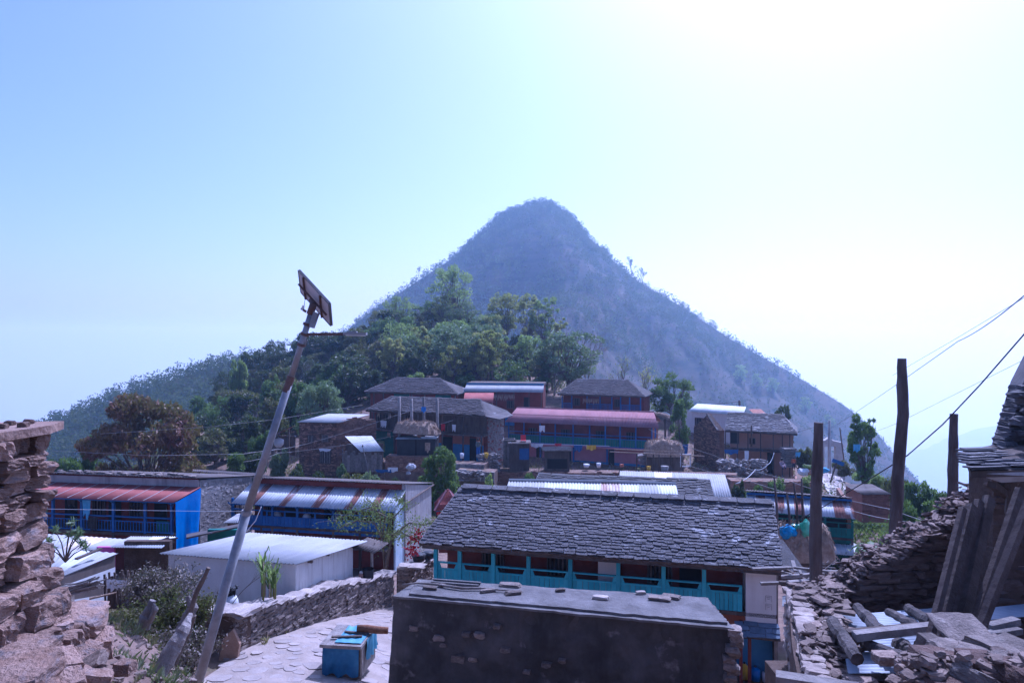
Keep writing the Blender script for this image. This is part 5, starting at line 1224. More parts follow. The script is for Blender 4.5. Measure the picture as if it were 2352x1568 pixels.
t = thing('low_tin_roof', 'second pale low tin roof, loaded with sticks, beside the blue tarpaulin', 'roof', P(260, 1262, 24)); o_ = t.location.copy()
a, b, c, d = [P(*q)-o_ for q in ((252, 1256, 23), (372, 1258, 22.6), (405, 1232, 26.5), (300, 1231, 26.5))]
tin(t, a, b, c, d, m_tin, sheets=2, pitch=.1, mats=[m_tin_white, m_tin]); bx('wall', m_mortar, t, a.x+.2, b.x-.2, b.y+.9, b.y+1.1, a.z-1.6, a.z+.05)
g_ = random.Random(8)
for i in range(16): MB().tube([P(345+g_.uniform(-12, 10), 1246+g_.uniform(-6, 5), 24.2)-o_, P(395+g_.uniform(-12, 14), 1238+g_.uniform(-6, 7), 24.6)-o_], .025, 5).build('stick', m_wood, t)
t = thing('green_wall_shed', 'green walled shed with dark roof edge below the rubble end wall', 'shed', P(440, 1262, 27)); o_ = t.location.copy()
a, b, c, d = [P(*q)-o_ for q in ((428, 1234, 27), (560, 1206, 28.6), (560, 1200, 31), (428, 1226, 30))]
MB().slab([a, b, c, d], .06).build('roof_sheet', m_tin_dark, t); bx('wall', m_green, t, a.x+.3, b.x, a.y+1.2, a.y+1.4, a.z-1.4, a.z-.02)
t = thing('lean_to_roof', 'small pale tin lean-to at the left end of the blue balcony', 'roof', P(515, 1200, 33.5)); o_ = t.location.copy()
a, b, c, d = [P(*q)-o_ for q in ((512, 1200, 33), (548, 1200, 33), (552, 1178, 35.5), (545, 1180, 35.5))]
tin(t, a, b, c, d, m_tin_white, pitch=.1); bx('wall', m_wood, t, a.x+.1, b.x, a.y+.3, a.y+.5, a.z-1.5, a.z-.05)
t = thing('flat_shelter_roof', 'thin flat dark roof sheet above the bushes behind the blue house', 'roof', P(440, 1095, 44)); o_ = t.location.copy()
a, b, c, d = [P(*q)-o_ for q in ((440, 1082, 44), (630, 1095, 43), (590, 1086, 47), (445, 1077, 48))]
tin(t, a, b, c, d, m_tin_dark, sheets=3, pitch=.15)
for u, v in ((490, 1086), (497, 1086), (545, 1090), (600, 1093)): q = P(u, v, 44.5)-o_; bx('post', m_wood, t, q.x-.06, q.x+.06, q.y-.06, q.y+.06, q.z-2.6, q.z-.03)
bx('pale_post', m_white_clean, t, P(538, 1094, 44.8).x-o_.x-.15, P(538, 1094, 44.8).x-o_.x+.15, .6, .9, -2.5, -.05)
# picket fence and bundle by the tin shed
t = thing('picket_fence', 'dark fence of upright sticks beside the tin shed', 'fence', P(240, 1372, 18)); g_ = random.Random(6)
for i in range(24):
    x = (i*4.2)/F*18; MB().tube([(x, g_.uniform(-.05, .05), -.3), (x+g_.uniform(-.05, .05), 0, g_.uniform(.35, .75))], .03, 5).build('picket', m_wood, t)
MB().tube([(0, 0, .3), (1.2, 0, .32)], .02, 5).build('rail', m_wood_grey, t)
hang_cloth('white_rag', 'white rag hung on the stick fence', P(258, 1330, 17.9), .3, .32, m_cloth_white, seed=4)
hang_cloth('white_rag', 'second smaller white rag right of the first on the stick fence', P(281, 1332, 17.9), .26, .26, m_cloth_white, seed=5)
t = thing('firewood_bundle', 'bundle of dry sticks by the tin shed', 'firewood', P(190, 1368, 16.8)); g_ = random.Random(11)
for i in range(34):
    a_ = g_.uniform(-.5, .5); MB().tube([(g_.uniform(-.2, .2)-.35, g_.uniform(-.15, .15), g_.uniform(0, .25)), (g_.uniform(-.2, .2)+.35, g_.uniform(-.15, .15), .25+a_*.3+g_.uniform(0, .15))], .018, 4).build('stick', m_wood_grey, t)
o = MB().tube([P(205, 1374, 16)-P(205, 1374, 16), P(268, 1360, 16.3)-P(205, 1374, 16)], [.035, .025], 6).build('bamboo_pole', m_thatch); o.location = P(205, 1374, 16); tag(o, 'pale bamboo pole lying before the stick fence', 'pole')

# ------------------------------------------------------------------ old concrete topped wall block
zt = -5.1
def onz(u, v, z): Y = -z*F/(v-H2); return P(u, v, Y)
FL, FR, BR, BL = onz(903, 1370, zt-.08), onz(1692, 1446, zt-.08), onz(1625, 1376, zt-.08), onz(958, 1337, zt-.08)
t = thing('plastered_block', 'massive dark weathered plaster block with a flat concrete top', 'block', (0, 0, 0))
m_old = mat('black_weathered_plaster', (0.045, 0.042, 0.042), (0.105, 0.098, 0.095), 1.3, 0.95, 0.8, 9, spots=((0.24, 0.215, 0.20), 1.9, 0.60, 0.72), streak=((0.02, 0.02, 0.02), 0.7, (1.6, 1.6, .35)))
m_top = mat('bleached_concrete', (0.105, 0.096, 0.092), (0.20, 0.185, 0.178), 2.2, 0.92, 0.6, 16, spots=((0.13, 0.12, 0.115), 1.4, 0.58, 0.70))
ax = (FR-FL).normalized()
nxs, nzs = 64, 26; dn = Vector((ax.y, -ax.x, 0)); dn = dn if dn.y < 0 else -dn
V = []; 
for j in range(nzs+1):
    for i in range(nxs+1):
        s = i/nxs; tt = j/nzs; q = (FL.lerp(FR, s)) - dn*0.04; z = (zt-.09) - 2.9*tt
        q = q + dn*(0.10*tt*tt) - ax*(0.17*tt if i == 0 else 0) + ax*(0.0)
        V.append((q.x, q.y, z))
V = np.array(V); nn_ = np.array(dn)
dsp = fbm(np.tile(np.linspace(0, 6.5, nxs+1), nzs+1)*1.3, np.repeat(np.linspace(0, 2.9, nzs+1), nxs+1)*1.3, 8, 5)*0.085 - np.clip(fbm(np.tile(np.linspace(0, 6.5, nxs+1), nzs+1)*2.2, np.repeat(np.linspace(0, 2.9, nzs+1), nxs+1)*2.2, 19, 3)-.25, 0, 1)*0.22
V += nn_[None]*dsp[:, None]
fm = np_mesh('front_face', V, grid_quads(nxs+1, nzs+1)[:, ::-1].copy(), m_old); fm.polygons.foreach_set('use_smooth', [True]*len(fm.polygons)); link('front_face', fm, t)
ins = lambda q, k: q + dn*(-k)
body = [ins(FL, .1)+ax*.02, ins(FR, .1)-ax*.12, BR, BL]
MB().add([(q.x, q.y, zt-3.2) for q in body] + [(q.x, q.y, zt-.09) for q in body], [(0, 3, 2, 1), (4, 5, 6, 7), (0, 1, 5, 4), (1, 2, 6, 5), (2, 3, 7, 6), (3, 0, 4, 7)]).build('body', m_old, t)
def lid(name, q, z0, z1, seed, m, n=40, amp=.03):
    g = np.random.RandomState(seed); poly = []
    for a, b in zip(q, q[1:]+q[:1]):
        for k in range(n):
            p_ = a.lerp(b, k/n); w_ = .035*mnoise.noise(Vector((p_.x*2.3, p_.y*2.3, seed)))+.03*mnoise.noise(Vector((p_.x*7, p_.y*7, seed))); poly.append((p_.x+g.uniform(-amp, amp)*.5, p_.y+g.uniform(-amp, amp)*.5+w_))
    MB().prism(poly, z0, z1).build(name, m, t)
lid('ledge', [FL+dn*.03, FR+dn*.03-ax*.05, BR, BL], zt-.088, zt-.045, 1, m_top)
lid('top_slab', [FL+ax*.32-dn*.06, FR-ax*.15-dn*.10, BR-ax*.05+dn*.1, BL+ax*.02], zt-.044, zt+.0, 2, m_top)
q0 = onz(996, 1333, zt); q1 = onz(1104, 1341, zt); 
rc = [q0, q1, q1-dn*-.16, q0-dn*-.16]
MB().prism([(q.x, q.y) for q in rc], zt+.001, zt+.006).build('recess_mark', m_dark, t)
for e in (0, 1):
    MB().beam(rc[0+e*2]+Vector((0, 0, .02)), rc[1+e*2]+Vector((0, 0, .02)), .05, .05).build('raised_rim', m_top, t)
g_ = random.Random(5)
for i, (u, v, s_) in enumerate(((950, 1440, .12), (1018, 1478, .1), (1008, 1462, .15), (1070, 1455, .12), (1100, 1458, .14), (1140, 1437, .1), (1160, 1490, .13), (1255, 1525, .12), (1290, 1515, .1), (1210, 1540, .1), (1050, 1510, .18), (1085, 1512, .12))):
    s0 = (u-FL.x)/1; k = ((u-W2)/F); o_ = FL+dn*.03; sx = (k*o_.y-o_.x)/(ax.x-k*ax.y); q = FL+ax*sx-dn*.035; z = (H2-v)/F*q.y
    o = link('exposed_stone', shared('stone', i, m_stone), t); o.matrix_local = basis(ax, dn, Vector((0, 0, 1)), Vector((q.x, q.y, z)), s_*1.5, .16, s_*.75)
# crumbled corner stones
for i in range(9):
    q = FR - ax*.08 + dn*(.02-.1*g_.random()); o = link('broken_stone', shared('stone', i, m_stone), t); o.matrix_local = basis(ax, dn, Vector((0, 0, 1)), Vector((q.x+g_.uniform(-.08, .1), q.y, zt-.12-i*.1)), .22, .3, .12)
for i, (u, v, w_, lb) in enumerate(((988, 1349, .27, 'flat stone at the left end of the concrete top'), (1120, 1355, .29, 'flat stone beside the middle of the thin stick'), (1180, 1360, .33, 'pale edged stone just right of the stick end'), (1173, 1342, .45, 'long flat stone near the rear edge of the concrete top'),
                                (1287, 1354, .19, 'small lone dark stone in the middle of the concrete top'), (1380, 1371, .32, 'pale split stone right of the middle of the concrete top'), (1472, 1360, .19, 'small pale stone near the rear of the concrete top'),
                                (1515, 1373, .40, 'dark flat stone lying under another at the right of the concrete top'), (1540, 1369, .35, 'brown flat stone, rightmost on the concrete top'), (1015, 1343, .14, 'tiny reddish stone beside the thin stick'))):
    o = link('loose_stone', shared('stone', (i*3) % 14, m_cap if i in (5, 6) else m_stone)); p = onz(u, v, zt+.028); o.location = p; o.scale = (w_, w_*.45, .055); o.rotation_euler = (0, 0, g_.uniform(-.4, .4)); tag(o, lb, 'stone', 'stones on the concrete top')
pa = [onz(u, v, zt+.045) for u, v in ((925, 1342), (960, 1338), (1000, 1341), (1060, 1350), (1110, 1350), (1172, 1356))]
o = MB().tube(pa, [.018, .02, .028, .03, .026, .012], 6).build('dry_stick', m_bark_pale, None, True); tag(o, 'thin crooked dry stick lying on the concrete top', 'stick')
# ------------------------------------------------------------------ tarpaulin covered coop on the lane
Yc = ray_ground(742, 1545, 10, 20) or 14.7; ys_ = np.arange(10, 20, .02); Yc = float(ys_[np.argmax(np.array([gz((742-W2)/F*y, y) for y in ys_])+.056 >= (H2-1545)/F*ys_)]); p = P(742, 1545, Yc)
t = thing('wooden_coop', 'small wooden coop covered with blue tarpaulin on the lane', 'coop', p, -0.12); h_ = P(742, 1484, Yc).z-p.z; w_ = 88/F*Yc; d_ = 1.0
bx('frame', m_wood, t, .03, w_-.03, .04, d_, -.1, h_-.02); bx('lid', m_wood_grey, t, -.06, w_+.04, -.06, d_+.04, h_, h_+.07)
m_tarp2 = mat('faded_blue_tarpaulin', (0.02, 0.10, 0.22), (0.045, 0.17, 0.32), 3, .6, .4, 8); m_tarp3 = mat('pale_blue_sheet', (0.08, 0.25, 0.36), (0.14, 0.34, 0.45), 3, .6)
def drape(name, m, o, e1, e2, w, h, parent, seed, amp=.03, out=None):
    n, k = 18, 12; o = Vector(o); e1 = Vector(e1); e2 = Vector(e2); nn = e1.cross(e2).normalized() if out is None else Vector(out); mb = MB()
    for th in (0, .008):
        mb.add([tuple(o + e1*(w*i/n) + e2*(h*(j/k)*(1+.06*math.sin(i*.8+seed))) + nn*(amp*math.sin(i*1.1+seed+j*.3)*(j/k+.15)+amp*.9+th)) for j in range(k+1) for i in range(n+1)], [(j*(n+1)+i, j*(n+1)+i+1, (j+1)*(n+1)+i+1, (j+1)*(n+1)+i) for j in range(k) for i in range(n)])
    return mb.build(name, m, parent, True)
drape('front_tarpaulin', m_tarp2, (.0, .02, h_-.01), (1, 0, 0), (-.03, -.05, -1), w_-.02, h_*1.0, t, 1, out=(0, -1, 0))
drape('top_sheet', m_tarp3, (.25, .05, h_+.075), (1, 0, 0), (0, 1, 0), w_-.25, .9, t, 3, .015, out=(0, 0, 1))
drape('side_sheet', m_tarp3, (w_+.03, .25, h_+.08), (0, 1, 0), (.06, 0, -1), .72, .42, t, 2, .035, out=(1, 0, 0))
for i in range(4): bx('side_board', m_wood_grey, t, w_-.02, w_+.025, .04+i*.24, .04+i*.24+.22, -.05, h_-.03)
for i, (a, b) in enumerate((((.1, .25), (.78, .35)), ((.3, .55), (.85, .5)))): MB().beam((a[0], a[1], h_+.12), (b[0], b[1], h_+.12), .06, .035).build('batten', m_wood, t)
o = MB().tube([(0, 0, 0), (.22, .02, .005), (.45, .0, 0), (.72, .02, 0)], [.075, .085, .085, .075], 14).build('rolled_mat', mat('brown_mat', (0.17, 0.075, 0.04), (0.26, 0.13, 0.075), 14, .95, .6, 60), None, True)
p2 = P(820, 1455, Yc+.5); o.location = (p2.x, p2.y, p.z+h_+.20); o.rotation_euler = (0, R(4), R(-2)); tag(o, 'rolled brown mat lying on the blue covered coop', 'mat')

# ------------------------------------------------------------------ leaning lamp pole with solar panel
m_galv = mat('weathered_steel', (0.21, 0.205, 0.21), (0.34, 0.33, 0.33), 5, .55, metal=.45, spots=((0.20, 0.12, 0.09), 2.5, .66, .76), spec=.5)
m_rust = mat('rust', (0.11, 0.068, 0.055), (0.17, 0.105, 0.085), 7, .85, .4, 30)
Yp = 9.5
def PP(u, v): return P(u, v, Yp)
pb = PP(449, 1596); pd = (PP(449, 1596)-PP(718, 700)).normalized(); base = pb + pd*1.1
t = thing('solar_street_lamp', 'leaning grey lamp pole carrying a small solar panel', 'street lamp', base); o_ = base
def PL(u, v): return PP(u, v)-o_
MB().tube([(0, 0, 0), PL(566, 1178)], [.068, .062], 14).build('lower_tube', m_galv, t, True)
MB().tube([PL(565, 1182), PL(567, 1172)], .068, 14).build('joint_collar', m_galv, t)
MB().tube([PL(566, 1178), PL(668, 868)], [.054, .05], 14).build('middle_tube', m_galv, t, True)
MB().tube([PL(657, 900), PL(669, 864)], [.052, .053], 14).build('rust_band', m_rust, t)
MB().tube([PL(668, 868), PL(716, 714)], [.044, .041], 14).build('upper_tube', m_galv, t, True)
MB().tube([PL(712, 722), PL(720, 698)], .05, 12).build('panel_socket', m_rust, t, True)
bxm = MB(); bxm.beam(PL(707, 752)+Vector((.05, 0, 0)), PL(722, 718)+Vector((.03, 0, 0)), .085, .07); bxm.build('battery_box', m_galv, t)
pc = PL(723, 681)+Vector((0, .05, 0)); k_ = Yp/F
ea = Vector((70, -80, -76))*k_; eb = Vector((5, 50, -50))*k_; pn = ea.cross(eb).normalized(); pan = thing('x', 'x', 'x') if False else None
cor = P(687, 621, 9.78)-o_; ea = P(757, 697, 9.3)-o_-cor; eb = P(693, 671, 10.08)-o_-cor; pn = ea.cross(eb).normalized()
pc0 = cor
sl_ = MB().slab([pc0+pn*.012, pc0+ea+pn*.012, pc0+ea+eb+pn*.012, pc0+eb+pn*.012], .024); panel = sl_.build('solar_panel', [mat('panel_back', (0.66, 0.56, 0.54), (0.72, 0.62, 0.60), 2, .7, trans=.25)], t)
MB().slab([pc0+ea*.02+eb*.03+pn*.016, pc0+ea*.98+eb*.03+pn*.016, pc0+ea*.98+eb*.97+pn*.016, pc0+ea*.02+eb*.97+pn*.016], .003).build('cells', mat('solar_cells', (0.01, 0.015, 0.05), rough=.15, spec=.6), panel)
m_alu = mat('panel_frame', (0.10, 0.095, 0.095), (0.16, 0.15, 0.15), 4, .5, metal=.4)
for a, b in ((pc0, pc0+ea), (pc0+eb, pc0+ea+eb), (pc0, pc0+eb), (pc0+ea, pc0+ea+eb)): MB().beam(a, b, .022, .035, up=pn).build('frame_bar', m_alu, panel)
for f_ in (.2, .75): MB().beam(pc0+ea*f_-pn*.03, pc0+ea*f_+eb-pn*.03, .02, .025, up=pn).build('cross_rail', m_rust, panel)
MB().beam(pc0+eb*.5+ea*.05-pn*.05, pc0+eb*.5+ea*.97-pn*.05, .02, .025, up=pn).build('long_rail', m_rust, panel)
jc = pc0+ea*.5+eb*.55-pn*.06
MB().tube([PL(720, 700), jc], .035, 10).build('panel_neck', m_rust, t)
MB().beam(PL(706, 768), PL(792, 767), .03, .04).build('lamp_arm', m_rust, t)
lamp = MB().beam(PL(790, 766), PL(842, 767), .11, .035).build('lamp_head', m_galv, t); MB().beam(PL(800, 763), PL(820, 763), .07, .03).build('heat_sink', m_galv, lamp); MB().beam(PL(796, 770), PL(838, 771), .09, .012).build('lens', m_white_clean, lamp)
for v_, u_ in ((768, 700), (792, 692), (745, 706)): MB().tube([PL(u_-1, v_+3), PL(u_+1, v_-3)], .06, 12).build('clamp', m_rust, t)
MB().beam(PL(703, 716), PL(692, 708), .03, .03).build('bracket', m_rust, t); MB().tube([PL(695, 712), PL(697, 702)], .02, 6).build('insulator', m_white_clean, t)
MB().tube([PL(700, 690), PL(699, 700), PL(696, 710)], .004, 4).build('wire', m_black, t); MB().tube([PL(690, 795), PL(700, 792), PL(706, 780)], .012, 5).build('cable', m_galv, t)

# ------------------------------------------------------------------ ruined stone wall at the left edge
m_red_stone = mat('reddish_stone', (0.28, 0.17, 0.12), (0.44, 0.30, 0.235), 2.2, 0.9, 1.0, 9, vary=0.28, spots=((0.25, 0.21, 0.21), 1.6, 0.55, 0.68))
m_chip = mat('slate_chips', (0.165, 0.118, 0.094), (0.35, 0.265, 0.215), 5, 0.9, 0.5, 20, vary=0.35)
t = thing('ruined_wall', 'ruined wall of big reddish stones at the left edge', 'wall', (0, 0, 0)); g_ = random.Random(21)
MB().box(-4.3, -3.62, 2.2, 4.98, -3.2, -.75).build('core', m_mortar, t)
zc = -2.35; row = 0
while zc < -.72:
    ch = g_.choice((.08, .10, .14, .18)); y = 5.06 - g_.uniform(-.03, .05)
    if zc + ch > -.66: ch = -.66-zc+.001
    if ch < .04: break
    while y > 3.2:
        w = g_.uniform(.12, .36)
        o = link('stone', big(g_.randrange(9), m_red_stone), t)
        xj = g_.uniform(-.05, .06) + max(0, (-1.55-zc))*.35
        o.matrix_local = Matrix.Translation((-3.55+xj, y-w/2, zc+ch/2)) @ Matrix.Rotation(g_.uniform(-.12, .12), 4, 'X') @ Matrix.Rotation(g_.uniform(-.15, .15), 4, 'Z') @ Matrix.Diagonal((g_.uniform(.28, .40), w*.93, ch*.93, 1))
        y -= w*.97
    # end of the wall, seen past the corner
    o = link('stone', big(g_.randrange(9), m_red_stone), t)
    o.matrix_local = Matrix.Translation((-3.78+g_.uniform(-.05, .02), 5.0+g_.uniform(-.02, .05), zc+ch/2)) @ Matrix.Rotation(g_.uniform(-.2, .2), 4, 'Z') @ Matrix.Diagonal((.42, .26, ch*1.02, 1))
    zc += ch; row += 1
mb = MB(); mb.prism([(-4.4, 3.0), (-3.45, 3.0), (-3.4, 4.0), (-3.28, 4.85), (-3.36, 5.12), (-3.7, 5.05), (-4.4, 5.0)], -.655, -.595); mb.build('cap_slab', m_red_stone, t)
for i in range(7):
    o = link('small_stone', shared('stone', i, m_red_stone), t); o.matrix_local = Matrix.Translation((-3.55+g_.uniform(-.2, .15), 4.4+i*.09, -.58)) @ Matrix.Diagonal((.06, .05, .035, 1))
# fallen blocks below it
def rock(u, v, Y, sx, sy, sz, lb, m=None, rot=(0, 0, 0), k=0, name='rock', group=None):
    o = link(name, big(k, m or m_red_stone)); o.location = P(u, v, Y); o.scale = (sx, sy, sz); o.rotation_euler = rot; return tag(o, lb, 'stone', group)
rock(168, 1424, 5.4, .46, .5, .14, 'large flat reddish boulder fallen from the ruined wall', rot=(0, .06, .3), k=3)
rock(225, 1478, 5.3, .2, .25, .17, 'stone just below the tip of the flat boulder', k=4, rot=(.2, 0, .5))
rock(150, 1490, 5.0, .42, .3, .1, 'thin slab tucked under the flat boulder', k=5, rot=(.1, .2, -.2))
rock(60, 1500, 4.4, .3, .35, .12, 'flat layered stone at the foot of the ruined wall', k=6, rot=(0, .1, .1))
rock(125, 1535, 4.3, .26, .3, .16, 'reddish block in the rubble at the foot of the ruined wall', k=7, rot=(.1, .1, .8))
rock(40, 1565, 4.0, .34, .4, .2, 'big stone in the bottom corner under the ruined wall', k=8, rot=(.1, 0, .2))
rock(180, 1545, 4.5, .34, .16, .06, 'grey splintered slab sloping out of the rubble', m_chip, rot=(.2, -.55, .35), k=9)
rock(286, 1533, 4.9, .12, .1, .09, 'brown egg shaped stone on the earth mound', k=10)
rock(100, 1442, 4.9, .26, .3, .14, 'block under the ruined wall, left of the flat boulder', k=11, rot=(.1, .15, 1.))
rock(70, 1470, 4.7, .3, .22, .12, 'tilted block among the fallen stones', k=12, rot=(.3, .1, .4))
rock(205, 1515, 4.7, .16, .2, .11, 'squarish stone at the edge of the earth mound', k=13, rot=(.1, .2, .1))
for i, (u, v, Y) in enumerate(((90, 1560, 4.2), (150, 1565, 4.2), (215, 1565, 4.4), (20, 1530, 4.2), (110, 1510, 4.5), (165, 1512, 4.7))):
    rock(u, v, Y, g_.uniform(.14, .24), g_.uniform(.14, .24), g_.uniform(.08, .14), ['reddish stone lowest in the heap, under the tilted block', 'reddish stone at the bottom edge right of the corner stone', 'reddish stone at the bottom edge below the earth mound', 'reddish stone against the left edge above the corner stone', 'reddish stone between the layered stone and the reddish block', 'reddish stone right under the thin slab'][i], rot=(g_.uniform(-.3, .3), g_.uniform(-.3, .3), g_.uniform(0, 3)), k=i+2, group='fallen stones at the left')
def scatter(name, label, fn, n, smin, smax, m, seed, flat=.45, kind='stone'):
    """many loose bits as one mass: fn(rng) -> position"""
    g = random.Random(seed); mb = MB()
    for i in range(n):
        p = fn(g); s = smin+(smax-smin)*g.random()**2.2; v, f = (ST if kind == 'stone' else SL)[g.randrange(14)]
        M_ = Matrix.Translation(p) @ Matrix.Rotation(g.uniform(0, 6.28), 4, 'Z') @ Matrix.Rotation(g.gauss(0, .22), 4, 'X') @ Matrix.Rotation(g.gauss(0, .22), 4, 'Y') @ Matrix.Diagonal((s*g.uniform(.7, 1.5), s*g.uniform(.5, 1.1), s*flat*g.uniform(.5, 1.3), 1))
        mb.add([M_ @ Vector(q) for q in v], f)
    o = mb.build(name, m, None, kind='stuff'); o['label'] = label; return o
def on_ground(x0, x1, y0, y1):
    def f(g):
        x = g.uniform(x0, x1); y = g.uniform(y0, y1); return Vector((x, y, gz(x, y)+.004))
    return f
scatter('gravel', 'small stones scattered over the dry earth mound', on_ground(-5.2, -2.3, 3.8, 8.2), 1300, .015, .1, m_chip, 3)
scatter('gravel', 'stones and grit on the steep bank below the mound', on_ground(-6, -1, 8, 13), 500, .02, .12, m_chip, 4)
scatter('gravel', 'grit and stones on the yard ground', on_ground(-12, -6.5, 17, 24), 500, .02, .12, m_chip, 5)
# dead leaning trunks
def trunk(name, label, pts, rad, seed, m=None, rough=.16, wob=.07):
    g = random.Random(seed); P_ = [P(*q) for q in pts]; b0 = P_[0]; full = []; rr = []
    for i in range(len(P_)-1):
        for k in range(6):
            tt = k/6; full.append(P_[i].lerp(P_[i+1], tt)-b0 + Vector((g.uniform(-1, 1), g.uniform(-1, 1), 0))*rad[i]*wob); rr.append((rad[i]*(1-tt)+rad[i+1]*tt)*g.uniform(1-rough*.5, 1+rough*.5))
    full.append(P_[-1]-b0); rr.append(rad[-1])
    mb = MB(); mb.tube(full, rr, 12); me = mb.mesh(name, m or m_wood_grey)
    for v in me.vertices:
        n_ = mnoise.noise(Vector((v.co.x*14, v.co.y*14, v.co.z*1.6)))*1.6; v.co += Vector((n_, mnoise.noise(v.co*8), 0))*rad[0]*rough
    o = link(name, me); o.location = b0; return tag(o, label, 'log')
trunk('dead_trunk', 'thick split grey trunk leaning to the right on the mound', [(343, 1590, 5.6), (395, 1490, 5.8), (425, 1440, 5.9), (437, 1408, 6.0)], [.062, .066, .05, .02], 3)
trunk('dead_trunk', 'second weathered trunk just behind the split one', [(385, 1530, 6.2), (415, 1450, 6.3), (442, 1395, 6.4), (432, 1368, 6.4)], [.05, .055, .045, .015], 4)
trunk('dead_trunk', 'thin dark branch rising past the top of the split trunk', [(430, 1425, 6.3), (452, 1360, 6.3), (479, 1303, 6.3)], [.03, .022, .018], 5, m_bark)
trunk('dead_trunk', 'short dark log standing behind the split trunk', [(398, 1525, 6.6), (430, 1452, 6.7), (446, 1412, 6.7)], [.035, .032, .02], 6, m_bark)
trunk('tree_stump', 'small gnarled stump at the edge of the mound', [(330, 1442, 7.6), (340, 1415, 7.6), (352, 1378, 7.6)], [.07, .075, .03], 7)
trunk('tree_stump', 'broken side shoot beside the gnarled stump', [(343, 1428, 7.6), (358, 1398, 7.5), (352, 1385, 7.5)], [.03, .03, .012], 8)

# ------------------------------------------------------------------ ruined house at the right
t = thing('ruin_wall', 'crumbled wall top strewn with slate chips at the right', 'wall', (0, 0, 0))
zt2 = -2.93
pl = [(2.38, 5.4), (2.75, 5.4), (3.02, 6.0), (3.28, 6.7), (3.62, 7.5), (3.9, 8.2), (3.4, 8.25), (3.05, 7.5), (2.75, 6.7), (2.52, 6.0)]
MB().prism(pl, -6.2, zt2-.06).build('core', m_mortar, t)
stonework(t, (2.42, 5.4, -5.6), Vector((.64, 2.1, 0)).normalized(), (0, 0, 1), Vector((-2.1, .64, 0)).normalized(), 2.8, lambda s: 2.7, .09, .25, m_stone, 60, 3, .2)
stonework(t, (2.9, 5.4, -4.2), Vector((.9, 2.8, 0)).normalized(), (0, 0, 1), Vector((2.8, -.9, 0)).normalized(), 2.9, lambda s: 1.3, .08, .22, m_stone, 60, 4, .2)
def on_wall(g):
    y = g.uniform(5.4, 8.2); f = (y-5.4)/2.8; xl = 2.38+1.0*f; return Vector((xl+g.random()*.52, y, zt2-.03+g.random()*.07+.05*math.sin(y*5)))
scatter('rubble', 'slate chips lying on the crumbled wall top', on_wall, 1100, .025, .14, m_chip, 6, .28)
for i in range(11):
    q = on_wall(g_); o = link('flat_stone', big(i, m_chip), t); o.matrix_local = Matrix.Translation(q+Vector((0, 0, .04))) @ Matrix.Rotation(g_.uniform(0, 3), 4, 'Z') @ Matrix.Diagonal((g_.uniform(.12, .26), g_.uniform(.08, .15), .035, 1))
# stepped end wall, its face in shade
W2a, W2b = Vector((3.55, 8.0, 0)), Vector((6.6, 8.3, 0)); dW = (W2b-W2a); LW = dW.length; dW.normalize(); nW = Vector((dW.y, -dW.x, 0))
tw = thing('ruin_end_wall', 'dark end wall of the ruin with a ragged sloping top', 'wall', (0, 0, 0))
prof = [(0, -3.05), (.45, -2.92), (.8, -2.62), (1.15, -2.52), (1.5, -2.28), (1.75, -2.2), (2.05, -1.98), (2.3, -1.85), (2.55, -1.6), (3.1, -1.3)]
topf = lambda s: np.interp(s, [q[0] for q in prof], [q[1] for q in prof]) + .035*math.sin(s*23) + 5.0
V = []; n = len(prof)
for off in (0.05, .5): V += [tuple(W2a+dW*s-nW*off+Vector((0, 0, z-.06))) for s, z in prof] + [tuple(W2a+dW*prof[-1][0]-nW*off+Vector((0, 0, -5))), tuple(W2a-nW*off+Vector((0, 0, -5)))]
k = n+2
MB().add(V, [tuple(reversed(range(k))), tuple(range(k, 2*k))] + [(i, (i+1) % k, k+(i+1) % k, k+i) for i in range(k)]).build('core', m_mortar, tw)
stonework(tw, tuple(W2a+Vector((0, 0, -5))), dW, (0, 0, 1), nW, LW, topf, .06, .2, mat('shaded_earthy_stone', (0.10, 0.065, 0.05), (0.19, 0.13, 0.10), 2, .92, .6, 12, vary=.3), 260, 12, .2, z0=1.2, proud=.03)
def on_w2(g):
    s = g.uniform(0, 2.7); return W2a+dW*s-nW*g.uniform(.0, .5)+Vector((0, 0, topf(s)-5.03+g.random()*.05))
scatter('rubble', 'slate chips along the ragged sloping top of the ruin end wall', on_w2, 800, .025, .11, mat('brown_chips', (0.14, 0.10, 0.08), (0.30, 0.225, 0.185), 5, .9, .5, 20), 7, .3)
# floor of debris
scatter('rubble', 'broken stones on the floor of the ruin', lambda g: Vector((g.uniform(3.2, 6.2), g.uniform(5.2, 8.0), -3.75+g.random()*.15)), 420, .03, .18, m_chip, 8, .4)
MB().box(3.0, 7.5, 4.6, 8.1, -5.5, -3.78).build('ruin_floor', m_mortar, None, kind='structure')
# fallen tin sheets, ribs across the view
def sheet(lb, c, m):
    a, b, cc, d = [P(*q) for q in c]; mb = MB(); mb.wave(b, cc, d, a, .075, .011)
    o = mb.build('tin_sheet', m, None, True); return tag(o, lb, 'tin sheet')
m_tin_blue = mat('bluish_tin', (0.30, 0.33, 0.38), (0.40, 0.43, 0.47), 1.2, .65, metal=.15, spec=.3)
sheet('pale tin sheet lying lowest among the fallen beams', [(1948, 1545, 5.9), (2105, 1545, 5.9), (2090, 1480, 6.5), (1938, 1490, 6.5)], m_tin_blue)
sheet('tin sheet under the crossing beams in the ruin', [(1935, 1500, 6.55), (2110, 1492, 6.6), (2100, 1432, 7.3), (1925, 1440, 7.3)], m_tin_blue)
sheet('tin sheet at the back of the ruin floor behind the beams', [(1930, 1440, 7.25), (2140, 1432, 7.3), (2150, 1395, 7.8), (1925, 1412, 7.75)], m_tin_blue)
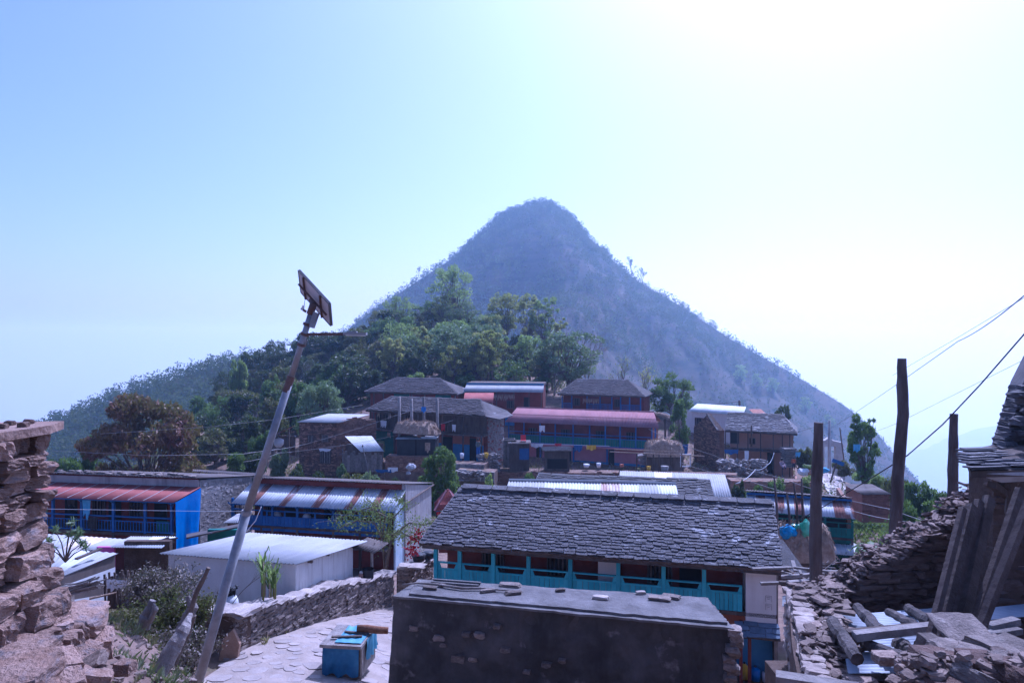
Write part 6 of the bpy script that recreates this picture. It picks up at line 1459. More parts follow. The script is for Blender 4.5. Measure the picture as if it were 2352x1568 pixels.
sheet('dark tin sheet behind the leaning planks', [(2240, 1425, 6.8), (2352, 1415, 6.8), (2360, 1385, 7.3), (2245, 1398, 7.3)], m_tin_blue)
# beams
m_char = mat('charred_beam', (0.055, 0.045, 0.042), (0.15, 0.125, 0.115), 4, .9, .9, 22, vary=.2, stretch=(1, 1, 1))
def log(lb, a, b, r0, r1, m=None, cat='beam', nm='fallen_beam', sd=1):
    g = random.Random(sd); A, B = P(*a), P(*b); pts = [(B-A)*(k/9)+Vector((g.uniform(-.5, .5), g.uniform(-.5, .5), g.uniform(-.5, .5)))*r0*.35 for k in range(10)]
    me = MB().tube(pts, [(r0+(r1-r0)*k/9)*g.uniform(.88, 1.12) for k in range(10)], 8).mesh(nm, m or m_char)
    o = link(nm, me); o.location = A; return tag(o, lb, cat)
def plank(lb, a, b, w, h, m=None, nm='leaning_plank', up=(0, 0, 1), cat='plank'):
    A, B = P(*a), P(*b); o = MB().beam((0, 0, 0), B-A, w, h, up).build(nm, m or m_wood); o.location = A; return tag(o, lb, cat)
log('thick charred beam with a notched end, nearest the chip strewn wall', (1968, 1512, 5.9), (1912, 1425, 6.8), .062, .058, sd=2)
log('charred beam slanting behind the notched one', (2025, 1450, 6.5), (1970, 1396, 7.3), .062, .055, sd=3)
log('thin charred beam right of the second slanting beam', (2110, 1440, 6.5), (2040, 1404, 7.3), .045, .04, sd=4)
log('charred beam nearest the ruin end wall', (2145, 1432, 6.8), (2085, 1395, 7.6), .06, .05, sd=5)
log('long round beam lying low across the tin sheets', (2110, 1522, 5.7), (1985, 1478, 6.4), .055, .05, sd=6)
log('round beam end facing out under the squared timbers', (2105, 1500, 6.0), (2062, 1480, 6.6), .07, .07, sd=7)
plank('squared timber lying across the charred beams', (1962, 1460, 6.3), (2140, 1440, 6.3), .09, .07, m_wood_grey, 'fallen_timber', cat='timber')
plank('second squared timber parallel to and behind the first', (1945, 1453, 6.45), (2140, 1436, 6.45), .08, .05, m_wood, 'fallen_timber', cat='timber')
plank('squared timber under the leaning planks at the right', (2270, 1440, 6.1), (2335, 1425, 6.2), .08, .06, m_wood_grey, 'fallen_timber', cat='timber')
plank('lower of the two short timbers under the leaning planks', (2265, 1458, 6.0), (2340, 1446, 6.1), .08, .05, m_wood_grey, 'fallen_timber', cat='timber')
plank('grey weathered timber along the foot of the crumbled wall', (1782, 1560, 5.2), (1975, 1590, 5.0), .12, .1, m_wood_grey, 'fallen_timber', cat='timber')
rock(2035, 1510, 5.9, .2, .15, .08, 'grey angular stone on the lowest tin sheet', m_chip, k=2)
rock(2075, 1512, 5.9, .12, .1, .05, 'small stone right of the angular one on the tin sheet', m_chip, k=4)
# planks leaning against each other
m_plank = mat('brown_plank', (0.06, 0.042, 0.035), (0.115, 0.085, 0.07), 3, .85, .5, 14, vary=.25)
for i, (a, b, w, lb) in enumerate((((2118, 1535, 5.3), (2212, 1166, 5.9), .052, 'leftmost of the leaning brown planks, tallest edge lit'), ((2148, 1500, 5.4), (2232, 1160, 6.0), .075, 'second leaning plank from the left'),
        ((2172, 1465, 5.5), (2250, 1150, 6.05), .07, 'third leaning plank from the left'), ((2205, 1452, 5.5), (2272, 1143, 6.1), .095, 'broad plank in the middle of the leaning bunch'),
        ((2232, 1462, 5.4), (2345, 1125, 5.9), .09, 'plank leaning outward to the right of the bunch'), ((2240, 1470, 5.3), (2366, 1150, 5.5), .06, 'rightmost leaning plank with a pale worn edge'))):
    plank(lb, a, b, w, .045+.012*(i % 2), m_plank, up=(.3, -1, .1))
# stone heap in the bottom right corner
for i, (u, v, Y, sx, sy, sz, lb, rr) in enumerate(((2225, 1462, 4.9, .36, .42, .05, 'dark flat slab on top of the stone heap at the right', (.35, .05, .1)), (2145, 1487, 4.8, .13, .2, .12, 'pale angular stone at the left of the stone heap', (.2, .1, .3)),
        (2180, 1490, 4.7, .2, .2, .08, 'brown stone under the dark flat slab', (0, 0, .1)), (2170, 1530, 4.5, .33, .3, .15, 'large brown block in the stone heap', (0, .05, .1)), (2290, 1545, 4.3, .36, .34, .16, 'dark broad block at the lower right', (.05, 0, -.1)),
        (2300, 1495, 4.6, .3, .3, .1, 'flat stone below the dark slab, further right', (.1, .1, .4)), (2340, 1500, 4.6, .25, .3, .12, 'stone at the right edge of the heap', (.1, -.1, .6)), (2235, 1508, 4.5, .25, .2, .1, 'grey stone in the middle of the heap', (.1, .1, .9)),
        (2085, 1530, 4.8, .13, .12, .12, 'rounded stone at the foot of the leftmost plank', (.1, 0, .2)), (2110, 1545, 4.7, .12, .16, .08, 'small brown stone left of the large block', (.1, .1, .2)), (2200, 1578, 4.2, .4, .3, .15, 'lowest brown block under the large one', (0, 0, .1)))):
    rock(u, v, Y, sx, sy, sz, lb, mat('brown_block', (0.10, 0.062, 0.048), (0.18, 0.115, 0.09), 2.5, .9, .8, 12) if i in (3, 4, 10) else m_stone, rr, k=i+1)
scatter('rubble', 'small broken stones in the heap at the right edge', lambda g: P(g.uniform(2060, 2380), g.uniform(1500, 1590), g.uniform(4.2, 4.9)), 900, .015, .1, m_chip, 9, .5)
for i, (u, v, Y, s_) in enumerate(((2255, 1530, 4.3, .2), (2325, 1528, 4.35, .22), (2130, 1512, 4.7, .14), (2260, 1488, 4.75, .17), (2350, 1560, 4.1, .22), (2240, 1560, 4.15, .2))):
    rock(u, v, Y, s_, s_*.9, s_*.5, ['brown stone wedged right of the large block', 'dark stone above the broad block at the right edge', 'small flat stone under the pale angular one', 'grey stone just below the dark flat slab', 'stone in the bottom right corner', 'brown stone below the wedged one'][i], m_stone if i % 2 else MATS['brown_block'], (.1*i, .05, .4*i), k=i+3)
MB().prism([(2.5, 3.6), (5.5, 3.6), (5.5, 4.9), (3.2, 4.9)], -4, -2.35).build('bank', m_mortar, None, kind='structure')
# corner of the standing slate roof at the right edge
t = thing('half_fallen_house', 'slate eave corner with dark gable of the half fallen house', 'house', P(2215, 1060, 6.6)); o_ = t.location.copy()
a, b, c, d = [P(*q)-o_ for q in ((2230, 1082, 6.3), (2480, 1076, 6.2), (2480, 985, 7.1), (2212, 1034, 7.0))]
MB().slab([a, b, c, d], .06).build('roof_deck', m_wood, t); slates(t, a, b, c, d, .1, .26, m_slate, 80, 71, thick=.016)
e0, e1, e2 = P(2236, 1086, 6.3)-o_, P(2300, 1108, 6.35)-o_, P(2480, 1098, 6.2)-o_
MB().slab([e0, e1, e2, b-Vector((0, 0, .02))], .05).build('fascia', m_plaster_grey, t)
for i, (q0, q1) in enumerate((((2278, 1112, 6.4), (2330, 1150, 6.7)), ((2300, 1108, 6.5), (2345, 1140, 6.6)), ((2325, 1105, 6.5), (2318, 1180, 6.6)))): MB().beam(P(*q0)-o_, P(*q1)-o_, .07, .06).build('strut', m_wood, t)
gq = [P(*q)-o_ for q in ((2306, 1030, 7.0), (2350, 880, 7.3), (2480, 620, 7.6), (2640, 860, 7.6), (2700, 1030, 7.3))]; ng = len(gq)
MB().add(gq+[q+Vector((.16, .4, 0)) for q in gq], [tuple(reversed(range(ng))), tuple(range(ng, 2*ng))]+[(i, (i+1) % ng, ng+(i+1) % ng, ng+i) for i in range(ng)]).build('gable', m_slate, t)
for i in range(26):
    q = P(2306, 1030, 6.95).lerp(P(2350, 880, 7.25), i/14)-o_ if i < 14 else P(2340+g_.uniform(0, 40), 900+g_.uniform(0, 120), 6.9)-o_
    o = link('verge_stone', shared('stone', i % 14, m_slate), t); o.matrix_local = Matrix.Translation(q) @ Matrix.Diagonal((.14, .2, .06, 1))
bx('wall', m_mortar, t, P(2345, 0, 7).x-o_.x, 3.5, .8, 1.2, -3.2, -.25)
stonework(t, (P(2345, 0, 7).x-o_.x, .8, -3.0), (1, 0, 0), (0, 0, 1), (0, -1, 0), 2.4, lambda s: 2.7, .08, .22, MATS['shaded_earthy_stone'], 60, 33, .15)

# ------------------------------------------------------------------ posts
def post(label, pts, rad, seed, m=None):
    o = trunk('timber_post', label, pts, rad, seed, m or m_wood, .10, .05); o['category'] = 'post'; return o
m_log = mat('dark_log', (0.085, 0.065, 0.058), (0.17, 0.135, 0.12), 6, .9, .8, 30, stretch=(1, 1, .2))
post('thick upright log post in front of the green house', [(1874, 1420, 11.5), (1874, 1180, 11.5), (1880, 970, 11.5)], [.10, .098, .074], 11, m_log)
post('tallest upright log post, standing against the sky', [(2054, 1330, 12), (2062, 1100, 12), (2074, 950, 12), (2072, 823, 12)], [.105, .1, .098, .072], 12, m_log)
post('shorter upright log post, rightmost, against the sky', [(2188, 1260, 12.5), (2189, 1080, 12.5), (2191, 950, 12.5)], [.085, .088, .066], 13, m_log)
# things behind: thatch, bags, thin poles, timber heap
th = thatch_heap('thatch_heap', 'brown straw heap between the slate roof and the thick post', P(1842, 1276, 27), 2.0, 1.8, 1.15, 0, 600, 9, .4)
bx('stand', m_wood, th, -.8, .8, -.5, .7, -1.2, -.1)
def bag(lb, u, v, Y, w, h, m, seed):
    g = np.random.RandomState(seed); bm_ = bmesh.new(); bmesh.ops.create_icosphere(bm_, subdivisions=3, radius=1)
    for vv_ in bm_.verts:
        c = vv_.co; n_ = mnoise.noise(c*1.6+Vector((seed, 0, 0)))*.35 + mnoise.noise(c*4+Vector((0, seed, 0)))*.16; vv_.co = Vector((c.x*w*.5*(1+n_), c.y*w*.4*(1+n_), c.z*h*.5*(1+n_)))
    me = bpy.data.meshes.new('plastic_bag'); bm_.to_mesh(me); bm_.free(); me.materials.append(m); o = link('plastic_bag', me); o.location = P(u, v, Y); return tag(o, lb, 'bag')
m_bagb = mat('blue_plastic', (0.02, 0.30, 0.70), (0.10, 0.50, 0.85), 5, .25, trans=.3, spec=.6); m_bagg = mat('green_plastic', (0.10, 0.55, 0.36), (0.25, 0.70, 0.48), 5, .25, trans=.35, spec=.6)
bag('crumpled bright blue plastic bag on the straw heap', 1810, 1221, 26.5, .62, .55, m_bagb, 1); bag('green plastic bag beside the blue one on the straw heap', 1828, 1210, 26.6, .42, .3, m_bagg, 2); bag('large pale green plastic bag hanging on a thin pole', 1850, 1213, 26.4, .42, .66, m_bagg, 3)
for i, (u, vt, vb, bend) in enumerate(((1778, 1094, 1250, 3), (1807, 1130, 1235, 2), (1823, 1108, 1225, 4), (1841, 1098, 1215, -2))):
    b = P(u+6, vb+40, 26.6); q = [Vector((0, 0, 0)), P(u+bend+4, (vt+vb)/2, 26.6)-b, P(u, vt, 26.6)-b]
    o = MB().tube(q, [.05, .045, .035], 6).build('thin_pole', m_wood, None, True); o.location = b; tag(o, ['leftmost of the thin poles before the rusty striped awning', 'second thin pole before the rusty striped awning', 'third thin pole, tied at its top', 'rightmost of the thin poles before the rusty striped awning'][i], 'pole', 'thin poles at the green house')
th = thing('timber_heap', 'heap of old timbers and brushwood behind the thick post', 'timber', P(1850, 1345, 17)); o_ = th.location.copy(); g2 = random.Random(31)
for i in range(30):
    a = P(g2.uniform(1800, 1930), g2.uniform(1300, 1350), 17+g2.uniform(-1, 1.5))-o_; dlt = Vector((g2.uniform(-1.1, 1.1), g2.uniform(-.5, .5), g2.uniform(-.22, .18))); MB().beam(a, a+dlt, g2.uniform(.06, .16), g2.uniform(.04, .07)).build('timber', m_wood_grey if i % 2 else m_wood, th)
for i in range(26):
    a = P(g2.uniform(1850, 1950), g2.uniform(1290, 1330), 17.5)-o_; MB().tube([a, a+Vector((g2.uniform(-.6, .6), .1, g2.uniform(-.1, .35)))], [.015, .006], 4).build('twig', m_wood_grey, th)
sheet('pale tin sheet on the ground right of the plastered house end', [(1797, 1392, 15), (1850, 1380, 15), (1868, 1362, 16.5), (1797, 1368, 16.5)], m_tin_white)
# yellow can, buckets under the slate house end
for i, (u, v, Y, h_, r_, m, lb) in enumerate(((1710, 1530, 19.3, .5, .12, m_yellow, 'yellow jerry can under the slate house end'), (1735, 1535, 19.3, .42, .15, m_tarp_blue, 'blue can beside the yellow one under the slate house'), (1762, 1520, 19, .32, .16, m_cloth_white, 'white bucket under the slate house end'), (1765, 1500, 19.6, .4, .14, m_green, 'green can above the white bucket'), (1768, 1548, 18.8, .3, .15, m_cloth_white, 'second white bucket, lowest under the slate house end'))):
    t = thing('water_can', lb, 'can', HS.w(HS.lx(u, 1.15), 1.15, -.25)); MB().tube([(0, 0, 0), (0, 0, h_*.8), (0, 0, h_*.9), (0, 0, h_)], [r_, r_, r_*.6, r_*.3], 12).build('body', m, t, True); MB().tube([(0, 0, h_), (0, 0, h_+.04)], r_*.3, 8).build('cap', m_black, t)

# ------------------------------------------------------------------ trees of the wooded spur and the village
NAMES = {}
def T(kind, lm, u, vc, hpx, wpx, lb, Y=None, **kw):
    """crown centre at (u, vc) in survey units"""
    vb = vc + hpx*(0.62 if kind == 'tall' else 0.5)
    if Y is None: Y = ray_ground(u, min(vb, 1100), 80, 240) or 175
    return tree(kind, lm, u, vb, Y, vb-(vc-hpx*0.5), wpx, lb, **kw)
T('airy', m_lf_light, 1040, 690, 150, 135, 'tall light green tree standing highest on the wooded spur', 150, seed=1, leaf=.42, n=6000)
T('airy', m_lf_yellow, 1156, 730, 120, 95, 'yellowish airy tree right of the tallest light green one', 145, seed=2, leaf=.40, n=4600)
T('tall', m_lf_yellow, 1215, 745, 150, 80, 'slender yellowish tree with bare trunk on the spur skyline', 140, seed=3, leaf=.40, n=3800)
T('tall', m_lf_light, 1252, 755, 150, 85, 'second slender tree, rightmost on the spur skyline', 138, seed=4, leaf=.40, n=3800)
T('tall', m_lf_yellow, 1284, 800, 150, 60, 'pale yellow slender tree beside the ivy clad one', 132, seed=5, leaf=.4, n=3200)
T('dome', m_lf_pale, 1033, 800, 100, 105, 'rounded whitish green tree above the bright tin roof', 118, seed=1, leaf=.3, n=6000)
T('cone', m_lf_dark, 1310, 820, 130, 42, 'dark narrow ivy clad tree at the right end of the wood', 122, seed=1, leaf=.26, n=3000)
T('bare', m_lf_dry, 1345, 825, 160, 120, 'bare leafless tree spreading right of the ivy clad one', 122, seed=1, leaf=.3, bark=m_bark_pale)
T('dense', m_lf_olive, 880, 738, 60, 90, 'brownish bushy tree at the left crest of the spur', 165, seed=2, leaf=.34)
T('dense', m_lf_green, 965, 722, 45, 50, 'small rounded tree on the skyline left of the tallest', 170, seed=3, leaf=.34)
T('dense', m_lf_dark, 1088, 760, 70, 60, 'dark tree just under the tall light green one', 140, seed=1)
T('dense', m_lf_green, 1122, 843, 60, 66, 'light green tree behind the bright tin roof', 112, seed=2, leaf=.28)
T('dense', m_lf_dark, 1182, 846, 75, 95, 'dark spreading tree above the bright tin roof', 112, seed=3, leaf=.28)
T('tall', m_lf_light, 1152, 812, 85, 45, 'narrow pale tree between the dark spreading tree and the whitish one', 118, seed=5, leaf=.26, n=2600)
T('dense', m_lf_green, 1275, 832, 120, 66, 'green and yellow leafy tree left of the ivy clad one', 118, seed=1, leaf=.28)
T('dense', m_lf_olive, 965, 852, 70, 75, 'olive tree behind the upper slate house', 112, seed=1, leaf=.28)
T('bush', m_lf_green, 1068, 875, 50, 60, 'bright green shrub left of the bright tin roof', 100, seed=1, leaf=.26)
T('bush', m_lf_light, 950, 870, 40, 50, 'light green shrub just behind the upper slate ridge', 104, seed=2, leaf=.26)
T('bush', m_lf_green, 1240, 882, 45, 55, 'green shrub at the right end of the bright tin roof', 102, seed=3, leaf=.26)
dl = [(600, 830, 70, 70), (640, 812, 80, 80), (690, 805, 85, 85), (735, 800, 80, 90), (785, 800, 80, 85), (840, 790, 70, 80), (885, 790, 60, 70), (560, 870, 80, 70), (610, 880, 80, 80), (665, 865, 85, 85), (720, 860, 80, 80), (780, 855, 80, 85), (835, 850, 70, 75), (520, 900, 110, 95), (900, 830, 70, 70), (860, 880, 60, 70)]
dd = ['at the far left of the spur skyline', 'second along the spur skyline', 'under the lamp arm', 'right of the lamp arm', 'on the skyline left of the brown bush', 'below the brown bush', 'below the terraced field', 'at the left foot of the spur', 'in the second row at the left', 'behind the pole in the second row', 'in the second row right of the pole',
      'above the pale round tree', 'left of the olive tree', 'standing large at the left edge of the wood', 'right of the terraced field', 'behind the old slate roof']
for i, ((u, v, h_, w_), dsc) in enumerate(zip(dl, dd)):
    T('dense', m_lf_dark if i % 3 else m_lf_olive, u, v, h_, w_, 'dark evergreen tree '+dsc if i % 3 else 'dull olive green tree '+dsc, None, seed=i, leaf=.32, n=5200, group='evergreens of the wooded spur')
for i, (u, v, h_, w_, lb) in enumerate(((585, 838, 75, 80, 'dark skyline tree just right of the hazy left ridge'), (628, 815, 80, 85, 'dark skyline tree left of the lamp pole'), (668, 808, 80, 80, 'dark skyline tree behind the lamp pole'), (712, 800, 85, 90, 'dark skyline tree just under the lamp arm'), (755, 795, 80, 85, 'dark skyline tree under the lamp head'), (798, 788, 75, 80, 'dark skyline tree right of the lamp head'))):
    T('dense', m_lf_dark, u, v, h_, w_, lb, 140, seed=i, leaf=.32, n=5200, group='evergreens of the wooded spur')
T('dense', m_lf_light, 548, 843, 45, 50, 'bright yellow-green crown above the large dark tree', 128, seed=4, leaf=.3)
T('airy', m_lf_green, 455, 935, 50, 45, 'small light green tree at the left edge of the wood', 120, seed=4, leaf=.28, n=2500)
T('dense', m_lf_green, 620, 890, 80, 66, 'green tree behind the pole, above the olive one', 98, seed=2, leaf=.26)
T('dense', m_lf_olive, 628, 940, 95, 85, 'olive brown tree behind the leaning pole', 84, seed=2, leaf=.26, n=6000)
T('dome', m_lf_pale, 735, 920, 95, 125, 'pale round leafed tree above the stone house', 84, seed=2, leaf=.28, n=6500)
T('dense', m_lf_green, 682, 905, 70, 60, 'green tree left of the pale round leafed one', 90, seed=3, leaf=.26)
T('bare', m_lf_dry, 560, 990, 110, 90, 'bare grey tree at the left of the stone house', 90, seed=2, leaf=.3, bark=m_bark_pale)
T('bare', m_lf_dry, 830, 870, 90, 100, 'bare grey tree above the stone house', 112, seed=3, leaf=.3, bark=m_bark_pale)
T('bare', m_lf_dry, 1130, 790, 90, 90, 'bare greyish tree in the middle of the wood', 130, seed=2, leaf=.3, bark=m_bark_pale)
T('bare', m_lf_dry, 760, 880, 80, 80, 'bare twiggy tree among the evergreens', 115, seed=4, leaf=.3, bark=m_bark_pale)
T('bush', m_lf_green, 596, 1010, 70, 60, 'green shrub left of the open rusty shed', 74, seed=1, leaf=.22)
T('bush', m_lf_pale, 640, 1052, 55, 55, 'pale leafed shrub below the open rusty shed', 66, seed=2, leaf=.22)
T('bush', m_lf_green, 548, 1055, 60, 80, 'green shrub behind the flat dark roof sheet', 70, seed=3, leaf=.22)
T('bush', m_lf_dark, 590, 1065, 60, 70, 'dark shrub behind the flat dark roof sheet', 66, seed=4, leaf=.22)
# mango and neighbours
T('dome', m_lf_mango, 335, 1008, 205, 282, 'broad reddish brown mango tree behind the red awning house', 62, seed=1, leaf=.40, n=17000, key='mango', name='mango_tree')
0 and T('dense', m_lf_mango, 420, 1060, 110, 120, 'lower right bough of reddish brown leaves beside the mango tree', 60, seed=2, leaf=.34, n=5200)
T('dense', m_lf_green, 150, 1075, 70, 110, 'green leafy tree left of the mango tree', 66, seed=1, leaf=.26)
T('airy', m_lf_green, 205, 1045, 90, 60, 'bright green sapling at the left of the mango tree', 68, seed=2, leaf=.26)
T('bush', m_lf_green, 275, 1085, 50, 120, 'low green growth under the mango tree', 64, seed=1, leaf=.24)
T('airy', m_lf_green, 541, 1125, 60, 50, 'bright green bush between the rubble end wall and the pole', 42, seed=1, leaf=.14, n=3500, key='b1')
T('dome', m_lf_green, 1013, 1084, 118, 112, 'dense cone shaped green tree behind the red shrine', 52, seed=2, leaf=.17, n=12000, key='cn')
T('bush', m_lf_light, 1127, 1098, 42, 40, 'small light green shrub on the bank right of the cone shaped tree', 58, seed=2, leaf=.16, n=1600, key='sb')
T('bare', m_lf_yellow, 1442, 850, 130, 110, 'thin tree with yellowish leaves behind the blue balcony slate house', 98, seed=5, leaf=.42, bark=m_bark, key='yb')
T('bare', m_lf_yellow, 1480, 870, 80, 70, 'smaller twiggy tree right of the thin yellowish one', 98, seed=6, leaf=.4, bark=m_bark, key='yb2')
T('dome', m_lf_green, 1545, 902, 95, 125, 'dark green rounded tree behind the pink tin roof end', 92, seed=2, leaf=.3, n=6500)
T('dome', m_lf_green, 1561, 945, 62, 48, 'small round clipped tree on two thin stems', 74, seed=3, leaf=.2, n=3000)
rt_ = bpy.context.scene.objects[-1] if False else None
for i, u in enumerate(()):
    o = MB().tube([(0, 0, 0), (.05, 0, 1.2), (0, 0, 2.2)], [.07, .06, .05], 6).build('tree_stem', m_bark, None, True); o.location = P(u, 992, 74); tag(o, ['left stem under the small round tree', 'right stem under the small round tree'][i], 'stem')
T('dense', m_lf_dark, 1795, 955, 60, 62, 'dark tree behind the right end of the mud house roof', 84, seed=1, leaf=.26)
T('airy', m_lf_green, 1985, 1025, 140, 85, 'leafy green tree with two trunks beside the stone path', 58, seed=3, leaf=.24, n=4500, key='rt')
for i, (u, v, h_, w_, lm, lb) in enumerate(((1842, 1030, 45, 50, m_lf_olive, 'dry bush behind the plank stack'), (1868, 1042, 40, 45, m_lf_green, 'bush left of the gateway'), (1940, 1075, 40, 60, m_lf_olive, 'flowering scrub right of the gateway'), (1990, 1100, 50, 70, m_lf_light, 'yellow-green scrub under the two trunk tree'),
        (2050, 1110, 60, 80, m_lf_olive, 'dry scrub left of the tallest post'), (2110, 1125, 60, 80, m_lf_green, 'green shrub right of the tallest post'), (2165, 1150, 60, 80, m_lf_green, 'green shrub left of the rightmost post'), (2220, 1160, 50, 70, m_lf_dark, 'dark shrub behind the planks'), (2090, 1170, 60, 70, m_lf_green, 'leafy shrub below the banana plants'))):
    T('bush', lm, u, v, h_, w_, lb, [66, 74, 72, 60, 50, 46, 44, 42, 38][i], seed=i, leaf=.2, n=2600)
for i, (u, v, h_, w_, lm, Y, lb) in enumerate(((740, 1085, 50, 70, m_lf_dark, 60, 'dark shrub below the stone house'), (800, 1100, 45, 70, m_lf_olive, 58, 'olive shrub on the bank above the blue house'), (850, 1095, 45, 60, m_lf_pale, 57, 'pale shrub on the bank above the blue house'), (900, 1098, 50, 60, m_lf_dark, 57, 'dark shrub on the bank left of the cone shaped tree'),
        (690, 1090, 50, 60, m_lf_dark, 60, 'dark shrub at the foot of the stone house'), (785, 1072, 30, 30, m_lf_pale, 62, 'small pale sapling before the plank lean-to'), (1205, 1092, 35, 50, m_lf_green, 58, 'green shrub below the coops'), (1735, 1108, 30, 60, m_lf_green, 54, 'leafy growth on the bank below the mud house'), (1790, 1105, 28, 60, m_lf_green, 55, 'second leafy patch on the bank below the mud house'), (1860, 1098, 30, 50, m_lf_light, 56, 'bright leafy patch beside the stone path'), (1700, 1118, 35, 40, m_lf_dark, 50, 'dark shrub right of the clean tin roof'))):
    T('bush', lm, u, v, h_, w_, lb, Y, seed=i, leaf=.2, n=2600)
# fill of the spur: smaller trees in between
g3 = random.Random(77); kinds = [('dense', m_lf_dark), ('dense', m_lf_olive), ('bare', m_lf_dry), ('dense', m_lf_green), ('bush', m_lf_dark), ('bush', m_lf_olive), ('airy', m_lf_light), ('tall', m_lf_yellow), ('airy', m_lf_pale)]
fl_lab = {'dense': {'dark_evergreen_leaf': 'dark evergreen in the thick of the spur wood', 'olive_leaf': 'olive coloured tree in the thick of the spur wood', 'green_leaf': 'green tree in the thick of the spur wood'}, 'bare': {'dry_twig': 'leafless twiggy tree in the thick of the spur wood'},
          'bush': {'dark_evergreen_leaf': 'dark undershrub of the spur wood', 'olive_leaf': 'olive undershrub of the spur wood'}, 'airy': {'light_green_leaf': 'light airy tree in the thick of the spur wood', 'pale_glossy_leaf': 'pale leaved airy tree in the thick of the spur wood'}, 'tall': {'yellowish_leaf': 'slender yellowish tree in the thick of the spur wood'}}
cnt = 0
while cnt < 165:
    u = g3.uniform(440, 1330); v = g3.uniform(735, 1010)
    if v < np.interp(u, [440, 580, 700, 850, 1000, 1150, 1330], [1000, 870, 810, 760, 755, 800, 900]): continue
    Y = ray_ground(u, v, 82, 240)
    if Y is None or (Y < 100 and 690 < u): continue
    kd, lm = kinds[g3.choice((0, 0, 0, 0, 1, 1, 2, 2, 3, 4, 5) if u < 900 else (0, 1, 2, 2, 3, 3, 6, 6, 7, 7, 8, 8, 5))]; Yr = 'crest' if v < 800 else 'foot' if v > 900 else 'middle'; Xr = 'left flank' if u < 640 else 'part behind the lamp pole' if u < 860 else 'centre' if u < 1090 else 'right end'; h_ = g3.uniform(4.5, 8)*(0.55 if kd == 'bush' else 1.25 if kd in ('tall', 'airy') else 1)/Y*F
    tree(kd, lm, u, v, Y, h_, h_*g3.uniform(.8, 1.2)*(.7 if kd == 'tall' else 1), fl_lab[kd][lm.name].replace('in the thick of the spur wood', 'at the %s of the spur wood, %s' % (Yr, Xr)).replace('undershrub of the spur wood', 'undershrub at the %s of the spur wood, %s' % (Yr, Xr)), group='trees filling the spur wood', seed=cnt % 3, leaf=.32, n=4200 if kd not in ('airy', 'tall') else 4000, bark=m_bark_pale if kd == 'bare' else m_bark)
    cnt += 1
cnt = 0
while cnt < 34:
    u = g3.uniform(400, 690); v = g3.uniform(950, 1080); Y = ray_ground(u, v, 58, 130)
    if Y is None or (600 < u and v > 1000): continue
    kd, lm = kinds[g3.choice((0, 0, 1, 2, 3, 4, 4, 5))]; h_ = g3.uniform(4, 7)*(0.55 if kd == 'bush' else 1)/Y*F
    tree(kd, lm, u, v, Y, h_, h_*g3.uniform(.9, 1.2), fl_lab[kd][lm.name].replace('in the thick of the spur wood', 'on the slope behind the mango tree, %s' % ('low down' if v > 1020 else 'higher up')).replace('undershrub of the spur wood', 'undershrub on the slope behind the mango tree, %s' % ('low down' if v > 1020 else 'higher up')), group='trees filling the spur wood', seed=cnt % 3, leaf=.32, n=4200 if kd != 'airy' else 6400, bark=m_bark_pale if kd == 'bare' else m_bark)
    cnt += 1
# single trees against the sky on the mountain
for i, (u, v, h_, lb) in enumerate(((1450, 632, 48, 'bare tree standing out on the right slope of the mountain'), (1476, 648, 46, 'second bare tree on the right slope of the mountain'), (962, 634, 28, 'small bare tree on the left slope of the mountain'), (1788, 843, 32, 'lone tree low on the right slope of the mountain'))):
    x = P(u, v, 700); z = float(peak_z(np.array([x.x]), np.array([690.]))[0])
    tree('bare', m_lf_olive, u, v+4, 690, h_, h_*.7, lb, seed=i, leaf=2.2, onground=False, key=('mt', i % 2))
for i, (u, v, h_) in enumerate(((1850, 950, 46), (1775, 905, 45), (1740, 890, 40), (1700, 880, 50), (1905, 985, 40))):
    Y = 420; p = P(u, v, Y); z = float(peak_z(np.array([p.x]), np.array([Y]))[0])
    ys = np.arange(330, 690, 4.); zz = peak_z((u-W2)/F*ys, ys); k = np.where(zz >= (H2-v)/F*ys)[0]; Y = float(ys[k[0]]) if len(k) else 500
    tree('dense', m_lf_light, u, v+4, Y, h_, h_*.8, ['pale green tree on the mountain slope above the gateway', 'pale green tree on the slope, second from the gateway', 'pale green tree on the slope above the mud house', 'pale green tree highest above the mud house', 'pale green tree low on the slope by the gateway'][i], seed=2, leaf=1.0, n=1500, onground=False, key='slope')
# grass and weeds as masses
def tufts(name, label, fn, n, hh, m, seed, per=7, wd=.02):
    g = np.random.RandomState(seed); rg = random.Random(seed); base = np.array([fn(rg) for _ in range(n)])
    c = np.repeat(base, per, 0); a = g.uniform(0, 6.28, len(c)); h_ = hh*(.5+g.rand(len(c))); lean = g.uniform(.1, .7, len(c))
    d = np.stack([np.cos(a)*lean, np.sin(a)*lean, np.ones(len(c))], 1); s = np.stack([-np.sin(a), np.cos(a), np.zeros(len(c))], 1)*wd*(.5+g.rand(len(c)))[:, None]
    c = c + g.normal(size=c.shape)*np.array([.03, .03, 0])*hh*3
    v = np.stack([c-s, c+s, c+d*(h_*.6)[:, None]+s*.6, c+d*h_[:, None]+np.stack([np.cos(a), np.sin(a), -np.ones(len(c))*.3], 1)*(h_*.25)[:, None]], 1).reshape(-1, 3)
    o = link(name, np_mesh(name, v, np.arange(len(v)).reshape(-1, 4), m), kind='stuff'); o['label'] = label; return o
m_grass = leafm('grass_blade', (0.09, 0.14, 0.03), (0.19, 0.22, 0.07), .4, 2.0); m_drygrass = leafm('dry_grass_blade', (0.23, 0.18, 0.10), (0.34, 0.27, 0.16), .3, 1.5)
m_weed = leafm('dusty_weed', (0.10, 0.12, 0.06), (0.19, 0.20, 0.12), .25, 2.0)
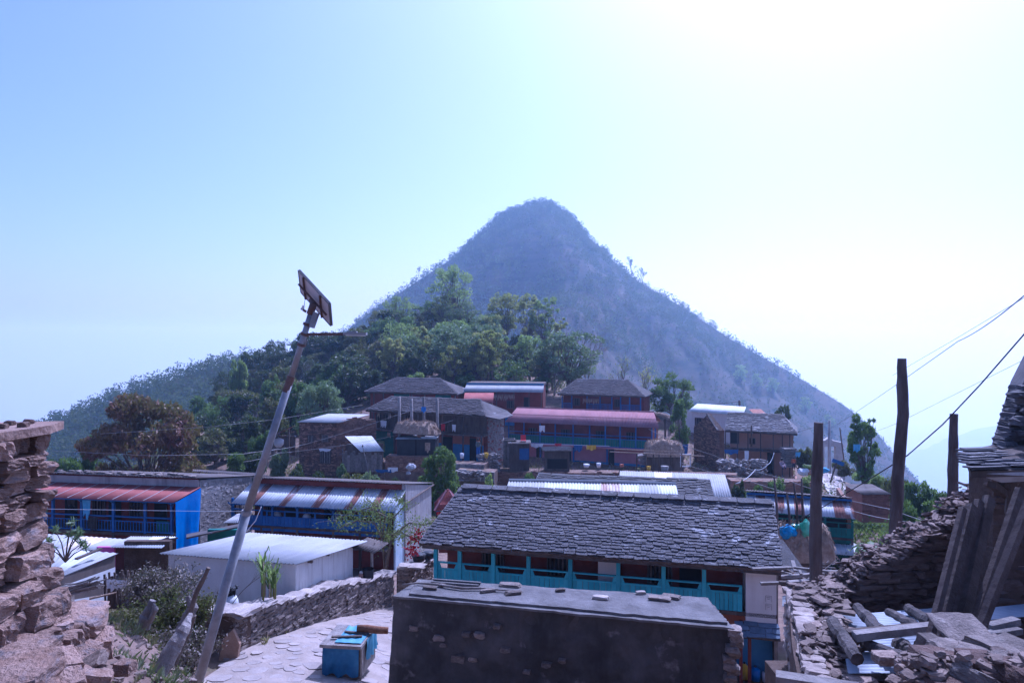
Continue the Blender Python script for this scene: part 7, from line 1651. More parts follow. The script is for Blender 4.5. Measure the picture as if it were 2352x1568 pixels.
tufts('grass', 'thin grass on the slope at the right', on_ground(17, 36, 34, 60), 5200, .28, m_grass, 3, 6, .03)
tufts('grass', 'dry grass on the far terraces', on_ground(-26, 34, 52, 84), 6000, .25, m_drygrass, 4, 5, .03)
tufts('grass', 'dry grass and weeds on the yard ground', on_ground(-14, -6, 17, 26), 1200, .16, m_drygrass, 5, 7, .015)
for k, (u, v, Y, n, r_) in enumerate(((300, 1532, 5.0, 60, .16), (290, 1500, 5.6, 90, .25), (275, 1405, 7.2, 170, .35), (320, 1430, 7.2, 120, .3), (425, 1550, 5.6, 160, .2), (430, 1500, 6.2, 120, .18), (385, 1480, 6.6, 90, .15), (295, 1560, 4.6, 40, .1))):
    c = P(u, v, Y); tufts('weeds', ['tuft of weeds low on the earth mound', 'thin grass across the earth mound', 'grey-green weeds behind the mound', 'weeds beside the gnarled stump', 'weeds at the foot of the lamp pole', 'weeds between the trunks and the wall', 'green plant left of the split trunk', 'tiny tuft at the bottom of the mound'][k],
        (lambda c, r_: lambda g: (lambda x, y: Vector((x, y, gz(x, y))))(c.x+g.gauss(0, r_), c.y+g.gauss(0, r_)))(c, r_), n//2, .045 if k not in (2, 3, 4) else .08, (m_drygrass, m_weed, m_weed, m_drygrass, m_weed, m_drygrass, m_weed, m_drygrass)[k], 30+k, 6, .006)
# undergrowth of the spur
def under(g):
    while True:
        x = g.uniform(-75, 20); y = g.uniform(84, 200)
        if not (-20 < x < 30 and y < 98): return Vector((x, y, gz(x, y)))
g5 = np.random.RandomState(9); rg = random.Random(9); bs = np.array([under(rg) for _ in range(900)]); c = np.repeat(bs, 34, 0)+g5.normal(size=(900*34, 3))*np.array([.9, .9, .5])+np.array([0, 0, .7])
v, q = leaf_quads(c, .42, g5); o = link('undergrowth', np_mesh('undergrowth', v, q, m_lf_olive), kind='stuff'); o['label'] = 'low scrub covering the floor of the spur wood'
bs = np.array([on_ground(-24, 32, 56, 63)(rg) for _ in range(240)]); c = np.repeat(bs, 40, 0)+g5.normal(size=(240*40, 3))*np.array([.5, .5, .3])+np.array([0, 0, .35])
v, q = leaf_quads(c, .2, g5); o = link('undergrowth', np_mesh('undergrowth', v, q, m_lf_dark), kind='stuff'); o['label'] = 'low scrub on the bank below the upper village'
bs = np.array([on_ground(18, 40, 36, 60)(rg) for _ in range(160)]); c = np.repeat(bs, 36, 0)+g5.normal(size=(160*36, 3))*np.array([.5, .5, .3])+np.array([0, 0, .3])
v, q = leaf_quads(c, .18, g5); o = link('undergrowth', np_mesh('undergrowth', v, q, m_lf_green), kind='stuff'); o['label'] = 'weedy scrub on the slope at the right'
# banana plants
def banana(label, u, v, Y, hm, n, seed, m=None):
    g = random.Random(seed); t = thing('banana_plant', label, 'banana plant', P(u, v, Y)); t.location.z = min(t.location.z, gz(t.location.x, t.location.y))
    MB().tube([(0, 0, -.3), (.03, 0, hm*.3), (0, .03, hm*.6)], [.13, .11, .07], 8).build('stem', m_lf_light, t, True)
    for i in range(n):
        a = 6.28*i/n+g.uniform(-.4, .4); L_ = hm*g.uniform(.5, .75); mb = MB(); pts = []; k = 9
        for j in range(k+1):
            s = j/k; r_ = L_*s*.8; z = hm*.58+L_*(s*.75-s*s*.75*g.uniform(.9, 1.3)); w = .24*math.sin(math.pi*min(1, s*.9+.08))**.6*(hm/3)
            c = Vector((math.cos(a)*r_, math.sin(a)*r_, z)); sd_ = Vector((-math.sin(a), math.cos(a), 0)); pts += [c-sd_*w-Vector((0, 0, w*.4)), c, c+sd_*w-Vector((0, 0, w*.4))]
        mb.add(pts, [(j*3+e, j*3+e+1, j*3+e+4, j*3+e+3) for j in range(k) for e in (0, 1)]); mb.build('leaf', m or m_lf_green, t, True)
banana('banana plant left of the tallest post, torn leaves', 2010, 1165, 36, 2.6, 8, 1); banana('bright banana plant right of the tallest post', 2100, 1200, 32, 2.2, 8, 2, m_lf_light); banana('banana plant beside the old slate house', 868, 1010, 74, 4.0, 7, 3, m_lf_pale)
banana('banana plant above the bright tin roof', 1228, 905, 100, 3.5, 7, 4); banana('banana plant near the rightmost post', 2160, 1185, 34, 2.0, 7, 5); banana('low banana plant behind the ruin end wall', 2120, 1230, 26, 1.6, 7, 6, m_lf_light)
# sugar cane by the white shed
def cane(label, u, v, Y, hm, n, seed):
    g = random.Random(seed); t = thing('sugar_cane', label, 'cane plant', P(u, v, Y))
    for i in range(n):
        x = g.uniform(-.06, .06); y = g.uniform(-.1, .1); h_ = hm*g.uniform(.55, .8); st = MB().tube([(x, y, -.3), (x+.02, y, h_*.5), (x+.03, y, h_)], [.022, .02, .014], 6).build('stalk', m_thatch if i == 0 else m_lf_yellow, t, True)
        for j in range(6):
            a = g.uniform(0, 6.28); L_ = hm*g.uniform(.3, .55); mb = MB(); pts = []
            z0_ = h_*g.uniform(.6, 1)
            for q in range(8):
                s = q/7; c = Vector((x+math.cos(a)*L_*s*.45, y+math.sin(a)*L_*s*.3, z0_+L_*(s*.95-s**3*g.uniform(.2, .9)))); w = .028*(1-s)**.7+.003; sd_ = Vector((-math.sin(a), math.cos(a), 0)); pts += [c-sd_*w, c+sd_*w]
            mb.add(pts, [(q*2, q*2+1, q*2+3, q*2+2) for q in range(7)]); mb.build('leaf', m_lf_light if g.random() < .6 else m_lf_green, st, True)
cane('tall sugar cane before the white shed, left stalk', 604, 1392, 17.8, 1.55, 2, 1); cane('tall sugar cane before the white shed, middle stalk', 600, 1390, 18.2, 1.65, 2, 2); cane('short bushy sugar cane before the white shed', 632, 1386, 18, 1.15, 5, 3); cane('sugar cane clump at the corner of the white shed', 622, 1390, 18.3, 1.1, 4, 4)
# leafy climber tree by the lane
t = thing('climber_tree', 'sprawling small leaved tree arching over the blue house front', 'tree', P(885, 1318, 25)); o_ = t.location.copy(); g4 = random.Random(14); mb = MB(); ends = []
arms = [[(885, 1318), (880, 1260), (893, 1200), (930, 1160), (905, 1140)], [(885, 1315), (878, 1240), (885, 1185), (850, 1165), (800, 1180), (765, 1200)], [(887, 1310), (900, 1230), (940, 1200), (975, 1205), (1005, 1195)], [(886, 1310), (895, 1250), (915, 1220), (950, 1235), (975, 1240)], [(884, 1300), (875, 1215), (870, 1165), (840, 1145)], [(880, 1240), (860, 1200), (820, 1195), (785, 1210)]]
cl = []
for k, arm in enumerate(arms):
    pts = [P(u, v, 25+.25*math.sin(k*2+i))-o_ for i, (u, v) in enumerate(arm)]; mb.tube(pts, [max(.012, .05*(1-i/len(pts))) for i in range(len(pts))], 6)
    for i in range(2, len(pts)):
        for j in range(60):
            c = pts[i-1].lerp(pts[i], g4.random()); cl.append(c+Vector((g4.gauss(0, .16), g4.gauss(0, .3), g4.gauss(0, .13))))
            if j % 8 == 0: mb.tube([c, cl[-1]], [.008, .004], 3, cap=False)
mb.build('trunk', m_bark, t, True); g6 = np.random.RandomState(2); cl = np.repeat(np.array([tuple(c) for c in cl]), 3, 0)+g6.normal(size=(len(cl)*3, 3))*.07
v, q = leaf_quads(cl, .085, g6, .5); link('crown', np_mesh('crown', v, q, leafm('small_olive_leaf', (0.09, 0.13, 0.035), (0.20, 0.22, 0.08), .4, .6)), t)
for i in range(2):
    cc = [P(958, 1230, 24.8), P(945, 1265, 24.8)][i]; pt = np.array(cc)+np.random.RandomState(i).normal(size=(70, 3))*np.array([.13, .1, .15]); v, q = leaf_quads(pt, .12, np.random.RandomState(i), .2, .8)
    o = link('flower_cluster', np_mesh('flower_cluster', v, q, m_cloth_red)); tag(o, ['large red blossom cluster hanging beside the grey wall', 'smaller red blossom cluster under the large one'][i], 'flowers')
# bare shrubs in the yard and oleander
def shrub_bare(label, u, v, Y, hm, seed, leafy=None, depth=4, spread=.55, n=5, r=.022):
    rg = random.Random(seed); p = P(u, v, Y); p.z = min(p.z, gz(p.x, p.y)+.02); t = thing('twiggy_shrub', label, 'shrub', p); mb = MB(); ends = []
    for i in range(n): twig_tree(mb, (rg.uniform(-.08, .08), rg.uniform(-.08, .08), -.1), (rg.uniform(-.5, .5), rg.uniform(-.4, .4), 1), hm*.42, r, depth, rg, spread, ends)
    mb.build('branches', m_bark, t, False)
    if leafy:
        g = np.random.RandomState(seed); e = np.array([tuple(q) for q in ends]); e = np.repeat(e, 5, 0)+g.normal(size=(len(e)*5, 3))*.06; v, q = leaf_quads(e, .075, g); link('leaves', np_mesh('leaves', v, q, leafy), t, kind='stuff')
shrub_bare('tall bare shrub before the blue tarpaulin', 350, 1400, 15.5, 2.3, 1, None, 4, .5); shrub_bare('twiggy shrub with few leaves in the yard', 385, 1400, 15, 1.8, 2, m_lf_olive, 5, .6, 8); shrub_bare('tangled brown shrub behind the gnarled stump', 305, 1400, 14.5, 1.5, 3, m_lf_olive, 5, .7, 8); shrub_bare('dense twiggy shrub beside the split trunk', 415, 1420, 13.5, 1.4, 4, m_lf_dry, 5, .7, 8); shrub_bare('tall twiggy shrub right of the stick fence', 340, 1395, 16, 2.0, 14, m_lf_dry, 5, .55, 7)
shrub_bare('thin bare sapling before the white shed wall', 478, 1395, 17.2, 2.2, 5, None, 3, .4, 2); shrub_bare('tangle of twigs below the stick fence', 265, 1410, 12, .9, 6, m_lf_dry, 4, .7, 8); shrub_bare('bare bush in front of the pink house verandah', 1235, 1075, 63, 5, 7, None, 4, .5, 2, .04); shrub_bare('pale dead branches on the bank below the pink house', 1275, 1090, 60, 2.2, 8, None, 3, .7, 4, .03)
t = thing('oleander_bush', 'oleander with narrow dark leaves left of the blue railings', 'shrub', P(150, 1290, 16)); g7 = random.Random(3); mb = MB(); pts_ = []
for (u, v) in ((168, 1195), (180, 1215), (175, 1235), (125, 1212), (110, 1240), (192, 1245), (185, 1225), (160, 1225), (118, 1260), (200, 1255)):
    e = P(u, v, 16+g7.uniform(-.4, .4))-t.location; mb.tube([(0, 0, 0), (e.x*.4, e.y*.5, e.z*.55), e], [.02, .014, .008], 5, cap=False)
    for k in range(34): pts_.append((e*(1-g7.random()*.12), Vector((g7.gauss(0, 1), g7.gauss(0, 1), g7.gauss(.5, .8)))))
mb.build('branches', m_bark, t); g = np.random.RandomState(4); v, q = leaf_quads(np.array([tuple(p_[0]+p_[1].normalized()*.06) for p_ in pts_]), .17, g, 0, .16, .3, dirs=np.array([tuple(p_[1].normalized()*1.5) for p_ in pts_])); link('leaves', np_mesh('leaves', v, q, m_lf_pale), t, kind='stuff')

m_dkblue = mat('dark_blue_cloth', (0.03, 0.085, 0.24), (0.05, 0.13, 0.32), 3, .8)
m_grey_cloth = mat('dusty_white_cloth', (0.36, 0.35, 0.36), (0.50, 0.49, 0.50), 3, .9)
# ------------------------------------------------------------------ terraces of the upper village
def terrace(name, label, a, b, topv, h, ch, sl, m, nparts, seed):
    """retaining wall between survey points a=(u, v_top, Y) and b"""
    A, B = P(*a), P(*b); t = thing(name, label, 'wall', (0, 0, 0)); d = B-A; W = math.hypot(d.x, d.y); ex = Vector((d.x, d.y, 0))/W; nn = Vector((ex.y, -ex.x, 0)); nn = nn if nn.y < 0 else -nn
    zb = min(A.z, B.z)-h
    q = [Vector((A.x, A.y, 0))-nn*.05, Vector((B.x, B.y, 0))-nn*.05, Vector((B.x, B.y, 0))-nn*1.6, Vector((A.x, A.y, 0))-nn*1.6]
    MB().add([(p.x, p.y, zb-1) for p in q]+[(p.x, p.y, z-.03) for p, z in zip(q, (A.z, B.z, B.z, A.z))], [(0, 3, 2, 1), (4, 5, 6, 7), (0, 1, 5, 4), (1, 2, 6, 5), (2, 3, 7, 6), (3, 0, 4, 7)]).build('earth_core', m_soil, t)
    stonework(t, (A.x, A.y, zb), ex, (0, 0, 1), nn, W, lambda s: h+(B.z-A.z)*s/W+.05*math.sin(s*4) if B.z > A.z else h+(A.z-min(A.z, B.z))*(1-s/W)+.05*math.sin(s*4), ch, sl, m, nparts, seed, .2)
    return t
terrace('retaining_wall', 'stone retaining wall under the black sheeted shed', (885, 1047, 63.8), (1015, 1050, 63.2), 0, 1.4, .15, .32, m_stone_far, 120, 1)
terrace('retaining_wall', 'stepped stone wall under the old slate house porch', (1010, 1062, 63.4), (1112, 1066, 62.4), 0, 1.1, .14, .32, m_stone_grey, 100, 2)
terrace('retaining_wall', 'low stone wall below the stepped one', (1050, 1078, 61.6), (1135, 1084, 61), 0, .9, .14, .32, m_stone_grey, 60, 3)
terrace('retaining_wall', 'long rubble bank wall below the pink house', (1140, 1082, 65), (1420, 1086, 62.5), 0, 1.6, .17, .36, m_stone_far, 160, 4)
terrace('retaining_wall', 'rubble bank wall below the mud house yard', (1420, 1086, 62.5), (1690, 1092, 58.5), 0, 1.7, .17, .36, m_stone_far, 120, 5)
terrace('retaining_wall', 'earthy bank wall right of the clean tin roof', (1680, 1104, 56), (1885, 1108, 55.5), 0, 1.5, .2, .4, m_mud, 0, 6)
for s_, (u0, u1, v0, v1, Y0, Y1, n, lb) in enumerate(((1650, 1760, 1055, 1090, 62, 64, 420, 'heap of building stones before the mud house'), (1040, 1110, 1082, 1100, 59, 60, 120, 'slabs and stones on the bank path below the old slate house'), (1100, 1150, 1040, 1085, 66, 64, 160, 'rubble between the old slate house and the coops'), (1470, 1560, 1045, 1075, 66, 67, 120, 'rubble beside the straw stack at the pink house'))):
    scatter('rubble', lb, (lambda u0, u1, v0, v1, Y0, Y1: lambda g: (lambda p: Vector((p.x, p.y, max(p.z, gz(p.x, p.y)))))(P(g.uniform(u0, u1), g.uniform(v0, v1), g.uniform(Y0, Y1))))(u0, u1, v0, v1, Y0, Y1), n, .12, .45, m_stone_grey, 40+s_, .6)
# clutter before the pink house
t, w, h = hut('plank_coop', 'tall grey plank coop left of the pink house', 1156, 1183, 1010, 1065, 66, 1.3, m_wood_grey, m_tin_dark, slope=-.2, planks=6)
t, w, h = hut('plank_coop', 'brown hut with a blue sheet on its side, before the pink house', 1170, 1216, 1018, 1075, 65, 1.6, m_wood, m_tin_dark, slope=.1)
bx('blue_sheet', m_dkblue, t, w*.5, w*.98, -.04, -.01, h*.35, h*.8)
t, w, h = hut('timber_stand', 'low stand roofed with sticks before the pink house', 1252, 1308, 1035, 1083, 64, 1.6, m_wood, m_tin_dark, slope=.0, planks=0)
for i in range(18): MB().tube([(-.3+.1*(i % 3), -.3+i*.12, h+.08), (w+.3-.12*(i % 4), -.3+i*.12, h+.12+.04*(i % 2))], .04, 5).build('stick', m_wood_grey, t)
bx('shelf_opening', m_dark, t, .2, w-.2, -.02, .01, h*.15, h*.62)
# red chair on the coop roof
t = thing('plastic_chair', 'red plastic chair tipped over on the brown coop roof', 'chair', P(1202, 1012, 65.5)); m_red = mat('red_plastic', (0.55, 0.03, 0.04), rough=.4)
bx('seat', m_red, t, -.25, .25, 0, .45, .0, .04); MB().slab([(-.25, .45, .02), (.25, .45, .02), (.25, .6, .5), (-.25, .6, .5)], .03).build('backrest', m_red, t)
for x, y in ((-.24, 0), (.2, 0), (-.24, .4), (.2, .4)): bx('leg', m_red, t, x, x+.04, y, y+.04, -.42, -.001)
t = thatch_heap('straw_stack', 'tall stack of straw at the right end of the pink house', P(1525, 1045, 66), 3.6, 2.2, 1.4, 0, 600, 12, .5); bx('stand', m_wood, t, -1.7, 1.7, -.8, .8, -1.4, -.1)
# bamboo frame
t = thing('bamboo_rack', 'long horizontal bamboo rack before the straw stack', 'rack', P(1480, 1085, 62.5)); o_ = t.location.copy()
for i, (a, b, r_) in enumerate((((1400, 1037, 62.5), (1618, 1047, 62.5), .05), ((1410, 1031, 63.2), (1560, 1037, 63.2), .045))): MB().tube([P(*a)-o_, P(*b)-o_], r_, 6).build('pole', m_thatch, t)
for u in (1462, 1500, 1513, 1540, 1565): MB().tube([P(u, 1095, 62.6)-o_, P(u+1, 1040, 62.6)-o_], .06, 6).build('upright', m_wood, t)
# household things
def tub(lb, u, v, Y, r_, h_, m, nm='tub', cat='tub'):
    t = thing(nm, lb, cat, P(u, v, Y)); MB().tube([(0, 0, 0), (0, 0, h_), (0, 0, h_-.02), (0, 0, .05)], [r_*.8, r_, r_*.92, r_*.7], 12).build('body', m, t, True); MB().tube([(0, 0, h_-.01), (0, 0, h_+.03)], r_*1.05, 12, cap=False).build('rim', m, t)
tub('white basin on the pink house plinth', 1347, 1073, 64.5, .3, .3, m_cloth_white, 'basin', 'basin'); tub('white bucket right of the basin at the pink house', 1375, 1073, 64.5, .22, .4, m_cloth_white, 'bucket', 'bucket'); tub('blue-grey bin at the bamboo rack', 1527, 1085, 62.8, .36, .6, m_plaster_grey, 'bin', 'bin')
tub('yellow can under the bamboo rack', 1490, 1083, 63.5, .2, .5, m_yellow, 'jerry_can', 'can'); tub('olive drum left of the yellow can', 1465, 1088, 63, .22, .5, m_lf_olive, 'drum', 'drum'); tub('orange tub near the pink house door', 1428, 1072, 64.5, .2, .25, m_orange)
tub('white bucket at the old slate house steps', 1061, 1052, 64.5, .2, .45, m_cloth_white, 'bucket', 'bucket'); tub('yellow can at the foot of the rubble corner', 1117, 1052, 64, .2, .5, m_yellow, 'jerry_can', 'can'); tub('small cauldron at the pink house door', 1285, 1068, 65, .25, .25, m_black, 'pot', 'pot')
for i, (u, v, lb) in enumerate(((944, 1072, 'white sacks heap on the bank left of the cone shaped tree'), (938, 1086, 'small white bundle below the heap on the bank'))): bag(lb, u, v, 60, .8-.4*i, .6-.3*i, m_grey_cloth, 5+i)['category'] = 'sack'
hang_cloth('blue_sheet', 'blue plastic strip lying by the plank lean-to', P(882, 1078, 60.5), 1.6, .3, m_dkblue, seed=5, category='sheet'); hang_cloth('white_sheet', 'white flapping sheet by the plank lean-to', P(902, 1073, 60.5), .9, .45, m_cloth_white, seed=3, category='sheet')
for i, (u, v, Y, w_, h_, m, lb) in enumerate(((1328, 1022, 66.6, .9, .7, m_dkblue, 'dark blue cloth on the pink house washing line'), (1358, 1022, 66.6, .95, .55, m_yellow, 'yellow cloth on the pink house washing line'), (1233, 1018, 66.6, 1.3, .45, m_cloth_white, 'white cloth row on the washing line left of the coops'), (1282, 1018, 66.6, .7, .3, m_cloth_red, 'red cloth on the pink house washing line'), (1245, 977, 70.5, .6, .7, m_cloth_white, 'pale cloth at the left end of the blue balcony'), (1570, 1020, 66, .9, 1.0, m_dkblue, 'blue cloth hung left of the mud house gable'), (1833, 1038, 64, .5, .5, m_cloth_blue, 'light blue cloth at the plank stack'), (1715, 1035, 65.2, .4, 1.1, m_cloth_white, 'white cloth hanging on the mud house verandah'), (1680, 1032, 65.2, 1.4, .5, m_dkblue, 'blue bundle under the mud house balcony'))):
    hang_cloth('drying_cloth', lb, P(u, v, Y), w_, h_, m, seed=i+2)
for i, (u, v, w_, m, lb) in enumerate(((1846, 1083, 1.0, m_cloth_white, 'leftmost white sack before the mud house'), (1862, 1086, .9, m_mud, 'tan sack second in the row before the mud house'), (1878, 1088, .9, m_cloth_white, 'white sack third in the row before the mud house'), (1893, 1080, .8, m_cloth_blue, 'bluish sack hidden partly by the thick post'), (1850, 1070, .5, m_lf_light, 'left of two green bundles above the sacks'), (1860, 1071, .5, m_lf_light, 'right of two green bundles above the sacks'))):
    o = bag(lb, u, v, 59.5, w_, w_*.6, m, 20+i); o.name = 'filled_sack'; o['category'] = 'sack'
fr_ = thing('window_casing', 'white window casing standing by the bamboo rack', 'casing', P(1575, 1072, 64)); bx('top_bar', m_cloth_white, fr_, -.5, .5, 0, .08, 1.1, 1.2); bx('bottom_bar', m_cloth_white, fr_, -.5, .5, 0, .08, 0, .1); bx('side_bar', m_cloth_white, fr_, -.5, -.4, 0, .08, .1, 1.1); bx('side_bar', m_cloth_white, fr_, .4, .5, 0, .08, .1, 1.1)
# stone path to the gateway
path = strip('stone_path', [(P(1970, 0, 52).x, 52), (P(1958, 0, 57).x, 57), (P(1928, 0, 64).x, 64), (P(1908, 0, 72).x, 72), (P(1905, 0, 84).x, 84)], [1.0, 1.2, 1.3, 1.2, 1.1], mat('path_paving', (0.42, 0.38, 0.36), (0.56, 0.51, 0.48), 1.4, .9, .4, 8), .12)
g_ = random.Random(3)
for i in range(70):
    y = 52+i*.42; 
    for k in range(3):
        c = np.interp(y, [52, 57, 64, 72, 84], [P(1970, 0, 52).x, P(1958, 0, 57).x, P(1928, 0, 64).x, P(1908, 0, 72).x, P(1905, 0, 84).x])+(k-1)*.72; o = link('paving_stone', SHARED.setdefault('pav', MB().box(-.5, .5, -.5, .5, -.5, .5).mesh('paving_stone', m_flag)), path)
        o.location = (c+g_.uniform(-.04, .04), y, gz(c, y)+.11); o.scale = (.66, .38, .08)
t = thing('signboard', 'small blue board on a leaning post beside the stone path', 'sign', P(1907, 1100, 58)); o_ = t.location.copy(); MB().tube([(0, 0, -.3), P(1921, 1062, 58)-o_], .07, 6).build('post', m_wood, t); MB().beam(P(1912, 1056, 58)-o_, P(1938, 1066, 58)-o_, .08, .32).build('board', m_blue, t)
# utility poles
def upole(lb, u, vb, vt, Y, r_, lean=0, m=None):
    b = P(u, vb, Y); o = MB().tube([(0, 0, -1), P(u+lean, vt, Y)-b], [r_, r_*.75], 8).build('utility_pole', m or m_plaster_grey, None, True); o.location = b; return tag(o, lb, 'pole')
upole('slim grey utility pole beside the gateway', 1905, 1082, 965, 82, .22); upole('thin dark pole leaning right of the gateway', 1943, 1072, 982, 78, .09, -14, m_wood); upole('dark utility pole above the block house roof', 1701, 955, 919, 90, .18, -3, m_wood); upole('dark wooden pole at the right of the pink roof', 1726, 1000, 1000-24, 62, .1, 0, m_wood)
upole('thin pole with a lamp before the pink house balcony', 1484, 1085, 1040-1, 64, .1, 0, m_wood)
t = thing('balcony_lamp_post', 'dark pole with coiled cable at the right of the pink roof', 'pole', P(1727-200, 1010, 68)); o_ = t.location.copy(); MB().tube([(0, 0, -4), P(1528, 962, 68)-o_], .11, 7).build('pole', m_wood, t); MB().tube([P(1528+4*math.cos(a*.7), 966+4*math.sin(a*.7), 67.8)-o_ for a in range(10)], .03, 5).build('coil', m_black, t)
# ------------------------------------------------------------------ wires
def wire(lb, pts, r_, m=m_black, sag=0.0, nm='overhead_wire'):
    P_ = [P(*q) for q in pts]; full = []
    for a, b in zip(P_[:-1], P_[1:]):
        for k in range(12): f = k/12; full.append(a.lerp(b, f)-Vector((0, 0, sag*4*f*(1-f))))
    full.append(P_[-1]); o = MB().tube([q-full[0] for q in full], r_, 5).build(nm, m, None, True); o.location = full[0]; return tag(o, lb, 'wire')
wire('black cable coming down from the right over the slate roof', [(2420, 690, 9), (2352, 768, 9.5), (2250, 885, 10.3), (2165, 975, 11), (2085, 1045, 11.9), (2005, 1095, 13), (1880, 1170, 15), (1800, 1210, 17), (1660, 1262, 19.5), (1570, 1297, 20.4)], .011)
wire('thin wire from the top right to the gateway pole', [(2420, 635, 14), (2352, 679, 16), (2200, 784, 25), (1905, 985, 80)], .014, sag=.1); wire('faint upper wire beside the tallest post', [(2352, 684, 18), (2200, 775, 25), (2050, 862, 40)], .008)
wire('faint wire between the tallest post and the right edge', [(2420, 790, 20), (2352, 826, 24), (2060, 972, 40), (1960, 1010, 60)], .008)
wire('wire from the gateway pole to the mud house', [(1905, 970, 82), (1832, 992, 68)], .03); wire('wire from the pink roof corner down past the mud house', [(1490, 985, 66), (1640, 1045, 62), (1800, 1098, 52), (2050, 1170, 36), (2350, 1240, 24)], .018, m_plaster_grey, .2)
wire('second wire running below it to the right', [(1560, 1060, 62), (1700, 1095, 55), (1900, 1150, 42), (2100, 1200, 30)], .014, m_plaster_grey, .2); wire('pale loop of cable before the mud house', [(1778, 1040, 62), (1765, 1065, 61), (1735, 1078, 60), (1690, 1110, 54)], .025, m_cloth_white, .2)
wire('wire from the dark utility pole to the left', [(1700, 922, 90), (1600, 932, 90)], .03); wire('wire crossing before the stone house to the slate house', [(560, 1040, 50), (700, 1020, 60), (905, 955, 66), (1000, 920, 72)], .011, m_plaster_grey, .1)
wire('lower wire crossing before the stone house', [(560, 1060, 50), (640, 1040, 58), (860, 1010, 64), (1040, 965, 68)], .011, m_plaster_grey, .1); wire('thin wire crossing before the mango tree top', [(230, 996, 45), (480, 980, 45), (640, 962, 50), (830, 930, 62)], .01, m_plaster_grey)
wire('thin wire crossing low before the mango tree', [(120, 1035, 40), (350, 1046, 40), (560, 1042, 48), (640, 1030, 55)], .009, m_plaster_grey); wire('washing line before the red awning', [(95, 1168, 30), (435, 1173, 30), (560, 1174, 30)], .008, m_cloth_white); wire('pale cord hanging from the leaning lamp pole', [(600, 1163, 9.4), (587, 1195, 9.4), (566, 1220, 9.4)], .006, m_cloth_white)
wire('washing line before the pink house', [(1215, 1018, 66.7), (1310, 1021, 66.7), (1400, 1024, 66.7)], .02, m_cloth_white)
hang_cloth('blue_flag', 'small light blue pennant caught in the two trunk tree', P(1968, 1020, 57), .6, .7, m_cloth_blue, seed=3, category='flag')
# ------------------------------------------------------------------ people
def person(label, loc, rz, joints, top, bottom, s=1.0, hair=m_hair):
    """one continuous body grown by a skin modifier over the joint chain; clothes are body zones in one mesh"""
    me = bpy.data.meshes.new('body'); V = [Vector(j[0])*s for j in joints]; E = [(i, j[1]) for i, j in enumerate(joints) if j[1] is not None]
    me.from_pydata([tuple(v) for v in V], E, []); o = bpy.data.objects.new('body', me); C.objects.link(o)
    md = o.modifiers.new('skin', 'SKIN'); 
    if not me.skin_vertices: me.attributes.new
    for i, j in enumerate(joints): me.skin_vertices[0].data[i].radius = (j[2]*s, j[2]*s*.85); me.skin_vertices[0].data[i].use_root = (i == 0)
    o.modifiers.new('sub', 'SUBSURF').levels = 2; o.modifiers['sub'].render_levels = 2
    dg = bpy.context.evaluated_depsgraph_get(); ev = o.evaluated_get(dg); m2 = bpy.data.meshes.new_from_object(ev); bpy.data.objects.remove(o)
    for m_ in (m_skin, top, bottom): m2.materials.append(m_)
    zt_, zb_ = joints[1][0][2]*s, joints[0][0][2]*s
    for p_ in m2.polygons: z = p_.center.z; p_.material_index = 1 if zb_-.02*s < z < zt_+.02*s and abs(p_.center.x) < .33*s else 2 if z <= zb_-.02*s and z > joints[-1][0][2]*s+.1*s else 0; p_.use_smooth = True
    t = thing('person', label, 'person', loc, rz); link('body', m2, t)
    h = Vector(joints[2][0])*s; bm_ = bmesh.new(); bmesh.ops.create_icosphere(bm_, subdivisions=2, radius=.118*s)
    for v in bm_.verts: v.co = Vector((v.co.x*.95, v.co.y*1.05+.02*s, v.co.z+.04*s)) + h
    mh = bpy.data.meshes.new('hair'); bm_.to_mesh(mh); bm_.free(); mh.materials.append(hair); link('hair', mh, t); return t
STAND = [((0, 0, .88), None, .15), ((0, 0, 1.32), 0, .14), ((0, -.02, 1.52), 3, .10), ((0, 0, 1.42), 1, .055), ((.19, 0, 1.3), 1, .06), ((.25, -.03, 1.05), 4, .045), ((.22, -.18, .9), 5, .035), ((-.19, 0, 1.3), 1, .06), ((-.25, -.02, 1.05), 7, .045), ((-.24, -.12, .85), 8, .035), ((.1, 0, .5), 0, .10), ((.1, 0, .1), 10, .07), ((.1, -.1, .03), 11, .04), ((-.1, 0, .5), 0, .10), ((-.1, 0, .1), 13, .07), ((-.1, -.1, .03), 14, .04)]
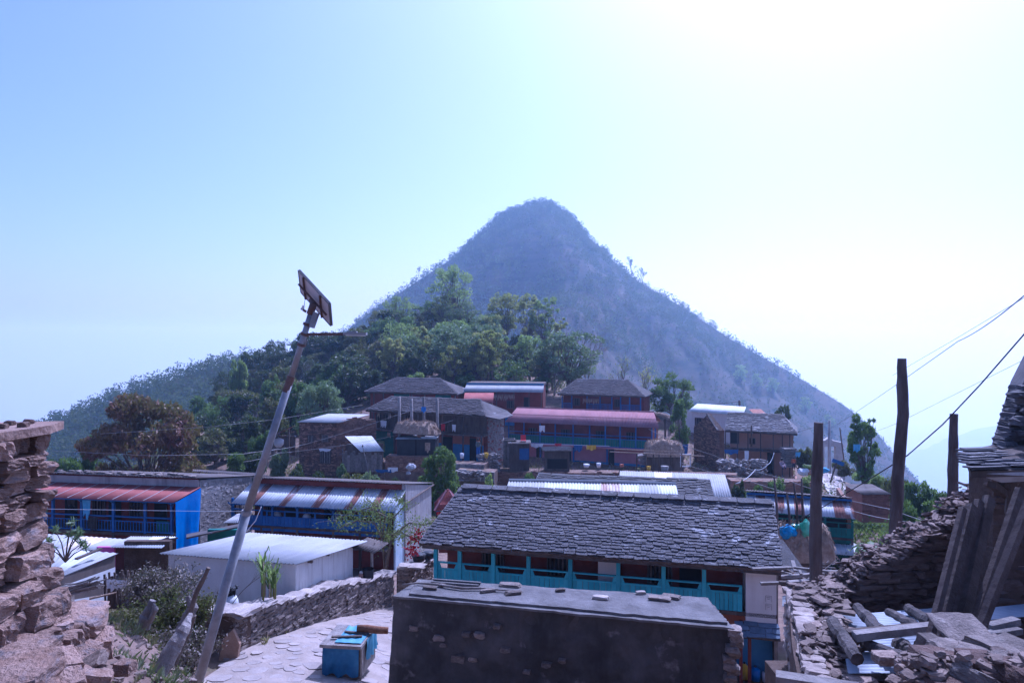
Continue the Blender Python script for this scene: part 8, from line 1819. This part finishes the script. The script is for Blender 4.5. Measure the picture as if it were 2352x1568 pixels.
SIT = [((0, 0, .28), None, .16), ((0, .02, .72), 0, .14), ((0, -.06, .95), 3, .10), ((0, -.01, .83), 1, .055), ((.19, 0, .7), 1, .06), ((.24, -.15, .5), 4, .045), ((.12, -.32, .48), 5, .035), ((-.19, 0, .7), 1, .06), ((-.24, -.15, .5), 7, .045), ((-.12, -.32, .48), 8, .035), ((.14, -.38, .42), 0, .09), ((.13, -.42, .08), 10, .06), ((.13, -.52, .03), 11, .04), ((-.14, -.38, .42), 0, .09), ((-.13, -.42, .08), 13, .06), ((-.13, -.52, .03), 14, .04)]
m_gr = mat('grey_green_blouse', (0.12, 0.15, 0.14), rough=.9); m_sk = mat('blue_skirt', (0.05, 0.12, 0.36), rough=.9); m_or = mat('orange_shirt', (0.60, 0.13, 0.04), rough=.9); m_nv = mat('dark_navy_cloth', (0.025, 0.028, 0.06), rough=.9); m_pk = mat('pale_pink_top', (0.45, 0.33, 0.38), rough=.9)
person('standing person in grey blouse and blue skirt at the old slate house door', P(1098, 1047, 64.3), .6, STAND, m_gr, m_sk)
person('person in pale top and dark trousers sitting on the mud house step', P(1795, 1078, 64.5), .3, SIT, m_pk, m_nv)
person('child in orange shirt standing at the plank stack', P(1823, 1078, 63.8), -.3, STAND, m_or, m_nv, .72)
c_ = P(413, 1470, 15.4); person('child standing half hidden behind the split trunk', Vector((c_.x, c_.y, gz(c_.x, c_.y))), .8, STAND, m_pk, m_cloth_white, .62)

# ------------------------------------------------------------------ the hazy air
hz = bpy.data.materials.new('haze'); hz.use_nodes = True
nt = hz.node_tree; nt.nodes.remove(nt.nodes['Principled BSDF'])
pv = nt.nodes.new('ShaderNodeVolumePrincipled'); nt.links.new(pv.outputs[0], nt.nodes['Material Output'].inputs['Volume'])
pv.inputs["Color"].default_value = (0.48, 0.68, 0.95, 1); pv.inputs["Absorption Color"].default_value = (1, 1, 1, 1)
pv.inputs["Density"].default_value = 0.00046; pv.inputs["Anisotropy"].default_value = 0.6
MB().box(-9100, 9100, -1600, 9100, -1101, 172).build('haze', hz, kind='stuff')
